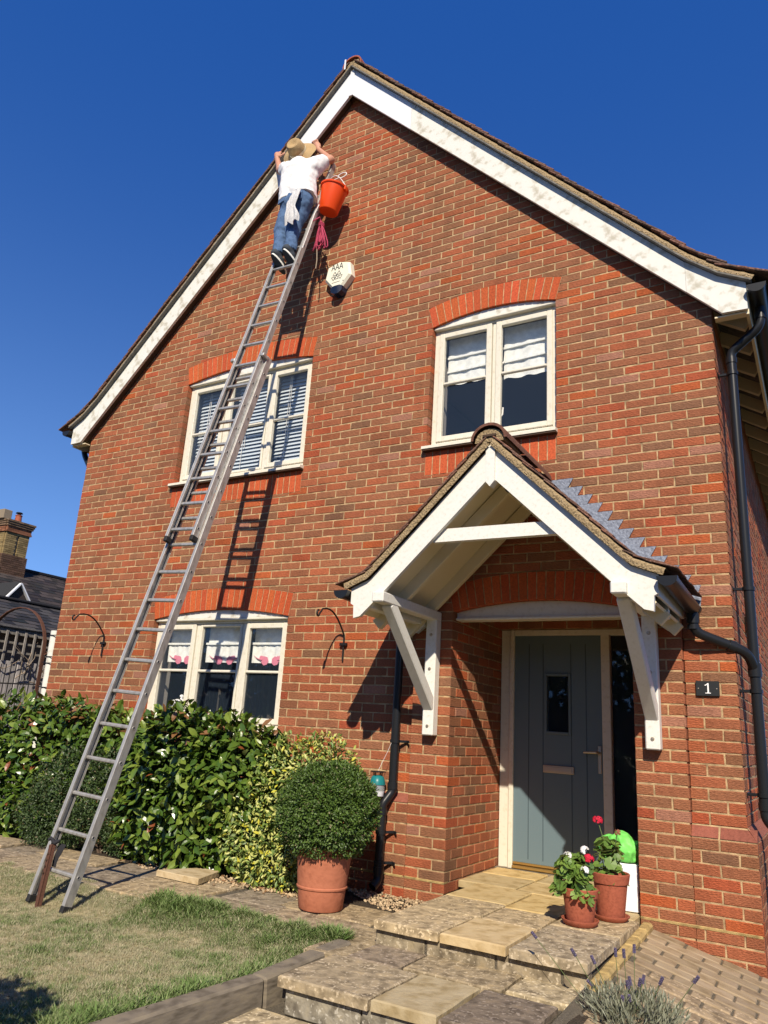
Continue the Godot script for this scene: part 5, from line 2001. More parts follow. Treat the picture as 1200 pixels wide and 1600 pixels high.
func build_small_fixtures() -> void:
	scroll_bracket(-6.245, 1.78, "black iron scroll bracket on the brick wall at the far left, left of the ladder")
	scroll_bracket(-3.14, 1.76, "black iron scroll bracket on the brick wall between the ground floor window and the porch")
	# burglar alarm box
	var al := thing("alarm_box", "cream six-sided burglar alarm box with dark lens high on the gable", "alarm box", Vector3(-3.51, 5.54, 0.0))
	var hexa := PackedVector2Array([Vector2(-3.555, 5.395), Vector2(-3.672, 5.53), Vector2(-3.645, 5.685), Vector2(-3.505, 5.722), Vector2(-3.375, 5.685), Vector2(-3.345, 5.53), Vector2(-3.455, 5.395)])
	var m := MB.new()
	var fr: PackedVector2Array = Geometry2D.offset_polygon(hexa, -0.022)[0]
	m.prism(fr, 0.092, 0.06)
	for i in hexa.size():
		var j := (i + 1) % hexa.size()
		var best := [0, 0]
		var dd := [1e9, 1e9]
		for k in fr.size():
			for e in 2:
				var q: Vector2 = hexa[i] if e == 0 else hexa[j]
				if fr[k].distance_to(q) < dd[e]:
					dd[e] = fr[k].distance_to(q)
					best[e] = k
		var a := hexa[i]
		var b := hexa[j]
		var c := (a + b) * 0.5 - Vector2(-3.51, 5.55)
		m.quad(Vector3(a.x, a.y, 0.07), Vector3(b.x, b.y, 0.07), Vector3(fr[best[1]].x, fr[best[1]].y, 0.092), Vector3(fr[best[0]].x, fr[best[0]].y, 0.092), Vector3(c.x, c.y, 0.3))
		m.quad(Vector3(a.x, a.y, 0.07), Vector3(b.x, b.y, 0.07), Vector3(b.x, b.y, 0.0), Vector3(a.x, a.y, 0.0), Vector3(c.x, c.y, 0))
	put("case", m, M.alarm, al)
	m = MB.new()
	m.prism(PackedVector2Array([Vector2(-3.58, 5.41), Vector2(-3.57, 5.36), Vector2(-3.53, 5.335), Vector2(-3.48, 5.335), Vector2(-3.44, 5.36), Vector2(-3.43, 5.41), Vector2(-3.47, 5.43), Vector2(-3.54, 5.43)]), 0.097, 0.0, Transform3D.IDENTITY)
	put("lens", m, M.lens, al)
	lettering("letters", "AAA", 0.075, Transform3D(Basis.IDENTITY.scaled(Vector3(0.8, 1, 1)), Vector3(-3.515, 5.655, 0.0935)), M.ink, al, 0.002, "Droid Sans")
	m = MB.new()
	for q in [[-3.54, 5.57, 1], [-3.49, 5.575, 1], [-3.515, 5.525, 1], [-3.555, 5.525, -1], [-3.47, 5.53, -1]]:
		for e in 3:
			var a0: float = PI / 2 * q[2] + TAU * e / 3.0
			var a1: float = a0 + TAU / 3.0
			m.bar(Vector3(q[0] + 0.028 * cos(a0), q[1] + 0.028 * sin(a0), 0.0935), Vector3(q[0] + 0.028 * cos(a1), q[1] + 0.028 * sin(a1), 0.0935), 0.005, 0.001, Vector3(0, 0, 1))
	put("emblem", m, M.ink, al)
	m = MB.new()
	m.bar(Vector3(-3.57, 5.47, 0.093), Vector3(-3.47, 5.475, 0.093), 0.006, 0.001, Vector3(0, 0, 1))
	put("small_print", m, M.undercloak, al)
	m = MB.new()
	m.lathe([Vector2(0, 0.003), Vector2(0.006, 0.002), Vector2(0.006, 0)], 8, Transform3D(Basis(Vector3.RIGHT, PI / 2), Vector3(-3.43, 5.47, 0.093)))
	put("screw", m, M.ink, al)
	# house number
	var np := thing("number_plate", "small dark slate plaque with a white house number on the right pier", "house number", Vector3(-0.186, 1.46, 0.0))
	m = MB.new()
	m.box(Vector3(-0.186, 1.459, 0.012), Vector3(0.148, 0.1, 0.014), Basis.IDENTITY, Color.WHITE, 0.003)
	put("slate", m, M.plate, np)
	lettering("numeral", "1", 0.07, Transform3D(Basis.IDENTITY, Vector3(-0.184, 1.459, 0.0205)), M.chalk, np)
	for x in [-0.243, -0.128]:
		m = MB.new()
		m.lathe([Vector2(0, 0.002), Vector2(0.004, 0.0015), Vector2(0.004, 0)], 8, Transform3D(Basis(Vector3.RIGHT, PI / 2), Vector3(x, 1.459, 0.0195)))
		put("screw", m, M.nickel, np)
	# teal-topped insect trap hanging beside the left downpipe
	var tr := thing("bird_feeder", "small teal and clear plastic feeder hanging against the left drainpipe", "feeder", Vector3(-2.63, 0.55, 0.15))
	var at := Transform3D(Basis.IDENTITY, Vector3(-2.625, 0.56, 0.17))
	m = MB.new()
	m.lathe([Vector2(0.0, 0.0), Vector2(0.055, 0.0), Vector2(0.06, 0.05), Vector2(0.057, 0.085)], 20, at)
	put("bowl", m, M.clear, tr)
	m = MB.new()
	m.lathe([Vector2(0.0, 0.004), Vector2(0.052, 0.004), Vector2(0.056, 0.035), Vector2(0.0, 0.036)], 20, at)
	put("liquid", m, M.paper, tr)
	m = MB.new()
	m.lathe([Vector2(0.063, 0.085), Vector2(0.06, 0.11), Vector2(0.047, 0.145), Vector2(0.03, 0.155), Vector2(0.0, 0.156)], 20, at)
	put("teal_lid", m, M.teal, tr)
	m = MB.new()
	m.lathe([Vector2(0.0, 0.178), Vector2(0.058, 0.178), Vector2(0.058, 0.186), Vector2(0.0, 0.188)], 20, at)
	for k in 4:
		m.tube([at.origin + Vector3(cos(k * PI / 2) * 0.035, 0.15, sin(k * PI / 2) * 0.035), at.origin + Vector3(cos(k * PI / 2) * 0.038, 0.182, sin(k * PI / 2) * 0.038)], 0.005, 6)
	put("cap", m, M.iron, tr)
	m = MB.new()
	m.tube([at.origin + Vector3(0, 0.188, 0), Vector3(-2.575, 0.9, 0.12), Vector3(-2.54, 0.98, 0.122)], 0.0015, 5)
	put("string", m, M.rope_white, tr)
	# socket and cable on the side wall
	var so := thing("cable_socket", "small black weatherproof socket and cable on the side wall behind the drainpipe", "socket", Vector3(0.0, 2.05, -0.9))
	m = MB.new()
	m.box(Vector3(0.03, 2.02, -0.9), Vector3(0.06, 0.13, 0.09), Basis.IDENTITY, Color.WHITE, 0.01)
	put("box", m, M.black, so)
	m = MB.new()
	m.tube([Vector3(0.02, 1.97, -0.9), Vector3(0.012, 1.6, -0.9), Vector3(0.012, 0.7, -0.86)], 0.006, 6)
	put("cable", m, M.black, so)
	# things on the kitchen window sill, behind the glass
	var sl := thing("storage_jar", "white lidded jar with black lettering on the ground floor window sill", "jar", Vector3(-5.27, 0.98, -0.27))
	at = Transform3D(Basis.IDENTITY, Vector3(-5.27, 0.98, -0.27))
	m = MB.new()
	m.lathe([Vector2(0.0, 0.0), Vector2(0.088, 0.0), Vector2(0.09, 0.01), Vector2(0.09, 0.225), Vector2(0.088, 0.235)], 24, at)
	put("body", m, M.chalk, sl)
	m = MB.new()
	m.lathe([Vector2(0.094, 0.235), Vector2(0.094, 0.245), Vector2(0.05, 0.258), Vector2(0.012, 0.262), Vector2(0.01, 0.275), Vector2(0.02, 0.285), Vector2(0.02, 0.3), Vector2(0.0, 0.308)], 24, at)
	put("lid", m, M.chalk, sl)
	lettering("letters", "TREAT", 0.045, Transform3D(Basis(Vector3.UP, 0.5), Vector3(-5.225, 1.165, -0.185)), M.ink, sl)
	var se := thing("window_board", "white inner window board of the ground floor window", "window sill", Vector3(-4.66, 0.95, -0.25))
	m = MB.new()
	m.box(Vector3(-4.66, 0.965, -0.25), Vector3(1.74, 0.028, 0.2), Basis.IDENTITY, Color.WHITE, 0.004)
	put("board", m, M.paint, se)
	var sh := thing("ornament", "pair of pale grey bird ornaments on the ground floor window sill", "ornament", Vector3(-4.55, 0.98, -0.24))
	for q in [[-4.6, 1.0], [-4.47, -1.0]]:
		m = MB.new()
		nets(m, [[Vector3(q[0], 1.02, -0.25), Vector3(q[0] + 0.05 * q[1], 1.03, -0.25), 0.042, 0.035], [Vector3(q[0] + 0.04 * q[1], 1.04, -0.25), Vector3(q[0] + 0.055 * q[1], 1.085, -0.25), 0.022, 0.022]], 0.008, 0.02)
		put("bird", m, M.paper, sh)
	var cu := thing("reflection_sheet", "dark pleated sheet added inside the ground floor window to imitate the reflected fence", "reflection_sheet", Vector3(-4.66, 0.9, -0.6))  # reflected fence boards put into an added dark pleated sheet
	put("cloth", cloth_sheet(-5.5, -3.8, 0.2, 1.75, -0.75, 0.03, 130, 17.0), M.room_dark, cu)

# ---------------------------------------------------------------- ladder
const LO := Vector3(-3.991, -0.235, 1.794)
var LU := Vector3(0.04985, 0.96984, -0.23858)
var LR := Vector3(0.99876, -0.04841, 0.01191)
var LN := Vector3(0.0, 0.23888, 0.97105)

func lp(a: float, s: float, d: float) -> Vector3:
	return LO + LR * a + LU * s + LN * d

func ladder_rail(mb: MB, a0: float, a1: float, s0: float, s1: float, d0: float, d1: float, outer_right: bool) -> void:
	# channel section: web on the outside, two flanges
	var bas := Basis(LR, LU, LN)
	var web := a1 - 0.002 if outer_right else a0 + 0.002
	mb.box(lp(web, (s0 + s1) * 0.5, (d0 + d1) * 0.5), Vector3(0.004, s1 - s0, d1 - d0), bas, Color.WHITE, 0.001)
	var fa0 := a0 if outer_right else a0 + 0.004
	var fa1 := a1 - 0.004 if outer_right else a1
	for d in [d0 + 0.002, d1 - 0.002]:
		mb.box(lp((fa0 + fa1) * 0.5, (s0 + s1) * 0.5, d), Vector3(fa1 - fa0, s1 - s0, 0.004), bas, Color.WHITE, 0.001)
	# inner lip
	var lipa := a0 + 0.002 if outer_right else a1 - 0.002
	mb.box(lp(lipa, (s0 + s1) * 0.5, d1 - 0.009), Vector3(0.003, s1 - s0, 0.012), bas)
	mb.box(lp(lipa, (s0 + s1) * 0.5, d0 + 0.009), Vector3(0.003, s1 - s0, 0.012), bas)

func build_ladder() -> void:
	var o := thing("extension_ladder", "long aluminium extension ladder leaning against the gable", "ladder", lp(-0.19, 0, 0.03))
	var bas := Basis(LR, LU, LN)
	# [left edge, right edge, bottom, top, back, front, first rung, rung gap]
	for sec in [[-0.39, 0.0, 0.015, 4.72, 0.0, 0.066, 0.21, 0.254], [-0.355, -0.025, 2.77, 7.4, 0.071, 0.131, 2.86, 0.2525]]:
		for side in [0, 1]:
			var m := MB.new()
			if side == 0:
				ladder_rail(m, sec[0], sec[0] + 0.03, sec[2], sec[3], sec[4], sec[5], false)
			else:
				ladder_rail(m, sec[1] - 0.03, sec[1], sec[2], sec[3], sec[4], sec[5], true)
			put("rail", m, M.alu, o)
			var a: float = sec[0] + 0.015 if side == 0 else sec[1] - 0.015
			var f := MB.new()
			f.box(lp(a, sec[2] - 0.004, (sec[4] + sec[5]) * 0.5), Vector3(0.036, 0.05, sec[5] - sec[4] + 0.008), bas, Color.WHITE, 0.006)
			put("foot", f, M.rubber, o)
		var s: float = sec[6]
		while s < sec[3] - 0.05:
			var dm: float = (sec[4] + sec[5]) * 0.5
			var r := MB.new()
			r.box(lp((sec[0] + sec[1]) * 0.5, s, dm), Vector3(sec[1] - sec[0] - 0.01, 0.026, 0.03), bas * Basis(Vector3.RIGHT, 0.25), Color.WHITE, 0.007)
			for k in 3:
				r.box(lp((sec[0] + sec[1]) * 0.5, s + 0.0135, dm - 0.008 + k * 0.008), Vector3(sec[1] - sec[0] - 0.07, 0.002, 0.003), bas * Basis(Vector3.RIGHT, 0.25))
			put("rung", r, M.alu, o)
			var e := MB.new()
			for q in [[sec[1] + 0.0006, 1.0], [sec[0] - 0.0006, -1.0]]:
				var x := Transform3D(Basis(LU, LR * q[1], LU.cross(LR * q[1])), lp(q[0], s, dm))
				e.lathe([Vector2(0.0, -0.0035), Vector2(0.0085, -0.003), Vector2(0.0095, 0.0022), Vector2(0.0135, 0.002), Vector2(0.0145, -0.001)], 14, x)
			put("rung_end", e, M.alu, o)
			var hm := MB.new()
			hm.lathe([Vector2(0.0, 0.0012), Vector2(0.0088, 0.001)], 12, Transform3D(Basis(LU, LR, LU.cross(LR)), lp(sec[1] + 0.0006, s, dm)))
			put("rung_socket", hm, M.ink, o)
			s += sec[7]
	for a in [-0.375, -0.015]:
		var b := MB.new()
		b.box(lp(a, 4.69, 0.1), Vector3(0.05, 0.035, 0.075), bas, Color.WHITE, 0.004)
		put("guide_bracket", b, M.alu, o)
	# rusty stake driven in beside the foot, with a dark strap
	var st := thing("iron_stake", "rusty iron stake driven into the lawn to hold the ladder foot", "stake", Vector3(-4.16, -0.24, 1.83))
	var m := MB.new()
	var base := lp(-0.255, -0.01, 0.085)
	var topp := lp(-0.305, 0.36, 0.105)
	m.bar(base - Vector3(0, 0.1, 0), topp, 0.012, 0.035, Vector3(1, 0, 0.3), 0.003)
	m.bar(base - Vector3(0, 0.1, 0) + Vector3(0.012, 0, -0.012), topp + Vector3(0.012, 0, -0.012), 0.035, 0.01, Vector3(1, 0, 0.3), 0.002)
	put("angle_iron", m, M.rust, st)
	for s in [0.2, 0.24, 0.28, 0.32]:
		m = MB.new()
		m.lathe([Vector2(0, 0.003), Vector2(0.007, 0.002), Vector2(0.008, -0.004)], 8, Transform3D(Basis(Vector3.RIGHT, 1.2), base.lerp(topp, s / 0.38) + LN * 0.012 + LR * 0.006))
		put("bolt", m, M.sill_dark, st)
	var sp := thing("black_strap", "dark cloth strap knotted round the ladder rail and the stake", "strap", lp(-0.3, 0.36, 0.05))
	m = MB.new()
	var hang := []
	for i in 7:
		hang.append(lp(-0.335 + 0.012 * i, 0.385 + 0.012 * sin(i * 1.3), 0.115 - 0.006 * i))
	m.tube(hang, [0.01, 0.014, 0.012, 0.016, 0.013, 0.012, 0.008], 8)
	put("knot", m, M.strap, sp)
	m = MB.new()
	var rows := []
	for i in 6:
		var line := PackedVector3Array()
		for j in 5:
			line.append(lp(-0.29 + 0.055 * j / 4.0 + 0.004 * sin(i), 0.38 - 0.15 * i / 5.0, 0.045 + 0.012 * sin(j * 1.4 + i * 0.7)))
		rows.append(line)
	m.grid(rows, false, func(_p): return LN)
	put("strap_end", m, M.strap, sp)

# ---------------------------------------------------------------- the person on the ladder
func finger(mb: Array, p: Array, r: float) -> void:
	for i in p.size() - 1:
		mb.append([p[i], p[i + 1], r * (1.0 - 0.1 * i), r * (0.92 - 0.1 * i)])

func build_person() -> void:
	var o := thing("person", "person in straw hat, white shirt and jeans standing high on the ladder facing the gable", "person", Vector3(-3.86, 5.52, 0.5))
	var heelL := Vector3(-3.975, 5.61, 0.56)
	var heelR := Vector3(-3.825, 5.615, 0.565)
	var ankL := Vector3(-3.96, 5.71, 0.515)
	var ankR := Vector3(-3.81, 5.71, 0.515)
	var kneeL := Vector3(-3.995, 5.99, 0.47)
	var kneeR := Vector3(-3.84, 5.95, 0.475)
	var hipL := Vector3(-3.94, 6.33, 0.435)
	var hipR := Vector3(-3.765, 6.29, 0.44)
	var waist := Vector3(-3.87, 6.44, 0.425)
	var chest := Vector3(-3.92, 6.73, 0.385)
	var shL := Vector3(-4.1, 6.88, 0.355)
	var shR := Vector3(-3.73, 6.8, 0.355)
	var neck := Vector3(-3.95, 6.92, 0.35)
	var head := Vector3(-4.0, 7.06, 0.31)
	var elL := Vector3(-4.33, 7.06, 0.235)
	var wrL := Vector3(-4.4, 7.245, 0.225)
	var elR := Vector3(-3.655, 6.965, 0.205)
	var wrR := Vector3(-3.835, 7.17, 0.205)
	# the body, one surface
	var sk := MB.new()
	nets(sk, [
		[ankL, kneeL, 0.04, 0.055], [kneeL, hipL, 0.058, 0.078], [ankR, kneeR, 0.04, 0.055], [kneeR, hipR, 0.058, 0.078],
		[hipL, hipR, 0.085, 0.085], [hipL.lerp(hipR, 0.5), waist, 0.1, 0.105], [waist, chest, 0.105, 0.115], [chest, neck, 0.11, 0.06],
		[shL, shR, 0.06, 0.06], [neck, head, 0.052, 0.055], [head, head + Vector3(-0.015, 0.05, -0.01), 0.082, 0.085], [head + Vector3(-0.02, -0.02, -0.05), head + Vector3(-0.02, 0.03, -0.05), 0.05, 0.05],
		[head + Vector3(-0.03, 0.0, -0.1), head + Vector3(-0.03, 0.015, -0.1), 0.012, 0.01],
		[head + Vector3(0.082, -0.005, 0.01), head + Vector3(0.086, 0.025, 0.015), 0.013, 0.016], [head + Vector3(-0.1, -0.005, 0.01), head + Vector3(-0.104, 0.025, 0.015), 0.013, 0.016],
		[shL, elL, 0.05, 0.04], [elL, wrL, 0.04, 0.028], [shR, elR, 0.05, 0.04], [elR, wrR, 0.04, 0.028],
		[ankL, heelL + Vector3(-0.1, 0.03, -0.12), 0.036, 0.03], [ankR, heelR + Vector3(-0.09, 0.03, -0.12), 0.036, 0.03]], 0.012, 0.03)
	# left hand hooked over the verge, right hand round a brush
	var hd := []
	var pl := wrL + Vector3(-0.02, 0.075, -0.015)
	hd.append([wrL, pl, 0.028, 0.036])
	hd.append([wrL + Vector3(0.02, 0.03, 0), pl + Vector3(0.022, 0.01, -0.01), 0.02, 0.02])
	for k in 4:
		var f0 := pl + Vector3(-0.03 + 0.019 * k, 0.03 - 0.004 * absf(k - 1.5), -0.012)
		finger(hd, [f0, f0 + Vector3(-0.008, 0.036, -0.018), f0 + Vector3(-0.012, 0.045, -0.05), f0 + Vector3(-0.014, 0.03, -0.07)], 0.0098 if k != 0 else 0.0085)
	finger(hd, [wrL + Vector3(0.018, 0.04, -0.01), wrL + Vector3(0.05, 0.07, -0.03), wrL + Vector3(0.06, 0.1, -0.045)], 0.0105)
	nets(sk, hd, 0.0035, 0.008)
	hd = []
	var pr := wrR + Vector3(-0.03, 0.07, -0.005)
	hd.append([wrR, pr, 0.028, 0.034])
	hd.append([wrR + Vector3(0.01, 0.03, 0), pr + Vector3(0.024, 0.005, 0), 0.02, 0.02])
	var grip := pr + Vector3(-0.025, 0.045, 0.0)
	for k in 4:
		var f0 := pr + Vector3(0.02 - 0.016 * k, 0.024 - 0.003 * k, 0.008)
		finger(hd, [f0, f0 + Vector3(-0.012, 0.034, 0.012), f0 + Vector3(-0.034, 0.046, 0.004), f0 + Vector3(-0.042, 0.034, -0.012)], 0.0095 if k < 3 else 0.0082)
	finger(hd, [wrR + Vector3(-0.03, 0.035, -0.01), wrR + Vector3(-0.06, 0.062, -0.015), wrR + Vector3(-0.066, 0.1, -0.006)], 0.0105)
	nets(sk, hd, 0.0035, 0.008)
	put("body", sk, M.skin, o)
	# eyes and mouth, on the face that looks at the board
	var fa := MB.new()
	for s in [-0.062, 0.002]:
		fa.lathe([Vector2(0.0, 0.006), Vector2(0.009, 0.002), Vector2(0.0, -0.004)], 8, Transform3D(Basis(Vector3.RIGHT, -PI / 2), head + Vector3(s, 0.02, -0.092)))
	fa.bar(head + Vector3(-0.055, -0.045, -0.096), head + Vector3(-0.008, -0.045, -0.096), 0.006, 0.007)
	put("facial_features", fa, M.sill_dark, o)
	var hr := MB.new()
	nets(hr, [[head + Vector3(0.005, 0.0, 0.03), head + Vector3(-0.01, 0.06, 0.0), 0.075, 0.085]], 0.01, 0.02, func(p): return -(p.z - (head.z - 0.02)), 0.004, 40.0)
	put("hair", hr, M.bark, o)
	# shirt
	var sh := MB.new()
	var up := (neck - waist).normalized()
	var sleeve_l := (elL - shL).normalized()
	var sleeve_r := (elR - shR).normalized()
	var cut := func(p: Vector3) -> float:
		var a: float = -(p - (waist + Vector3(0, -0.125, 0))).dot(Vector3(-0.12, 1, -0.1))
		var b: float = (p - (shL + sleeve_l * 0.15)).dot(sleeve_l)
		var c: float = (p - (shR + sleeve_r * 0.145)).dot(sleeve_r)
		var d: float = (p - (neck + up * 0.012)).dot(up)
		if p.distance_to(neck) > 0.11:
			d = -1.0
		var lx := p.x < shL.x
		var rx := p.x > shR.x
		return maxf(maxf(a, d), maxf(b if lx else -1.0, c if rx else -1.0))
	nets(sh, [
		[hipL + Vector3(0.0, 0.03, 0.0), chest + Vector3(-0.06, 0, 0), 0.136, 0.135], [hipR + Vector3(0.0, 0.02, 0.0), chest + Vector3(0.06, 0, 0), 0.138, 0.13], [chest, neck, 0.13, 0.078], [shL + Vector3(0.03, -0.01, 0), shR + Vector3(-0.03, -0.01, 0), 0.085, 0.085],
		[shL, shL + sleeve_l * 0.19, 0.078, 0.072], [shR, shR + sleeve_r * 0.19, 0.078, 0.07], [shL + Vector3(0.04, -0.1, 0.0), shL + sleeve_l * 0.1, 0.07, 0.06], [shR + Vector3(-0.04, -0.1, 0), shR + sleeve_r * 0.1, 0.07, 0.06]], 0.01, 0.045, cut, 0.014, 7.0)
	put("shirt", sh, M.cotton, o)
	# jeans
	var je := MB.new()
	var jcut := func(p: Vector3) -> float:
		var a: float = (p - (waist + Vector3(0, -0.03, 0))).dot(Vector3(-0.12, 1, -0.1))
		var b: float = (ankL.y - 0.045) - p.y
		return maxf(a, b)
	nets(je, [
		[ankL + Vector3(0, -0.07, 0.01), kneeL, 0.06, 0.075], [kneeL, hipL, 0.078, 0.1], [ankR + Vector3(0, -0.07, 0.01), kneeR, 0.06, 0.075], [kneeR, hipR, 0.078, 0.1],
		[hipL + Vector3(0, 0.0, 0.02), hipR + Vector3(0, 0, 0.02), 0.105, 0.105], [hipL.lerp(hipR, 0.5), waist + Vector3(0, 0.03, 0), 0.108, 0.105], [hipL + Vector3(0.01, -0.05, 0.035), hipL + Vector3(0.01, 0.0, 0.035), 0.088, 0.088], [hipR + Vector3(-0.01, -0.05, 0.035), hipR + Vector3(-0.01, 0.0, 0.035), 0.088, 0.088]], 0.011, 0.022, jcut, 0.012, 9.0)
	put("jeans", je, M.denim, o)
	for q: Vector3 in [hipR + Vector3(0.012, -0.01, 0.122), hipL + Vector3(-0.035, -0.01, 0.115)]:
		var pk := MB.new()
		pk.box(q, Vector3(0.1, 0.11, 0.012), Basis(Vector3.UP, 0.12 if q.x > -3.86 else -0.25) * Basis(Vector3.RIGHT, -0.1), Color.WHITE, 0.005)
		put("back_pocket", pk, M.denim, o)
	# shoes
	for q in [[heelL, ankL, -0.07], [heelR, ankR, -0.06]]:
		var h: Vector3 = q[0]
		var dirv := Vector3(0.035 + q[2] * 0.1, -0.09, -0.135)
		var s := MB.new()
		nets(s, [[h + Vector3(0, 0.05, -0.01), h + dirv * 0.45 + Vector3(0, 0.045, 0), 0.041, 0.043], [h + dirv * 0.45 + Vector3(0, 0.04, 0), h + dirv + Vector3(0, 0.035, 0), 0.042, 0.035], [h + Vector3(0, 0.045, -0.01), (q[1] as Vector3) + Vector3(0, -0.03, 0), 0.046, 0.048]], 0.008, 0.02, func(p): return (h + Vector3(0, 0.012, 0) - p).dot(dirv.cross(dirv.cross(Vector3.UP)).normalized() * -1.0))
		put("shoe", s, M.shoe, o)
		var so := MB.new()
		var dn := dirv.normalized()
		var sd := dn.cross(Vector3.UP).normalized()
		var outline := PackedVector2Array()
		for k in 20:
			var an := TAU * k / 20.0
			var along := cos(an) * 0.12 + 0.085
			outline.append(Vector2(sin(an) * (0.043 + 0.005 * cos(an)), along))
		so.prism(outline, 0.0, -0.022, Transform3D(Basis(sd, dn, sd.cross(dn)), h + Vector3(0, 0.012, 0)) if sd.cross(dn).y > 0 else Transform3D(Basis(-sd, dn, -sd.cross(dn)), h + Vector3(0, 0.012, 0)), Color.WHITE, false)
		put("shoe_rim", so, M.shoe_white, o)
		var un := MB.new()
		var o2: PackedVector2Array = Geometry2D.offset_polygon(outline, -0.001)[0]
		un.prism(o2, -0.0225, -0.027, Transform3D(Basis(sd, dn, sd.cross(dn)), h + Vector3(0, 0.012, 0)) if sd.cross(dn).y > 0 else Transform3D(Basis(-sd, dn, -sd.cross(dn)), h + Vector3(0, 0.012, 0)), Color.WHITE, true)
		put("shoe_sole", un, M.shoe, o)
	# straw hat, tipped back and to the left
	var hb := Basis(Quaternion(Vector3.UP, Vector3(0.12, 0.12, 0.96).normalized()))
	var hat := MB.new()
	var hx := Transform3D(hb, head + hb.y * 0.05 + Vector3(0.0, 0.015, 0.0))
	var rows := []
	for i in 5:
		var line := PackedVector3Array()
		var r := lerpf(0.095, 0.19, i / 4.0)
		for k in 40:
			var an := TAU * k / 40.0
			var droop := -0.045 * pow(i / 4.0, 1.4) + 0.02 * (i / 4.0) * sin(an * 2.0 + 0.6) + 0.006 * sin(an * 5.0)
			line.append(hx * Vector3(cos(an) * r * 1.04, droop, sin(an) * r))
		rows.append(line)
	hat.grid(rows, true, func(_p): return hb.y)
	put("hat_brim", hat, M.straw, o)
	hat = MB.new()
	hat.lathe([Vector2(0.1, -0.002), Vector2(0.098, 0.03), Vector2(0.093, 0.07), Vector2(0.086, 0.1), Vector2(0.072, 0.118), Vector2(0.055, 0.12), Vector2(0.035, 0.108), Vector2(0.0, 0.1)], 32, Transform3D(hb.scaled(Vector3.ONE), hx.origin))
	put("hat_crown", hat, M.straw, o)
	hat = MB.new()
	hat.lathe([Vector2(0.1025, 0.002), Vector2(0.1005, 0.03)], 32, hx)
	put("hat_band", hat, M.lining, o)
	# brush in the right hand
	var b := thing("paintbrush", "small white-tipped paintbrush in the raised right hand", "paintbrush", grip)
	var bm := MB.new()
	var bd := Vector3(-0.55, 0.8, -0.2).normalized()
	bm.tube([grip - bd * 0.07, grip - bd * 0.02, grip + bd * 0.045], [0.006, 0.009, 0.007], 8)
	put("handle", bm, M.black, b)
	bm = MB.new()
	bm.box(grip + bd * 0.058, Vector3(0.03, 0.028, 0.012), aim(bd, Vector3(0, 0, 1)) * Basis(Vector3.RIGHT, PI / 2), Color.WHITE, 0.002)
	put("ferrule", bm, M.nickel, b)
	bm = MB.new()
	bm.box(grip + bd * 0.09, Vector3(0.032, 0.04, 0.011), aim(bd, Vector3(0, 0, 1)) * Basis(Vector3.RIGHT, PI / 2), Color.WHITE, 0.005)
	put("bristles", bm, M.fresh, b)
	# rag hanging from the back pocket
	var rg := thing("rag", "crumpled white rag hanging from the back pocket of the jeans", "rag", Vector3(-3.76, 6.2, 0.6))
	var rm := MB.new()
	rows = []
	for i in 16:
		var t := i / 15.0
		var line := PackedVector3Array()
		var c := Vector3(-3.755, 6.33, 0.59).lerp(Vector3(-3.77, 5.92, 0.61), t) + Vector3(0.012 * sin(t * 9.0), 0, 0.022 * sin(t * 3.1))
		var wd := lerpf(0.055, 0.085, t) * (1.0 - 0.25 * exp(-pow((t - 0.55) * 6.0, 2.0)))
		for j in 15:
			var s := j / 14.0 * 2.0 - 1.0
			line.append(c + Vector3(s * wd, -0.012 * sin(s * 5.0 + 1.0) * t, 0.014 * sin(s * 7.0 + t * 4.0) * (0.4 + t) + 0.006 * sin(s * 17.0 + t * 15.0)))
		rows.append(line)
	rm.grid(rows, false, func(_p): return Vector3(0, 0, 1))
	put("cloth", rm, M.rag, rg)

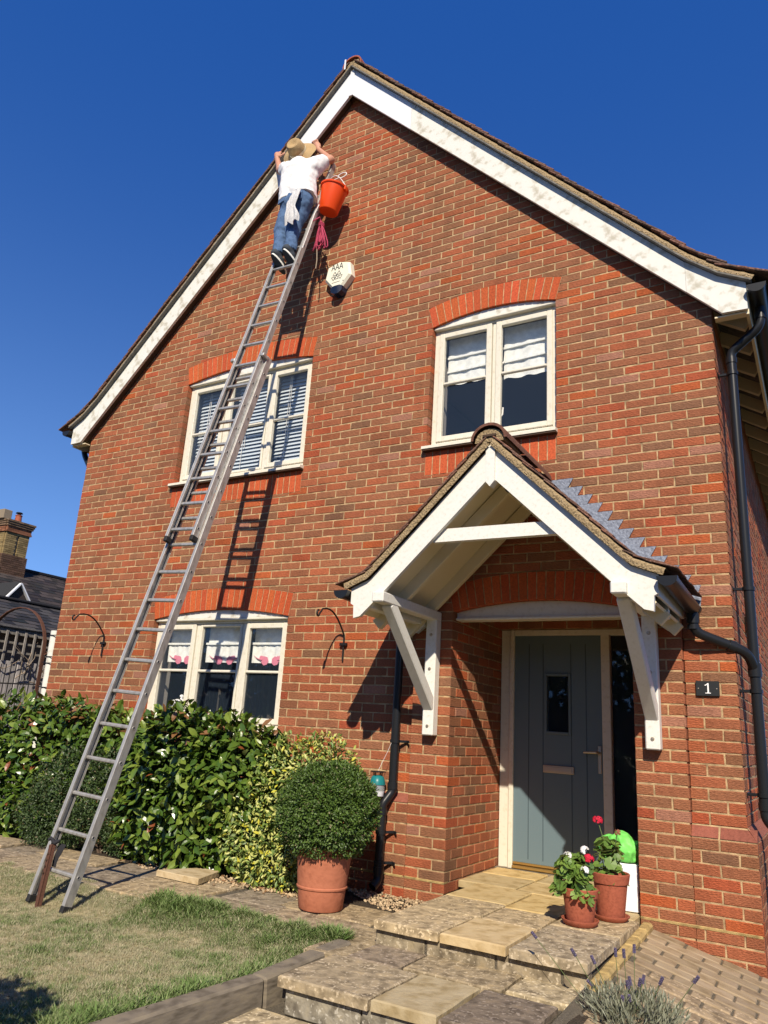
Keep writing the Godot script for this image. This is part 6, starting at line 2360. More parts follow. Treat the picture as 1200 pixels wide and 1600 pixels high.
# ---------------------------------------------------------------- bucket and rope
func build_bucket() -> void:
	var o := thing("bucket", "bright orange plastic bucket hanging from the top of the ladder", "bucket", Vector3(-3.57, 6.27, 0.21))
	var bas := Basis(Vector3(0, 0, 1), -0.2)
	var at := Transform3D(bas, Vector3(-3.61, 6.27, 0.215))
	var m := MB.new()
	m.lathe([Vector2(0.0, 0.004), Vector2(0.07, 0.004), Vector2(0.088, -0.004), Vector2(0.1, 0.0), Vector2(0.104, 0.008), Vector2(0.14, 0.27), Vector2(0.152, 0.272), Vector2(0.155, 0.288), Vector2(0.15, 0.292), Vector2(0.135, 0.285), Vector2(0.1, 0.02), Vector2(0.0, 0.014)], 44, at)
	put("pail", m, M.orange, o)
	m = MB.new()
	for s: float in [-1.0, 1.0]:
		m.box(at * Vector3(s * 0.15, 0.262, 0), Vector3(0.022, 0.05, 0.05), bas, Color.WHITE, 0.006)
	put("handle_lug", m, M.orange, o)
	m = MB.new()
	var hp := []
	for i in 13:
		var t := i / 12.0
		hp.append(at * Vector3(lerpf(-0.155, 0.155, t), 0.275 + 0.13 * sin(t * PI) , 0.045 * sin(t * PI)))
	m.tube(hp, 0.005, 7)
	put("handle", m, M.rope_white, o)
	# the cord that holds it: from the rail over the handle, ending in a loop
	var c := thing("bucket_tether", "thin white cord with a loop tied over the bucket handle at the ladder top", "cord", Vector3(-3.6, 6.6, 0.2))
	m = MB.new()
	var lp2 := [lp(-0.01, 6.72, 0.11), Vector3(-3.68, 6.6, 0.2), Vector3(-3.6, 6.66, 0.22), Vector3(-3.52, 6.66, 0.22)]
	for i in 11:
		var a := PI + i * TAU / 10.0
		lp2.append(Vector3(-3.465 + 0.055 * cos(a), 6.68 + 0.03 * sin(a), 0.22))
	m.tube(lp2, 0.0065, 7)
	put("loop", m, M.rope_white, c)
	m = MB.new()
	m.tube([lp(-0.01, 6.72, 0.125), lp(0.005, 6.55, 0.15), lp(0.012, 6.3, 0.15), lp(0.012, 6.05, 0.15)], 0.005, 6)
	put("cord_tail", m, M.rope_white, c)
	# hank of pink rope
	var r := thing("pink_rope", "hank of pink and white rope hanging below the bucket from the ladder rail", "rope", Vector3(-3.64, 5.98, 0.25))
	m = MB.new()
	m.tube([lp(0.005, 6.45, 0.14), Vector3(-3.68, 6.2, 0.26), Vector3(-3.66, 6.14, 0.25)], 0.006, 6)
	put("cord", m, M.rope_pink, r)
	for k in 9:
		m = MB.new()
		var p := []
		var sp := (k - 4) * 0.013
		var q := rng.randf_range(0.8, 1.1)
		for i in 15:
			var a := TAU * i / 14.0
			p.append(Vector3(-3.655 + sp * (1.0 - cos(a)) * 0.75 + 0.022 * sin(a) * (0.6 + 0.4 * q) * (1.0 - cos(a)) * 0.8, 6.14 - 0.155 * q * (1.0 - cos(a)), 0.25 + 0.022 * sin(a + k) + rng.randf_range(-0.004, 0.004)))
		m.tube(p, 0.0068, 6, false)
		put("rope_loop", m, M.rope_pink, r)
	m = MB.new()
	for y in [6.11, 6.095, 6.08]:
		var p := []
		for i in 11:
			var a := TAU * i / 10.0
			p.append(Vector3(-3.655 + 0.03 * cos(a), y + 0.005 * sin(a), 0.25 + 0.03 * sin(a)))
		m.tube(p, 0.0068, 6, false)
	put("binding", m, M.rope_pink, r)
	m = MB.new()
	m.tube([Vector3(-3.68, 6.08, 0.26), Vector3(-3.69, 5.88, 0.25), Vector3(-3.67, 5.68, 0.25), Vector3(-3.675, 5.58, 0.25)], 0.0055, 6)
	put("tail", m, M.twig, r)

# ---------------------------------------------------------------- shrubs
func build_plants() -> void:
	var laurel := leaf_mesh(0.1, 0.048, 0.3, 0.25)
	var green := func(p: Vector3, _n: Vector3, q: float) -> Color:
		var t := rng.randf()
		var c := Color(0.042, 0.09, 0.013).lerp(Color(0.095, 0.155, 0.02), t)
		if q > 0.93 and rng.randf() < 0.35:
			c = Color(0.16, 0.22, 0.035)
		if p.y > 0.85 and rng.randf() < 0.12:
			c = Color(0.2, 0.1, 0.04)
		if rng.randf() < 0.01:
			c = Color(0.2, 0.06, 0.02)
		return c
	var o := thing("laurel_shrub", "large glossy laurel shrub in front of the ground floor window", "shrub", Vector3(-4.2, -0.16, 0.35))
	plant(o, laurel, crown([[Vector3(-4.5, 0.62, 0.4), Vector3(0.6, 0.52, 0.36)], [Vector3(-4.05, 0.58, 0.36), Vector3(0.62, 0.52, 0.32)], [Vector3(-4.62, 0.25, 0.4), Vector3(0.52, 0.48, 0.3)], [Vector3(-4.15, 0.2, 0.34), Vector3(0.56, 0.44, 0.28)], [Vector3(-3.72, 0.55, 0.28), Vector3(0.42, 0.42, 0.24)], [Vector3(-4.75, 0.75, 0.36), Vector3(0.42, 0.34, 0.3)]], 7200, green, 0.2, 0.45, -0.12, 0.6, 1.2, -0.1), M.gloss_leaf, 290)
	stems(o, Vector3(-4.3, -0.17, 0.3), [Vector3(-4.7, 0.7, 0.3), Vector3(-4.4, 0.85, 0.4), Vector3(-4.0, 0.8, 0.3), Vector3(-3.8, 0.6, 0.3)], 0.02)
	o = thing("laurel_shrub", "glossy laurel shrub at the far left, below the rusty arch", "shrub", Vector3(-6.2, -0.16, 0.3))
	plant(o, laurel, crown([[Vector3(-6.3, 0.68, 0.32), Vector3(0.7, 0.5, 0.34)], [Vector3(-7.0, 0.66, 0.3), Vector3(0.65, 0.52, 0.36)], [Vector3(-5.75, 0.66, 0.25), Vector3(0.5, 0.46, 0.24)], [Vector3(-7.2, 0.25, 0.4), Vector3(0.7, 0.5, 0.36)], [Vector3(-6.6, 0.2, 0.36), Vector3(0.6, 0.5, 0.3)], [Vector3(-5.35, 0.62, 0.16), Vector3(0.3, 0.4, 0.15)], [Vector3(-7.7, 0.5, 0.4), Vector3(0.6, 0.6, 0.4)]], 7400, green, 0.22, 0.45, -0.12, 0.6, 1.2, -0.15), M.gloss_leaf, 290)
	stems(o, Vector3(-6.3, -0.17, 0.25), [Vector3(-6.7, 0.8, 0.3), Vector3(-6.2, 0.9, 0.3), Vector3(-5.8, 0.8, 0.25), Vector3(-7.1, 0.8, 0.3)], 0.02)
	var small := leaf_small(0.026, 0.013)
	var dark := func(_p: Vector3, _n: Vector3, q: float) -> Color:
		var c := Color(0.03, 0.058, 0.016).lerp(Color(0.06, 0.1, 0.028), rng.randf())
		if q > 0.95 and rng.randf() < 0.12:
			c = Color(0.14, 0.12, 0.06)
		return c
	o = thing("small_leaved_shrub", "dark small-leaved shrub behind the lower ladder, between the two laurels", "shrub", Vector3(-5.5, -0.16, 0.5))
	plant(o, small, crown([[Vector3(-5.72, 0.34, 0.5), Vector3(0.48, 0.4, 0.3)], [Vector3(-5.3, 0.3, 0.45), Vector3(0.34, 0.36, 0.22)], [Vector3(-5.85, 0.12, 0.55), Vector3(0.45, 0.32, 0.3)], [Vector3(-5.4, 0.55, 0.36), Vector3(0.36, 0.24, 0.2)], [Vector3(-5.1, 0.12, 0.42), Vector3(0.25, 0.3, 0.18)]], 26000, dark, 0.2, 0.3, -0.14, 0.6, 1.2, 0.1, 7.0), M.leaf, 0)
	stems(o, Vector3(-5.35, -0.17, 0.4), [Vector3(-5.7, 0.4, 0.45), Vector3(-5.4, 0.5, 0.4), Vector3(-5.15, 0.35, 0.45), Vector3(-5.0, 0.25, 0.4)], 0.012)
	var mid := leaf_mesh(0.042, 0.018, 0.2, 0.15)
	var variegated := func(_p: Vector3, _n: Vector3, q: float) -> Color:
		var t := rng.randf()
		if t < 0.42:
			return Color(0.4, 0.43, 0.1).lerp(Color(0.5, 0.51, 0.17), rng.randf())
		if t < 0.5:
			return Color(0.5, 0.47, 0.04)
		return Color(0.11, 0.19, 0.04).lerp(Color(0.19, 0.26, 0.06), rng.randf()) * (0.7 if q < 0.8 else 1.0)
	o = thing("variegated_shrub", "yellow and cream variegated shrub between the laurel and the potted ball", "shrub", Vector3(-3.3, -0.16, 0.4))
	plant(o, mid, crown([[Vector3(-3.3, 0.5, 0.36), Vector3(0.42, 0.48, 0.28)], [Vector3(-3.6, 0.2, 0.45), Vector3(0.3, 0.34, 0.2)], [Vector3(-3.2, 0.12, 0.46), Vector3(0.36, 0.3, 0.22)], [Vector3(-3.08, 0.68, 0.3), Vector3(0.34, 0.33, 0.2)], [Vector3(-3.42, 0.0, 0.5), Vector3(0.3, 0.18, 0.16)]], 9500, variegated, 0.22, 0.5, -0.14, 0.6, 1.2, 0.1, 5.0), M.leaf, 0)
	stems(o, Vector3(-3.35, -0.17, 0.36), [Vector3(-3.3, 0.8, 0.36), Vector3(-3.6, 0.3, 0.45), Vector3(-3.05, 0.7, 0.35)], 0.012)
	# lavender
	o = thing("lavender", "grey-green lavender with a few purple spikes at the bottom right", "lavender", Vector3(-0.42, -0.2, 1.52))
	var lv := leaf_small(0.05, 0.006)
	var grey := func(_p: Vector3, _n: Vector3, _q: float) -> Color:
		return Color(0.16, 0.17, 0.11).lerp(Color(0.28, 0.29, 0.21), rng.randf())
	plant(o, lv, crown([[Vector3(-0.43, -0.15, 1.58), Vector3(0.2, 0.12, 0.16)], [Vector3(-0.32, -0.15, 1.54), Vector3(0.15, 0.11, 0.13)]], 2600, grey, 0.25, 0.8, -0.22, 0.6, 1.3, -0.9, 9.0), M.leaf, 0)
	for k in 15:
		var b := Vector3(-0.4 + rng.randfn() * 0.1, -0.13, 1.54 + rng.randfn() * 0.07)
		var lean := Vector3((b.x + 0.4) * 1.1 + rng.randf_range(-0.05, 0.05), rng.randf_range(0.06, 0.24), (b.z - 1.52) * 0.9)
		var m := MB.new()
		m.tube([b, b + lean * 0.6, b + lean], 0.0016, 4)
		put("stalk", m, M.twig_green, o)
		m = MB.new()
		var dd := lean.normalized()
		for e in 7:
			var pc := b + lean + dd * (e * 0.0055)
			for f in 4:
				var an := f * PI / 2 + e * 0.7
				var sd := aim(dd, Vector3.RIGHT)
				m.box(pc + (sd.x * cos(an) + sd.y * sin(an)) * 0.005, Vector3(0.0045, 0.0055, 0.0045), Basis(dd, an), Color(0.12, 0.095, 0.19).lerp(Color(0.09, 0.08, 0.11), rng.randf()))
		put("flower_spike", m, M.petal, o)

func pot(o: Node3D, at: Vector3, prof: Array, m: Material, called := "pot") -> void:
	var b := MB.new()
	b.lathe(prof, 48, Transform3D(Basis.IDENTITY, at))
	put(called, b, m, o)

func geranium(o: Node3D, at: Vector3, spread: float, high: float, n: int, flowers: Array) -> void:
	var lf := MB.new()
	# a round scalloped leaf, dished
	for k in 14:
		var a0 := TAU * k / 14.0
		var a1 := TAU * (k + 1) / 14.0
		if k == 0:
			continue
		var r0 := 1.0 + (0.1 if k % 2 else -0.06)
		var r1 := 1.0 + (0.1 if (k + 1) % 2 else -0.06)
		lf.tri(Vector3.ZERO, Vector3(sin(a0) * r0, 0.22, -cos(a0) * r0), Vector3(sin(a1) * r1, 0.22, -cos(a1) * r1), Vector3.UP)
	var lm := lf.mesh()
	var shades := []
	for k in 5:
		var q: StandardMaterial3D = M.leaf.duplicate()
		q.vertex_color_use_as_albedo = false
		q.albedo_color = Color(0.06, 0.13, 0.022).lerp(Color(0.17, 0.27, 0.05), k / 4.0).linear_to_srgb()
		shades.append(q)
	for k in n:
		var a := rng.randf() * TAU
		var h := pow(rng.randf(), 0.8)
		var r := spread * sqrt(rng.randf()) * (1.0 - 0.45 * h)
		var p := at + Vector3(cos(a) * r, h * high - 0.02 + (0.0 if r < spread * 0.7 else -0.04), sin(a) * r)
		var nn := (Vector3(cos(a) * r * 3.0, 0.25 + h * 0.1, sin(a) * r * 3.0) + rdir() * 0.25).normalized()
		var mi := MeshInstance3D.new()
		mi.mesh = lm
		mi.material_override = shades[rng.randi() % 5]
		var s := rng.randf_range(0.02, 0.04)
		mi.transform = Transform3D(aim(nn, rdir()) * Basis(Vector3.RIGHT, PI / 2) * Basis(Vector3.UP, rng.randf() * TAU).scaled(Vector3(s, s, s)), p)
		set_in(mi, "leaf", o)
		if k % 3 == 0:
			var st := MB.new()
			st.tube([at + Vector3(cos(a) * r * 0.2, -0.04, sin(a) * r * 0.2), at.lerp(p, 0.6) + Vector3(0, 0.02, 0), p], 0.003, 5)
			put("stem", st, M.twig_green, o)
	for f in flowers:
		var c: Vector3 = f[0]
		var st := MB.new()
		st.tube([at + Vector3(0, 0.0, 0), at.lerp(c, 0.5) + Vector3(0.01, 0.02, 0), c], 0.003, 5)
		put("flower_stalk", st, M.twig_green, o)
		var fm := MB.new()
		for k in f[2]:
			var d := rdir()
			d.y = absf(d.y) * 0.9 - 0.15
			var pc: Vector3 = c + d * f[3]
			for e in 5:
				var bas := aim(d, rdir()) * Basis(Vector3(0, 0, 1), TAU * e / 5.0)
				fm.tri(pc, pc + bas * Vector3(-0.007, 0.012, 0.003), pc + bas * Vector3(0.007, 0.012, 0.003), d, f[1])
				fm.tri(pc + bas * Vector3(-0.007, 0.012, 0.003), pc + bas * Vector3(0.007, 0.012, 0.003), pc + bas * Vector3(0, 0.019, 0.0), d, f[1])
		put("flower", fm, M.petal, o)

func build_pots() -> void:
	# large pot with the clipped ball
	var c := Vector3(-2.665, -0.15, 0.79)
	var o := thing("terracotta_pot", "large terracotta pot with a raised band, under the clipped box ball", "pot", c)
	pot(o, c, [Vector2(0.0, 0.0), Vector2(0.148, 0.0), Vector2(0.154, 0.008), Vector2(0.168, 0.13), Vector2(0.176, 0.135), Vector2(0.178, 0.145), Vector2(0.172, 0.152), Vector2(0.194, 0.365), Vector2(0.2, 0.37), Vector2(0.208, 0.385), Vector2(0.206, 0.405), Vector2(0.196, 0.412), Vector2(0.186, 0.4), Vector2(0.18, 0.36), Vector2(0.0, 0.36)], M.terra)
	var sm := MB.new()
	sm.lathe([Vector2(0.182, 0.375), Vector2(0.1, 0.385), Vector2(0.0, 0.39)], 24, Transform3D(Basis.IDENTITY, c))
	put("soil", sm, M.soil, o)
	var bx := thing("box_ball", "clipped round box ball growing in the large terracotta pot", "topiary", c + Vector3(0, 0.4, 0))
	var lf := leaf_small(0.021, 0.012)
	var bc := c + Vector3(0.0, 0.62, 0.0)
	var colf := func(p: Vector3, n: Vector3, _q: float) -> Color:
		var k := Color(0.042, 0.085, 0.016).lerp(Color(0.1, 0.17, 0.025), rng.randf())
		if rng.randf() < 0.04:
			k = Color(0.2, 0.18, 0.1)
		return k
	plant(bx, lf, crown([[bc, Vector3(0.36, 0.335, 0.36)], [bc + Vector3(0.06, 0.06, 0.02), Vector3(0.31, 0.29, 0.31)]], 46000, colf, 0.17, 0.28, 0.2, 0.65, 1.2, -0.1, 9.0), M.leaf, 0)
	stems(bx, c + Vector3(0, 0.37, 0), [bc, bc + Vector3(0.15, 0.05, 0.05), bc + Vector3(-0.15, 0.05, 0), bc + Vector3(0.0, 0.1, -0.1)], 0.014)
	# two pots of geraniums
	var g1 := Vector3(-0.905, 0.0, 0.6)
	var g2 := Vector3(-0.79, 0.0, 0.31)
	var s1 := thing("plant_saucer", "terracotta saucer under the front geranium pot", "saucer", g1)
	pot(s1, g1, [Vector2(0.0, 0.003), Vector2(0.09, 0.003), Vector2(0.1, 0.012), Vector2(0.112, 0.03), Vector2(0.112, 0.036), Vector2(0.104, 0.036), Vector2(0.092, 0.016), Vector2(0.0, 0.013)], M.terra_red, "dish")
	var p1 := thing("flower_pot", "front terracotta pot holding white and red geraniums", "pot", g1)
	pot(p1, g1, [Vector2(0.0, 0.014), Vector2(0.078, 0.014), Vector2(0.08, 0.02), Vector2(0.1, 0.16), Vector2(0.107, 0.162), Vector2(0.113, 0.205), Vector2(0.108, 0.21), Vector2(0.1, 0.205), Vector2(0.095, 0.18), Vector2(0.0, 0.18)], M.terra_red)
	var s2 := thing("plant_saucer", "terracotta saucer under the rear geranium pot", "saucer", g2)
	pot(s2, g2, [Vector2(0.0, 0.003), Vector2(0.09, 0.003), Vector2(0.1, 0.012), Vector2(0.114, 0.028), Vector2(0.114, 0.034), Vector2(0.105, 0.034), Vector2(0.092, 0.016), Vector2(0.0, 0.013)], M.terra_red, "dish")
	var p2 := thing("flower_pot", "rear terracotta pot holding a leggy red geranium", "pot", g2)
	pot(p2, g2, [Vector2(0.0, 0.014), Vector2(0.08, 0.014), Vector2(0.082, 0.02), Vector2(0.104, 0.215), Vector2(0.112, 0.217), Vector2(0.121, 0.272), Vector2(0.116, 0.277), Vector2(0.107, 0.272), Vector2(0.1, 0.24), Vector2(0.0, 0.24)], M.terra_red)
	for q in [[p1, g1, 0.18, 0.098], [p2, g2, 0.24, 0.104]]:
		var m := MB.new()
		m.lathe([Vector2(q[3], 0.006), Vector2(0.05, 0.012), Vector2(0.0, 0.014)], 20, Transform3D(Basis.IDENTITY, q[1] + Vector3(0, q[2], 0)))
		put("soil", m, M.soil, q[0])
	var white := Color(0.82, 0.8, 0.8)
	var red := Color(0.5, 0.012, 0.04)
	var ge := thing("geranium", "bushy geranium with white and crimson flowers in the front pot", "geranium", g1 + Vector3(0, 0.18, 0))
	geranium(ge, g1 + Vector3(-0.03, 0.2, 0.02), 0.15, 0.2, 190, [[g1 + Vector3(-0.06, 0.385, 0.05), white, 9, 0.022], [g1 + Vector3(0.035, 0.42, 0.0), white, 12, 0.026], [g1 + Vector3(0.055, 0.32, 0.09), white, 12, 0.022], [g1 + Vector3(0.065, 0.38, 0.03), red, 16, 0.028], [g1 + Vector3(-0.085, 0.37, 0.02), white, 6, 0.016]])
	var ge2 := thing("geranium", "leggy geranium with a crimson flower head in the rear pot", "geranium", g2 + Vector3(0, 0.24, 0))
	geranium(ge2, g2 + Vector3(-0.01, 0.27, 0.0), 0.11, 0.2, 70, [[g2 + Vector3(-0.07, 0.58, 0.02), red, 16, 0.028], [g2 + Vector3(0.06, 0.52, 0.04), Color(0.25, 0.1, 0.06), 6, 0.014]])
	# green bag on a white box behind the pots
	var bxp := thing("white_box", "white cardboard box standing behind the geranium pots", "box", Vector3(-0.79, 0.0, -0.05))
	var m2 := MB.new()
	m2.box(Vector3(-0.795, 0.15, -0.1), Vector3(0.2, 0.29, 0.2), Basis(Vector3.UP, 0.12), Color.WHITE, 0.004)
	put("carton", m2, M.paper, bxp)
	var bg := thing("green_bag", "bright lime green plastic bag lying on the white box", "plastic bag", Vector3(-0.8, 0.3, -0.1))
	m2 = MB.new()
	nets(m2, [[Vector3(-0.89, 0.36, -0.1), Vector3(-0.78, 0.37, -0.08), 0.09, 0.1], [Vector3(-0.8, 0.34, -0.1), Vector3(-0.74, 0.34, -0.1), 0.085, 0.06], [Vector3(-0.84, 0.41, -0.1), Vector3(-0.82, 0.42, -0.1), 0.07, 0.06]], 0.012, 0.03, func(p): return 0.302 - p.y, 0.035, 9.0)
	put("bag", m2, M.green_bag, bg)

# ---------------------------------------------------------------- what stands to the left
func build_left_side() -> void:
	# wooden fence with trellis
	var f := thing("wooden_fence", "grey boarded fence with trellis on top at the far left", "fence", Vector3(-9.6, -0.4, -1.5))
	var z := -0.1
	while z > -3.4:
		var m := MB.new()
		m.box(Vector3(-9.6 + rng.randf_range(-0.004, 0.004), 0.63, z), Vector3(0.018, 2.12 + rng.randf_range(-0.02, 0.02), 0.098), Basis(Vector3.RIGHT, rng.randf_range(-0.008, 0.008)), Color(0.5, 0.47, 0.46) * rng.randf_range(0.75, 1.15), 0.003)
		put("board", m, M.fence, f)
		z -= 0.105
	for y in [1.82, 1.95, 2.08]:
		var m := MB.new()
		m.bar(Vector3(-9.6, y, -0.05), Vector3(-9.6, y - 0.01, -3.45), 0.025, 0.03, Vector3.UP, 0.0, Color(0.3, 0.28, 0.25))
		put("trellis_bar", m, M.fence, f)
	z = -0.15
	while z > -3.4:
		var m := MB.new()
		m.bar(Vector3(-9.575, 1.68, z), Vector3(-9.575, 2.11, z), 0.03, 0.018, Vector3(1, 0, 0), 0.0, Color(0.34, 0.31, 0.28))
		put("trellis_upright", m, M.fence, f)
		z -= 0.15
	var v := thing("climber_stems", "bare woody climber stems tangled over the trellis", "climber", Vector3(-9.55, 1.6, -1.4))
	for k in 16:
		var m := MB.new()
		var p := [Vector3(-9.55, 1.5 + rng.randf_range(-0.1, 0.1), -0.8 - rng.randf() * 1.2)]
		var d := Vector3(rng.randf_range(-0.2, 0.3), rng.randf_range(0.2, 1), rng.randf_range(-1, 1))
		for i in 6:
			d = (d + rdir() * 0.6).normalized()
			d.x *= 0.3
			p.append(p[i] + d * 0.09)
		m.tube(p, [0.008, 0.008, 0.007, 0.006, 0.005, 0.004, 0.002], 5)
		put("stem", m, M.twig, v)
	# rusty garden arch with its railing gate
	var a := thing("garden_arch", "rusty iron garden arch in front of the fence", "arch", Vector3(-8.9, -0.3, -0.8))
	for zz in [-0.72]:
		var m := MB.new()
		var p := [Vector3(-9.52, -0.45, zz), Vector3(-9.52, 1.75, zz)]
		for i in 15:
			var an := PI - PI * i / 14.0
			p.append(Vector3(-8.88 + 0.64 * cos(an), 1.78 + 0.58 * sin(an), zz))
		p.append(Vector3(-8.24, 1.75, zz))
		p.append(Vector3(-8.24, -0.45, zz))
		for i in p.size() - 1:
			m.bar(p[i], p[i + 1] + (p[i + 1] - p[i]).normalized() * 0.004, 0.05, 0.014, Vector3(0, 0, 1).cross(p[i + 1] - p[i]), 0.003)
		put("hoop", m, M.rust, a)
	var br := MB.new()
	br.bar(Vector3(-8.24, 1.72, -0.74), Vector3(-7.78, 2.12, -0.9), 0.012, 0.03, Vector3(0, 0, 1))
	put("brace", br, M.rust, a)
	var g := thing("iron_railing", "thin black iron railing inside the garden arch", "railing", Vector3(-8.9, -0.3, -0.85))
	for k in 12:
		var m := MB.new()
		var x := -9.5 + k * 0.11
		m.tube([Vector3(x, -0.4, -0.86), Vector3(x, 1.62, -0.86)], 0.007, 6)
		put("bar", m, M.iron, g)
	for y in [0.4, 1.36]:
		var m := MB.new()
		m.bar(Vector3(-9.52, y, -0.86), Vector3(-8.25, y, -0.86), 0.01, 0.018)
		put("rail", m, M.iron, g)
	# white post beside the corner of the house
	var w := thing("white_post", "flaking white painted post with black wire ties beside the left corner of the house", "post", Vector3(-8.12, -0.3, -0.7))
	var m0 := MB.new()
	m0.tube([Vector3(-8.0, -0.45, -0.7), Vector3(-8.02, 1.2, -0.7), Vector3(-8.04, 2.03, -0.7)], 0.06, 14)
	put("shaft", m0, M.old_white, w)
	for y in [1.32, 1.62, 1.7, 1.97]:
		var m := MB.new()
		m.tube([Vector3(-8.14, y + 0.01, -0.66), Vector3(-8.03, y, -0.633), Vector3(-7.88, y, -0.66)], 0.006, 6)
		put("wire_tie", m, M.iron, w)
	# outbuilding with a low slate roof
	var b := thing("outbuilding", "low dark-roofed outbuilding behind the fence", "outbuilding", Vector3(-13.5, -0.4, -5))
	var mb := MB.new()
	mb.box(Vector3(-14.6, 1.0, -4.5), Vector3(2.6, 2.9, 9.0), Basis.IDENTITY, Color(0.2, 0.13, 0.09))
	put("wall", mb, M.stock, b)
	mb = MB.new()
	mb.bar(Vector3(-13.02, 2.5, 0.2), Vector3(-13.02, 2.5, -9.2), 0.03, 0.12, Vector3.UP)
	put("fascia", mb, M.undercloak, b)
	var roof := MB.new()
	roof.quad(Vector3(-13.0, 2.5, 0.2), Vector3(-13.0, 2.5, -9.2), Vector3(-14.7, 3.26, -9.2), Vector3(-14.7, 3.26, 0.2), Vector3(1, 1, 0), Color(0.03, 0.03, 0.033))
	roof.quad(Vector3(-16.4, 2.5, 0.2), Vector3(-16.4, 2.5, -9.2), Vector3(-14.7, 3.26, -9.2), Vector3(-14.7, 3.26, 0.2), Vector3(-1, 1, 0), Color(0.03, 0.03, 0.033))
	var rp := put("roof", roof, M.slate, b)
	slates(rp, Vector3(-12.98, 2.51, 0.2), Vector3(0, 0, -1), Vector3(-1.7, 0.76, 0).normalized(), 9.2, 1.85, 0.2, 0.26, [Color(0.05, 0.05, 0.055), Color(0.032, 0.033, 0.037), Color(0.075, 0.07, 0.07)])
	mb = MB.new()
	mb.bar(Vector3(-14.68, 3.3, 0.2), Vector3(-14.68, 3.3, -9.2), 0.22, 0.06, Vector3.UP, 0.02, Color(0.03, 0.03, 0.033))
	put("ridge", mb, M.slate, rp)
	# neighbouring house: chimney, slate roof, small white gable
	var h := thing("neighbour_house", "neighbouring house with slate roof, yellow brick chimney and small white gable", "house", Vector3(-25, -0.4, -14))
	mb = MB.new()
	mb.box(Vector3(-25.5, 1.5, -15.5), Vector3(7.0, 4.6, 15.0), Basis.IDENTITY, Color(0.26, 0.2, 0.13))
	put("wall", mb, M.stock, h)
	roof = MB.new()
	roof.quad(Vector3(-21.6, 3.5, -8.0), Vector3(-21.6, 3.5, -23.2), Vector3(-25.6, 6.02, -23.2), Vector3(-25.6, 6.02, -8.0), Vector3(1, 1, 0), Color(0.03, 0.03, 0.03))
	roof.quad(Vector3(-29.6, 3.5, -8.0), Vector3(-29.6, 3.5, -23.2), Vector3(-25.6, 6.02, -23.2), Vector3(-25.6, 6.02, -8.0), Vector3(-1, 1, 0), Color(0.03, 0.03, 0.03))
	rp = put("roof", roof, M.slate, h)
	slates(rp, Vector3(-21.55, 3.52, -8.0), Vector3(0, 0, -1), Vector3(-4.0, 2.52, 0).normalized(), 15.2, 4.7, 0.24, 0.3, [Color(0.05, 0.042, 0.04), Color(0.08, 0.065, 0.06), Color(0.035, 0.032, 0.033)])
	mb = MB.new()
	mb.bar(Vector3(-25.58, 6.07, -8.0), Vector3(-25.58, 6.07, -23.2), 0.3, 0.12, Vector3.UP, 0.03, Color(0.025, 0.025, 0.03))
	put("ridge", mb, M.slate, rp)
	# small gable with white bargeboards
	mb = MB.new()
	mb.prism(PackedVector2Array([Vector2(-0.55, 0.0), Vector2(0.55, 0.0), Vector2(0.0, 0.72)]), 0.0, -3.0, Transform3D(Basis(Vector3(0, 0, -1), Vector3(0, 1, 0), Vector3(1, 0, 0)), Vector3(-21.1, 4.02, -8.74)), Color(0.06, 0.05, 0.045))
	put("small_gable", mb, M.slate, h)
	for s: float in [-1.0, 1.0]:
		mb = MB.new()
		mb.bar(Vector3(-21.05, 4.78, -8.74), Vector3(-21.05, 4.08, -8.74 - s * 0.55), 0.04, 0.11, Vector3(1, 0, 0), 0.0)
		put("gable_board", mb, M.fresh, h)
		mb = MB.new()
		mb.bar(Vector3(-22.4, 4.83, -8.74), Vector3(-22.4, 4.06, -8.74 - s * 0.62), 2.6, 0.03, Vector3(0, 0.6, -s * 0.7).normalized(), 0.0, Color(0.04, 0.04, 0.042))
		put("gable_roof", mb, M.slate, h)
	# chimney, brick by brick
	var ch := MB.new()
	var cx := -25.5
	var cz := -10.87
	ch.box(Vector3(cx, 6.6, cz), Vector3(0.92, 2.0, 0.86), Basis.IDENTITY, Color(0.3, 0.24, 0.15))
	var cp := put("chimney", ch, M.stock, h)
	var y := 5.5
	var row := 0
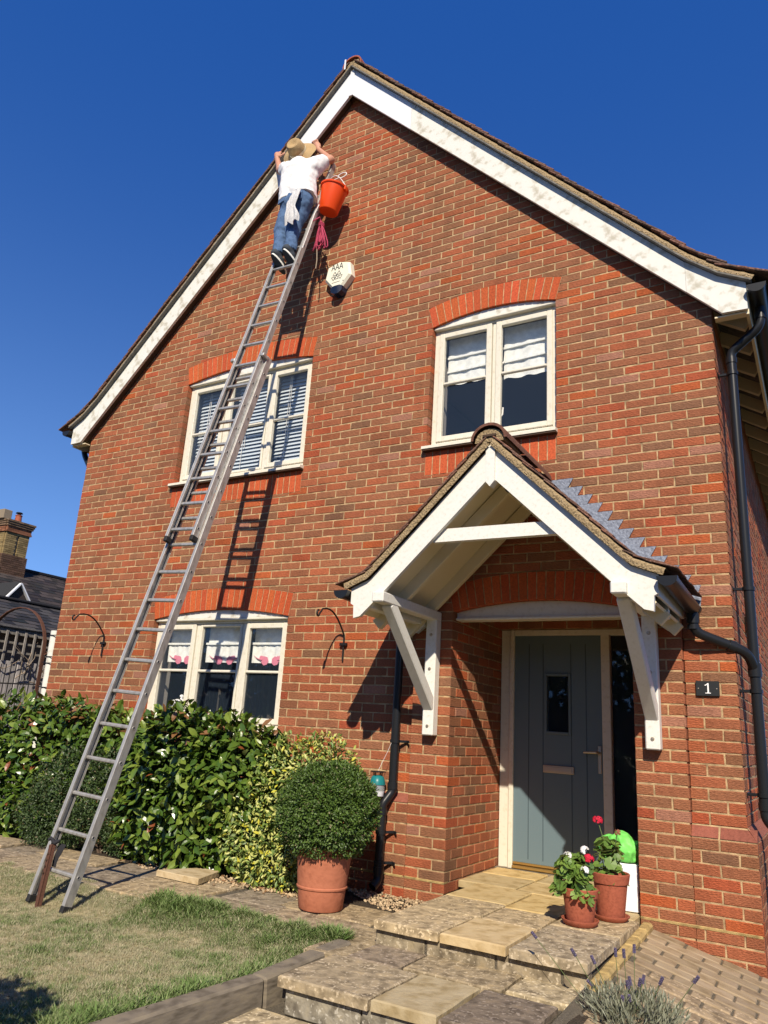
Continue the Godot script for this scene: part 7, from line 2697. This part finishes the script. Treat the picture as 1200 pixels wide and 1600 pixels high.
	while y < 7.62:
		var wide := 0.0
		var col := Color(0.3, 0.22, 0.1)
		if y < 6.35:
			wide = 0.05
			col = Color(0.13, 0.075, 0.05)
		elif y > 7.16 and y < 7.42:
			wide = 0.05 if y < 7.24 else 0.03
			col = Color(0.26, 0.11, 0.06)
		elif y >= 7.42:
			wide = 0.06 + (y - 7.42) * 0.35
			col = Color(0.2, 0.13, 0.08)
		for face in 2:
			var u := -0.5 - wide + (0.0 if row % 2 else -0.11)
			while u < 0.5 + wide:
				var u0 := maxf(u, -0.5 - wide)
				if face == 0 and y > 6.4 and y < 7.14:
					if u0 > -0.07 and u0 < 0.03:
						u0 = 0.03
				var u1 := minf(u + 0.215, 0.5 + wide)
				if face == 0 and y > 6.4 and y < 7.14 and u0 < -0.06 and u1 > -0.07:
					u1 = -0.07
				if u1 - u0 > 0.03:
					var bm := MB.new()
					var cc := col * rng.randf_range(0.6, 1.25)
					if face == 0:
						bm.box(Vector3(cx + 0.47 + wide, y + 0.033, cz + (u0 + u1) * 0.5 * 0.93), Vector3(0.1, 0.065, (u1 - u0) * 0.93), Basis.IDENTITY, cc)
					else:
						bm.box(Vector3(cx + (u0 + u1) * 0.5 * 0.85, y + 0.033, cz + 0.44 + wide), Vector3((u1 - u0) * 0.85, 0.065, 0.1), Basis.IDENTITY, cc)
					if bm.v.size():
						if not chimney_field:
							chimney_field = MB.new()
						chimney_field.v.append_array(bm.v); chimney_field.n.append_array(bm.n); chimney_field.c.append_array(bm.c)
				u += 0.225
		y += 0.075
		row += 1
	put("chimney_bricks", chimney_field, M.stock, cp, true)
	ch = MB.new()
	ch.box(Vector3(cx, 7.65, cz), Vector3(1.24, 0.06, 1.16), Basis.IDENTITY, Color(0.2, 0.16, 0.11), 0.02)
	put("chimney_cap", ch, M.stock, cp)
	ch = MB.new()
	ch.lathe([Vector2(0.13, 0.0), Vector2(0.11, 0.22), Vector2(0.125, 0.24), Vector2(0.125, 0.27), Vector2(0.09, 0.27)], 16, Transform3D(Basis.IDENTITY, Vector3(cx + 0.35, 7.68, cz + 0.02)))
	put("chimney_pot", ch, M.terra_red, cp)
	ch = MB.new()
	ch.lathe([Vector2(0.07, 0.27), Vector2(0.07, 0.33), Vector2(0.13, 0.34), Vector2(0.1, 0.38), Vector2(0.0, 0.4)], 16, Transform3D(Basis.IDENTITY, Vector3(cx + 0.35, 7.68, cz + 0.02)))
	put("cowl", ch, M.iron, cp)
	ch = MB.new()
	ch.box(Vector3(cx + 0.2, 7.85, cz + 0.52), Vector3(0.5, 0.36, 0.34), Basis.IDENTITY, Color(0.3, 0.24, 0.17), 0.02)
	put("square_pot", ch, M.stock, cp)

var chimney_field: MB

func slates(parent: Node, o: Vector3, along: Vector3, up: Vector3, length: float, height: float, gauge: float, wide: float, cols: Array) -> void:
	var n := along.cross(up).normalized()
	if n.y < 0:
		n = -n
	var mb := MB.new()
	var s := 0.0
	var row := 0
	while s < height:
		var u := -wide * (0.5 if row % 2 else 0.0)
		while u < length:
			var u0 := maxf(u, 0.0)
			var u1 := minf(u + wide - 0.006, length)
			if u1 > u0:
				var c := o + along * (u0 + u1) * 0.5 + up * (s + gauge * 0.5) + n * (0.012 + rng.randf_range(0.0, 0.006))
				var t := Basis(along, up, along.cross(up)) * Basis(Vector3.RIGHT, 0.045 if along.cross(up).dot(n) < 0 else -0.045)
				mb.box(c, Vector3(u1 - u0, gauge * 1.06, 0.01), t, (cols[rng.randi() % cols.size()] as Color) * rng.randf_range(0.75, 1.25))
			u += wide
		s += gauge
		row += 1
	put("slates", mb, M.slate, parent, true)

# ---------------------------------------------------------------- what the windows reflect: the far side of the garden
func build_opposite() -> void:
	var f := thing("garden_fence", "dark close-boarded fence across the garden, behind the camera", "fence", Vector3(-4, -0.4, 14))
	var x := -34.0
	var fm := MB.new()
	while x < 12.0:
		fm.box(Vector3(x, 0.75, 14.0 + rng.randf_range(-0.01, 0.01)), Vector3(0.14, 2.4, 0.02), Basis.IDENTITY, Color(0.1, 0.07, 0.045) * rng.randf_range(0.7, 1.2))
		x += 0.15
	put("boards", fm, M.fence, f, true)
	var cl := leaf_mesh(0.16, 0.09, 0.2, 0.1)
	var col := func(_p: Vector3, _n: Vector3, _q: float) -> Color:
		return Color(0.04, 0.075, 0.018).lerp(Color(0.08, 0.12, 0.03), rng.randf())
	var t := thing("garden_hedge", "tall dark evergreen hedge beyond the fence, behind the camera", "hedge", Vector3(-3, -0.4, 15.5))
	var hx := []
	for k in 18:
		hx.append([Vector3(-34.0 + k * 2.7, 1.7 + rng.randf_range(-0.3, 0.3), 15.6), Vector3(1.7, 2.2, 0.9)])
	plant(t, leaf_mesh(0.3, 0.16, 0.2, 0.1), crown(hx, 26000, col, 0.2, 0.4, -0.4, 0.8, 1.6), M.leaf, 0)
	stems(t, Vector3(-3.4, -0.4, 15.6), [Vector3(-3, 3, 15.6), Vector3(-4.6, 2.6, 15.6)], 0.1)
	# shrub just outside the frame on the left whose shade falls on the lawn's near corner
	var s := thing("garden_shrub", "rounded green shrub on the lawn just left of the view", "shrub", Vector3(-2.3, -0.25, 4.3))
	plant(s, leaf_mesh(0.07, 0.035, 0.2, 0.2), crown([[Vector3(-2.35, 0.68, 4.3), Vector3(0.3, 0.32, 0.28)], [Vector3(-2.55, 0.55, 4.35), Vector3(0.3, 0.4, 0.3)], [Vector3(-2.3, 0.2, 4.4), Vector3(0.4, 0.45, 0.3)]], 4500, col, 0.25, 0.6, -0.25, 0.7, 1.2), M.leaf, 0)
	stems(s, Vector3(-2.3, -0.3, 4.35), [Vector3(-2.2, 0.7, 4.25), Vector3(-2.5, 0.6, 4.35)], 0.015)
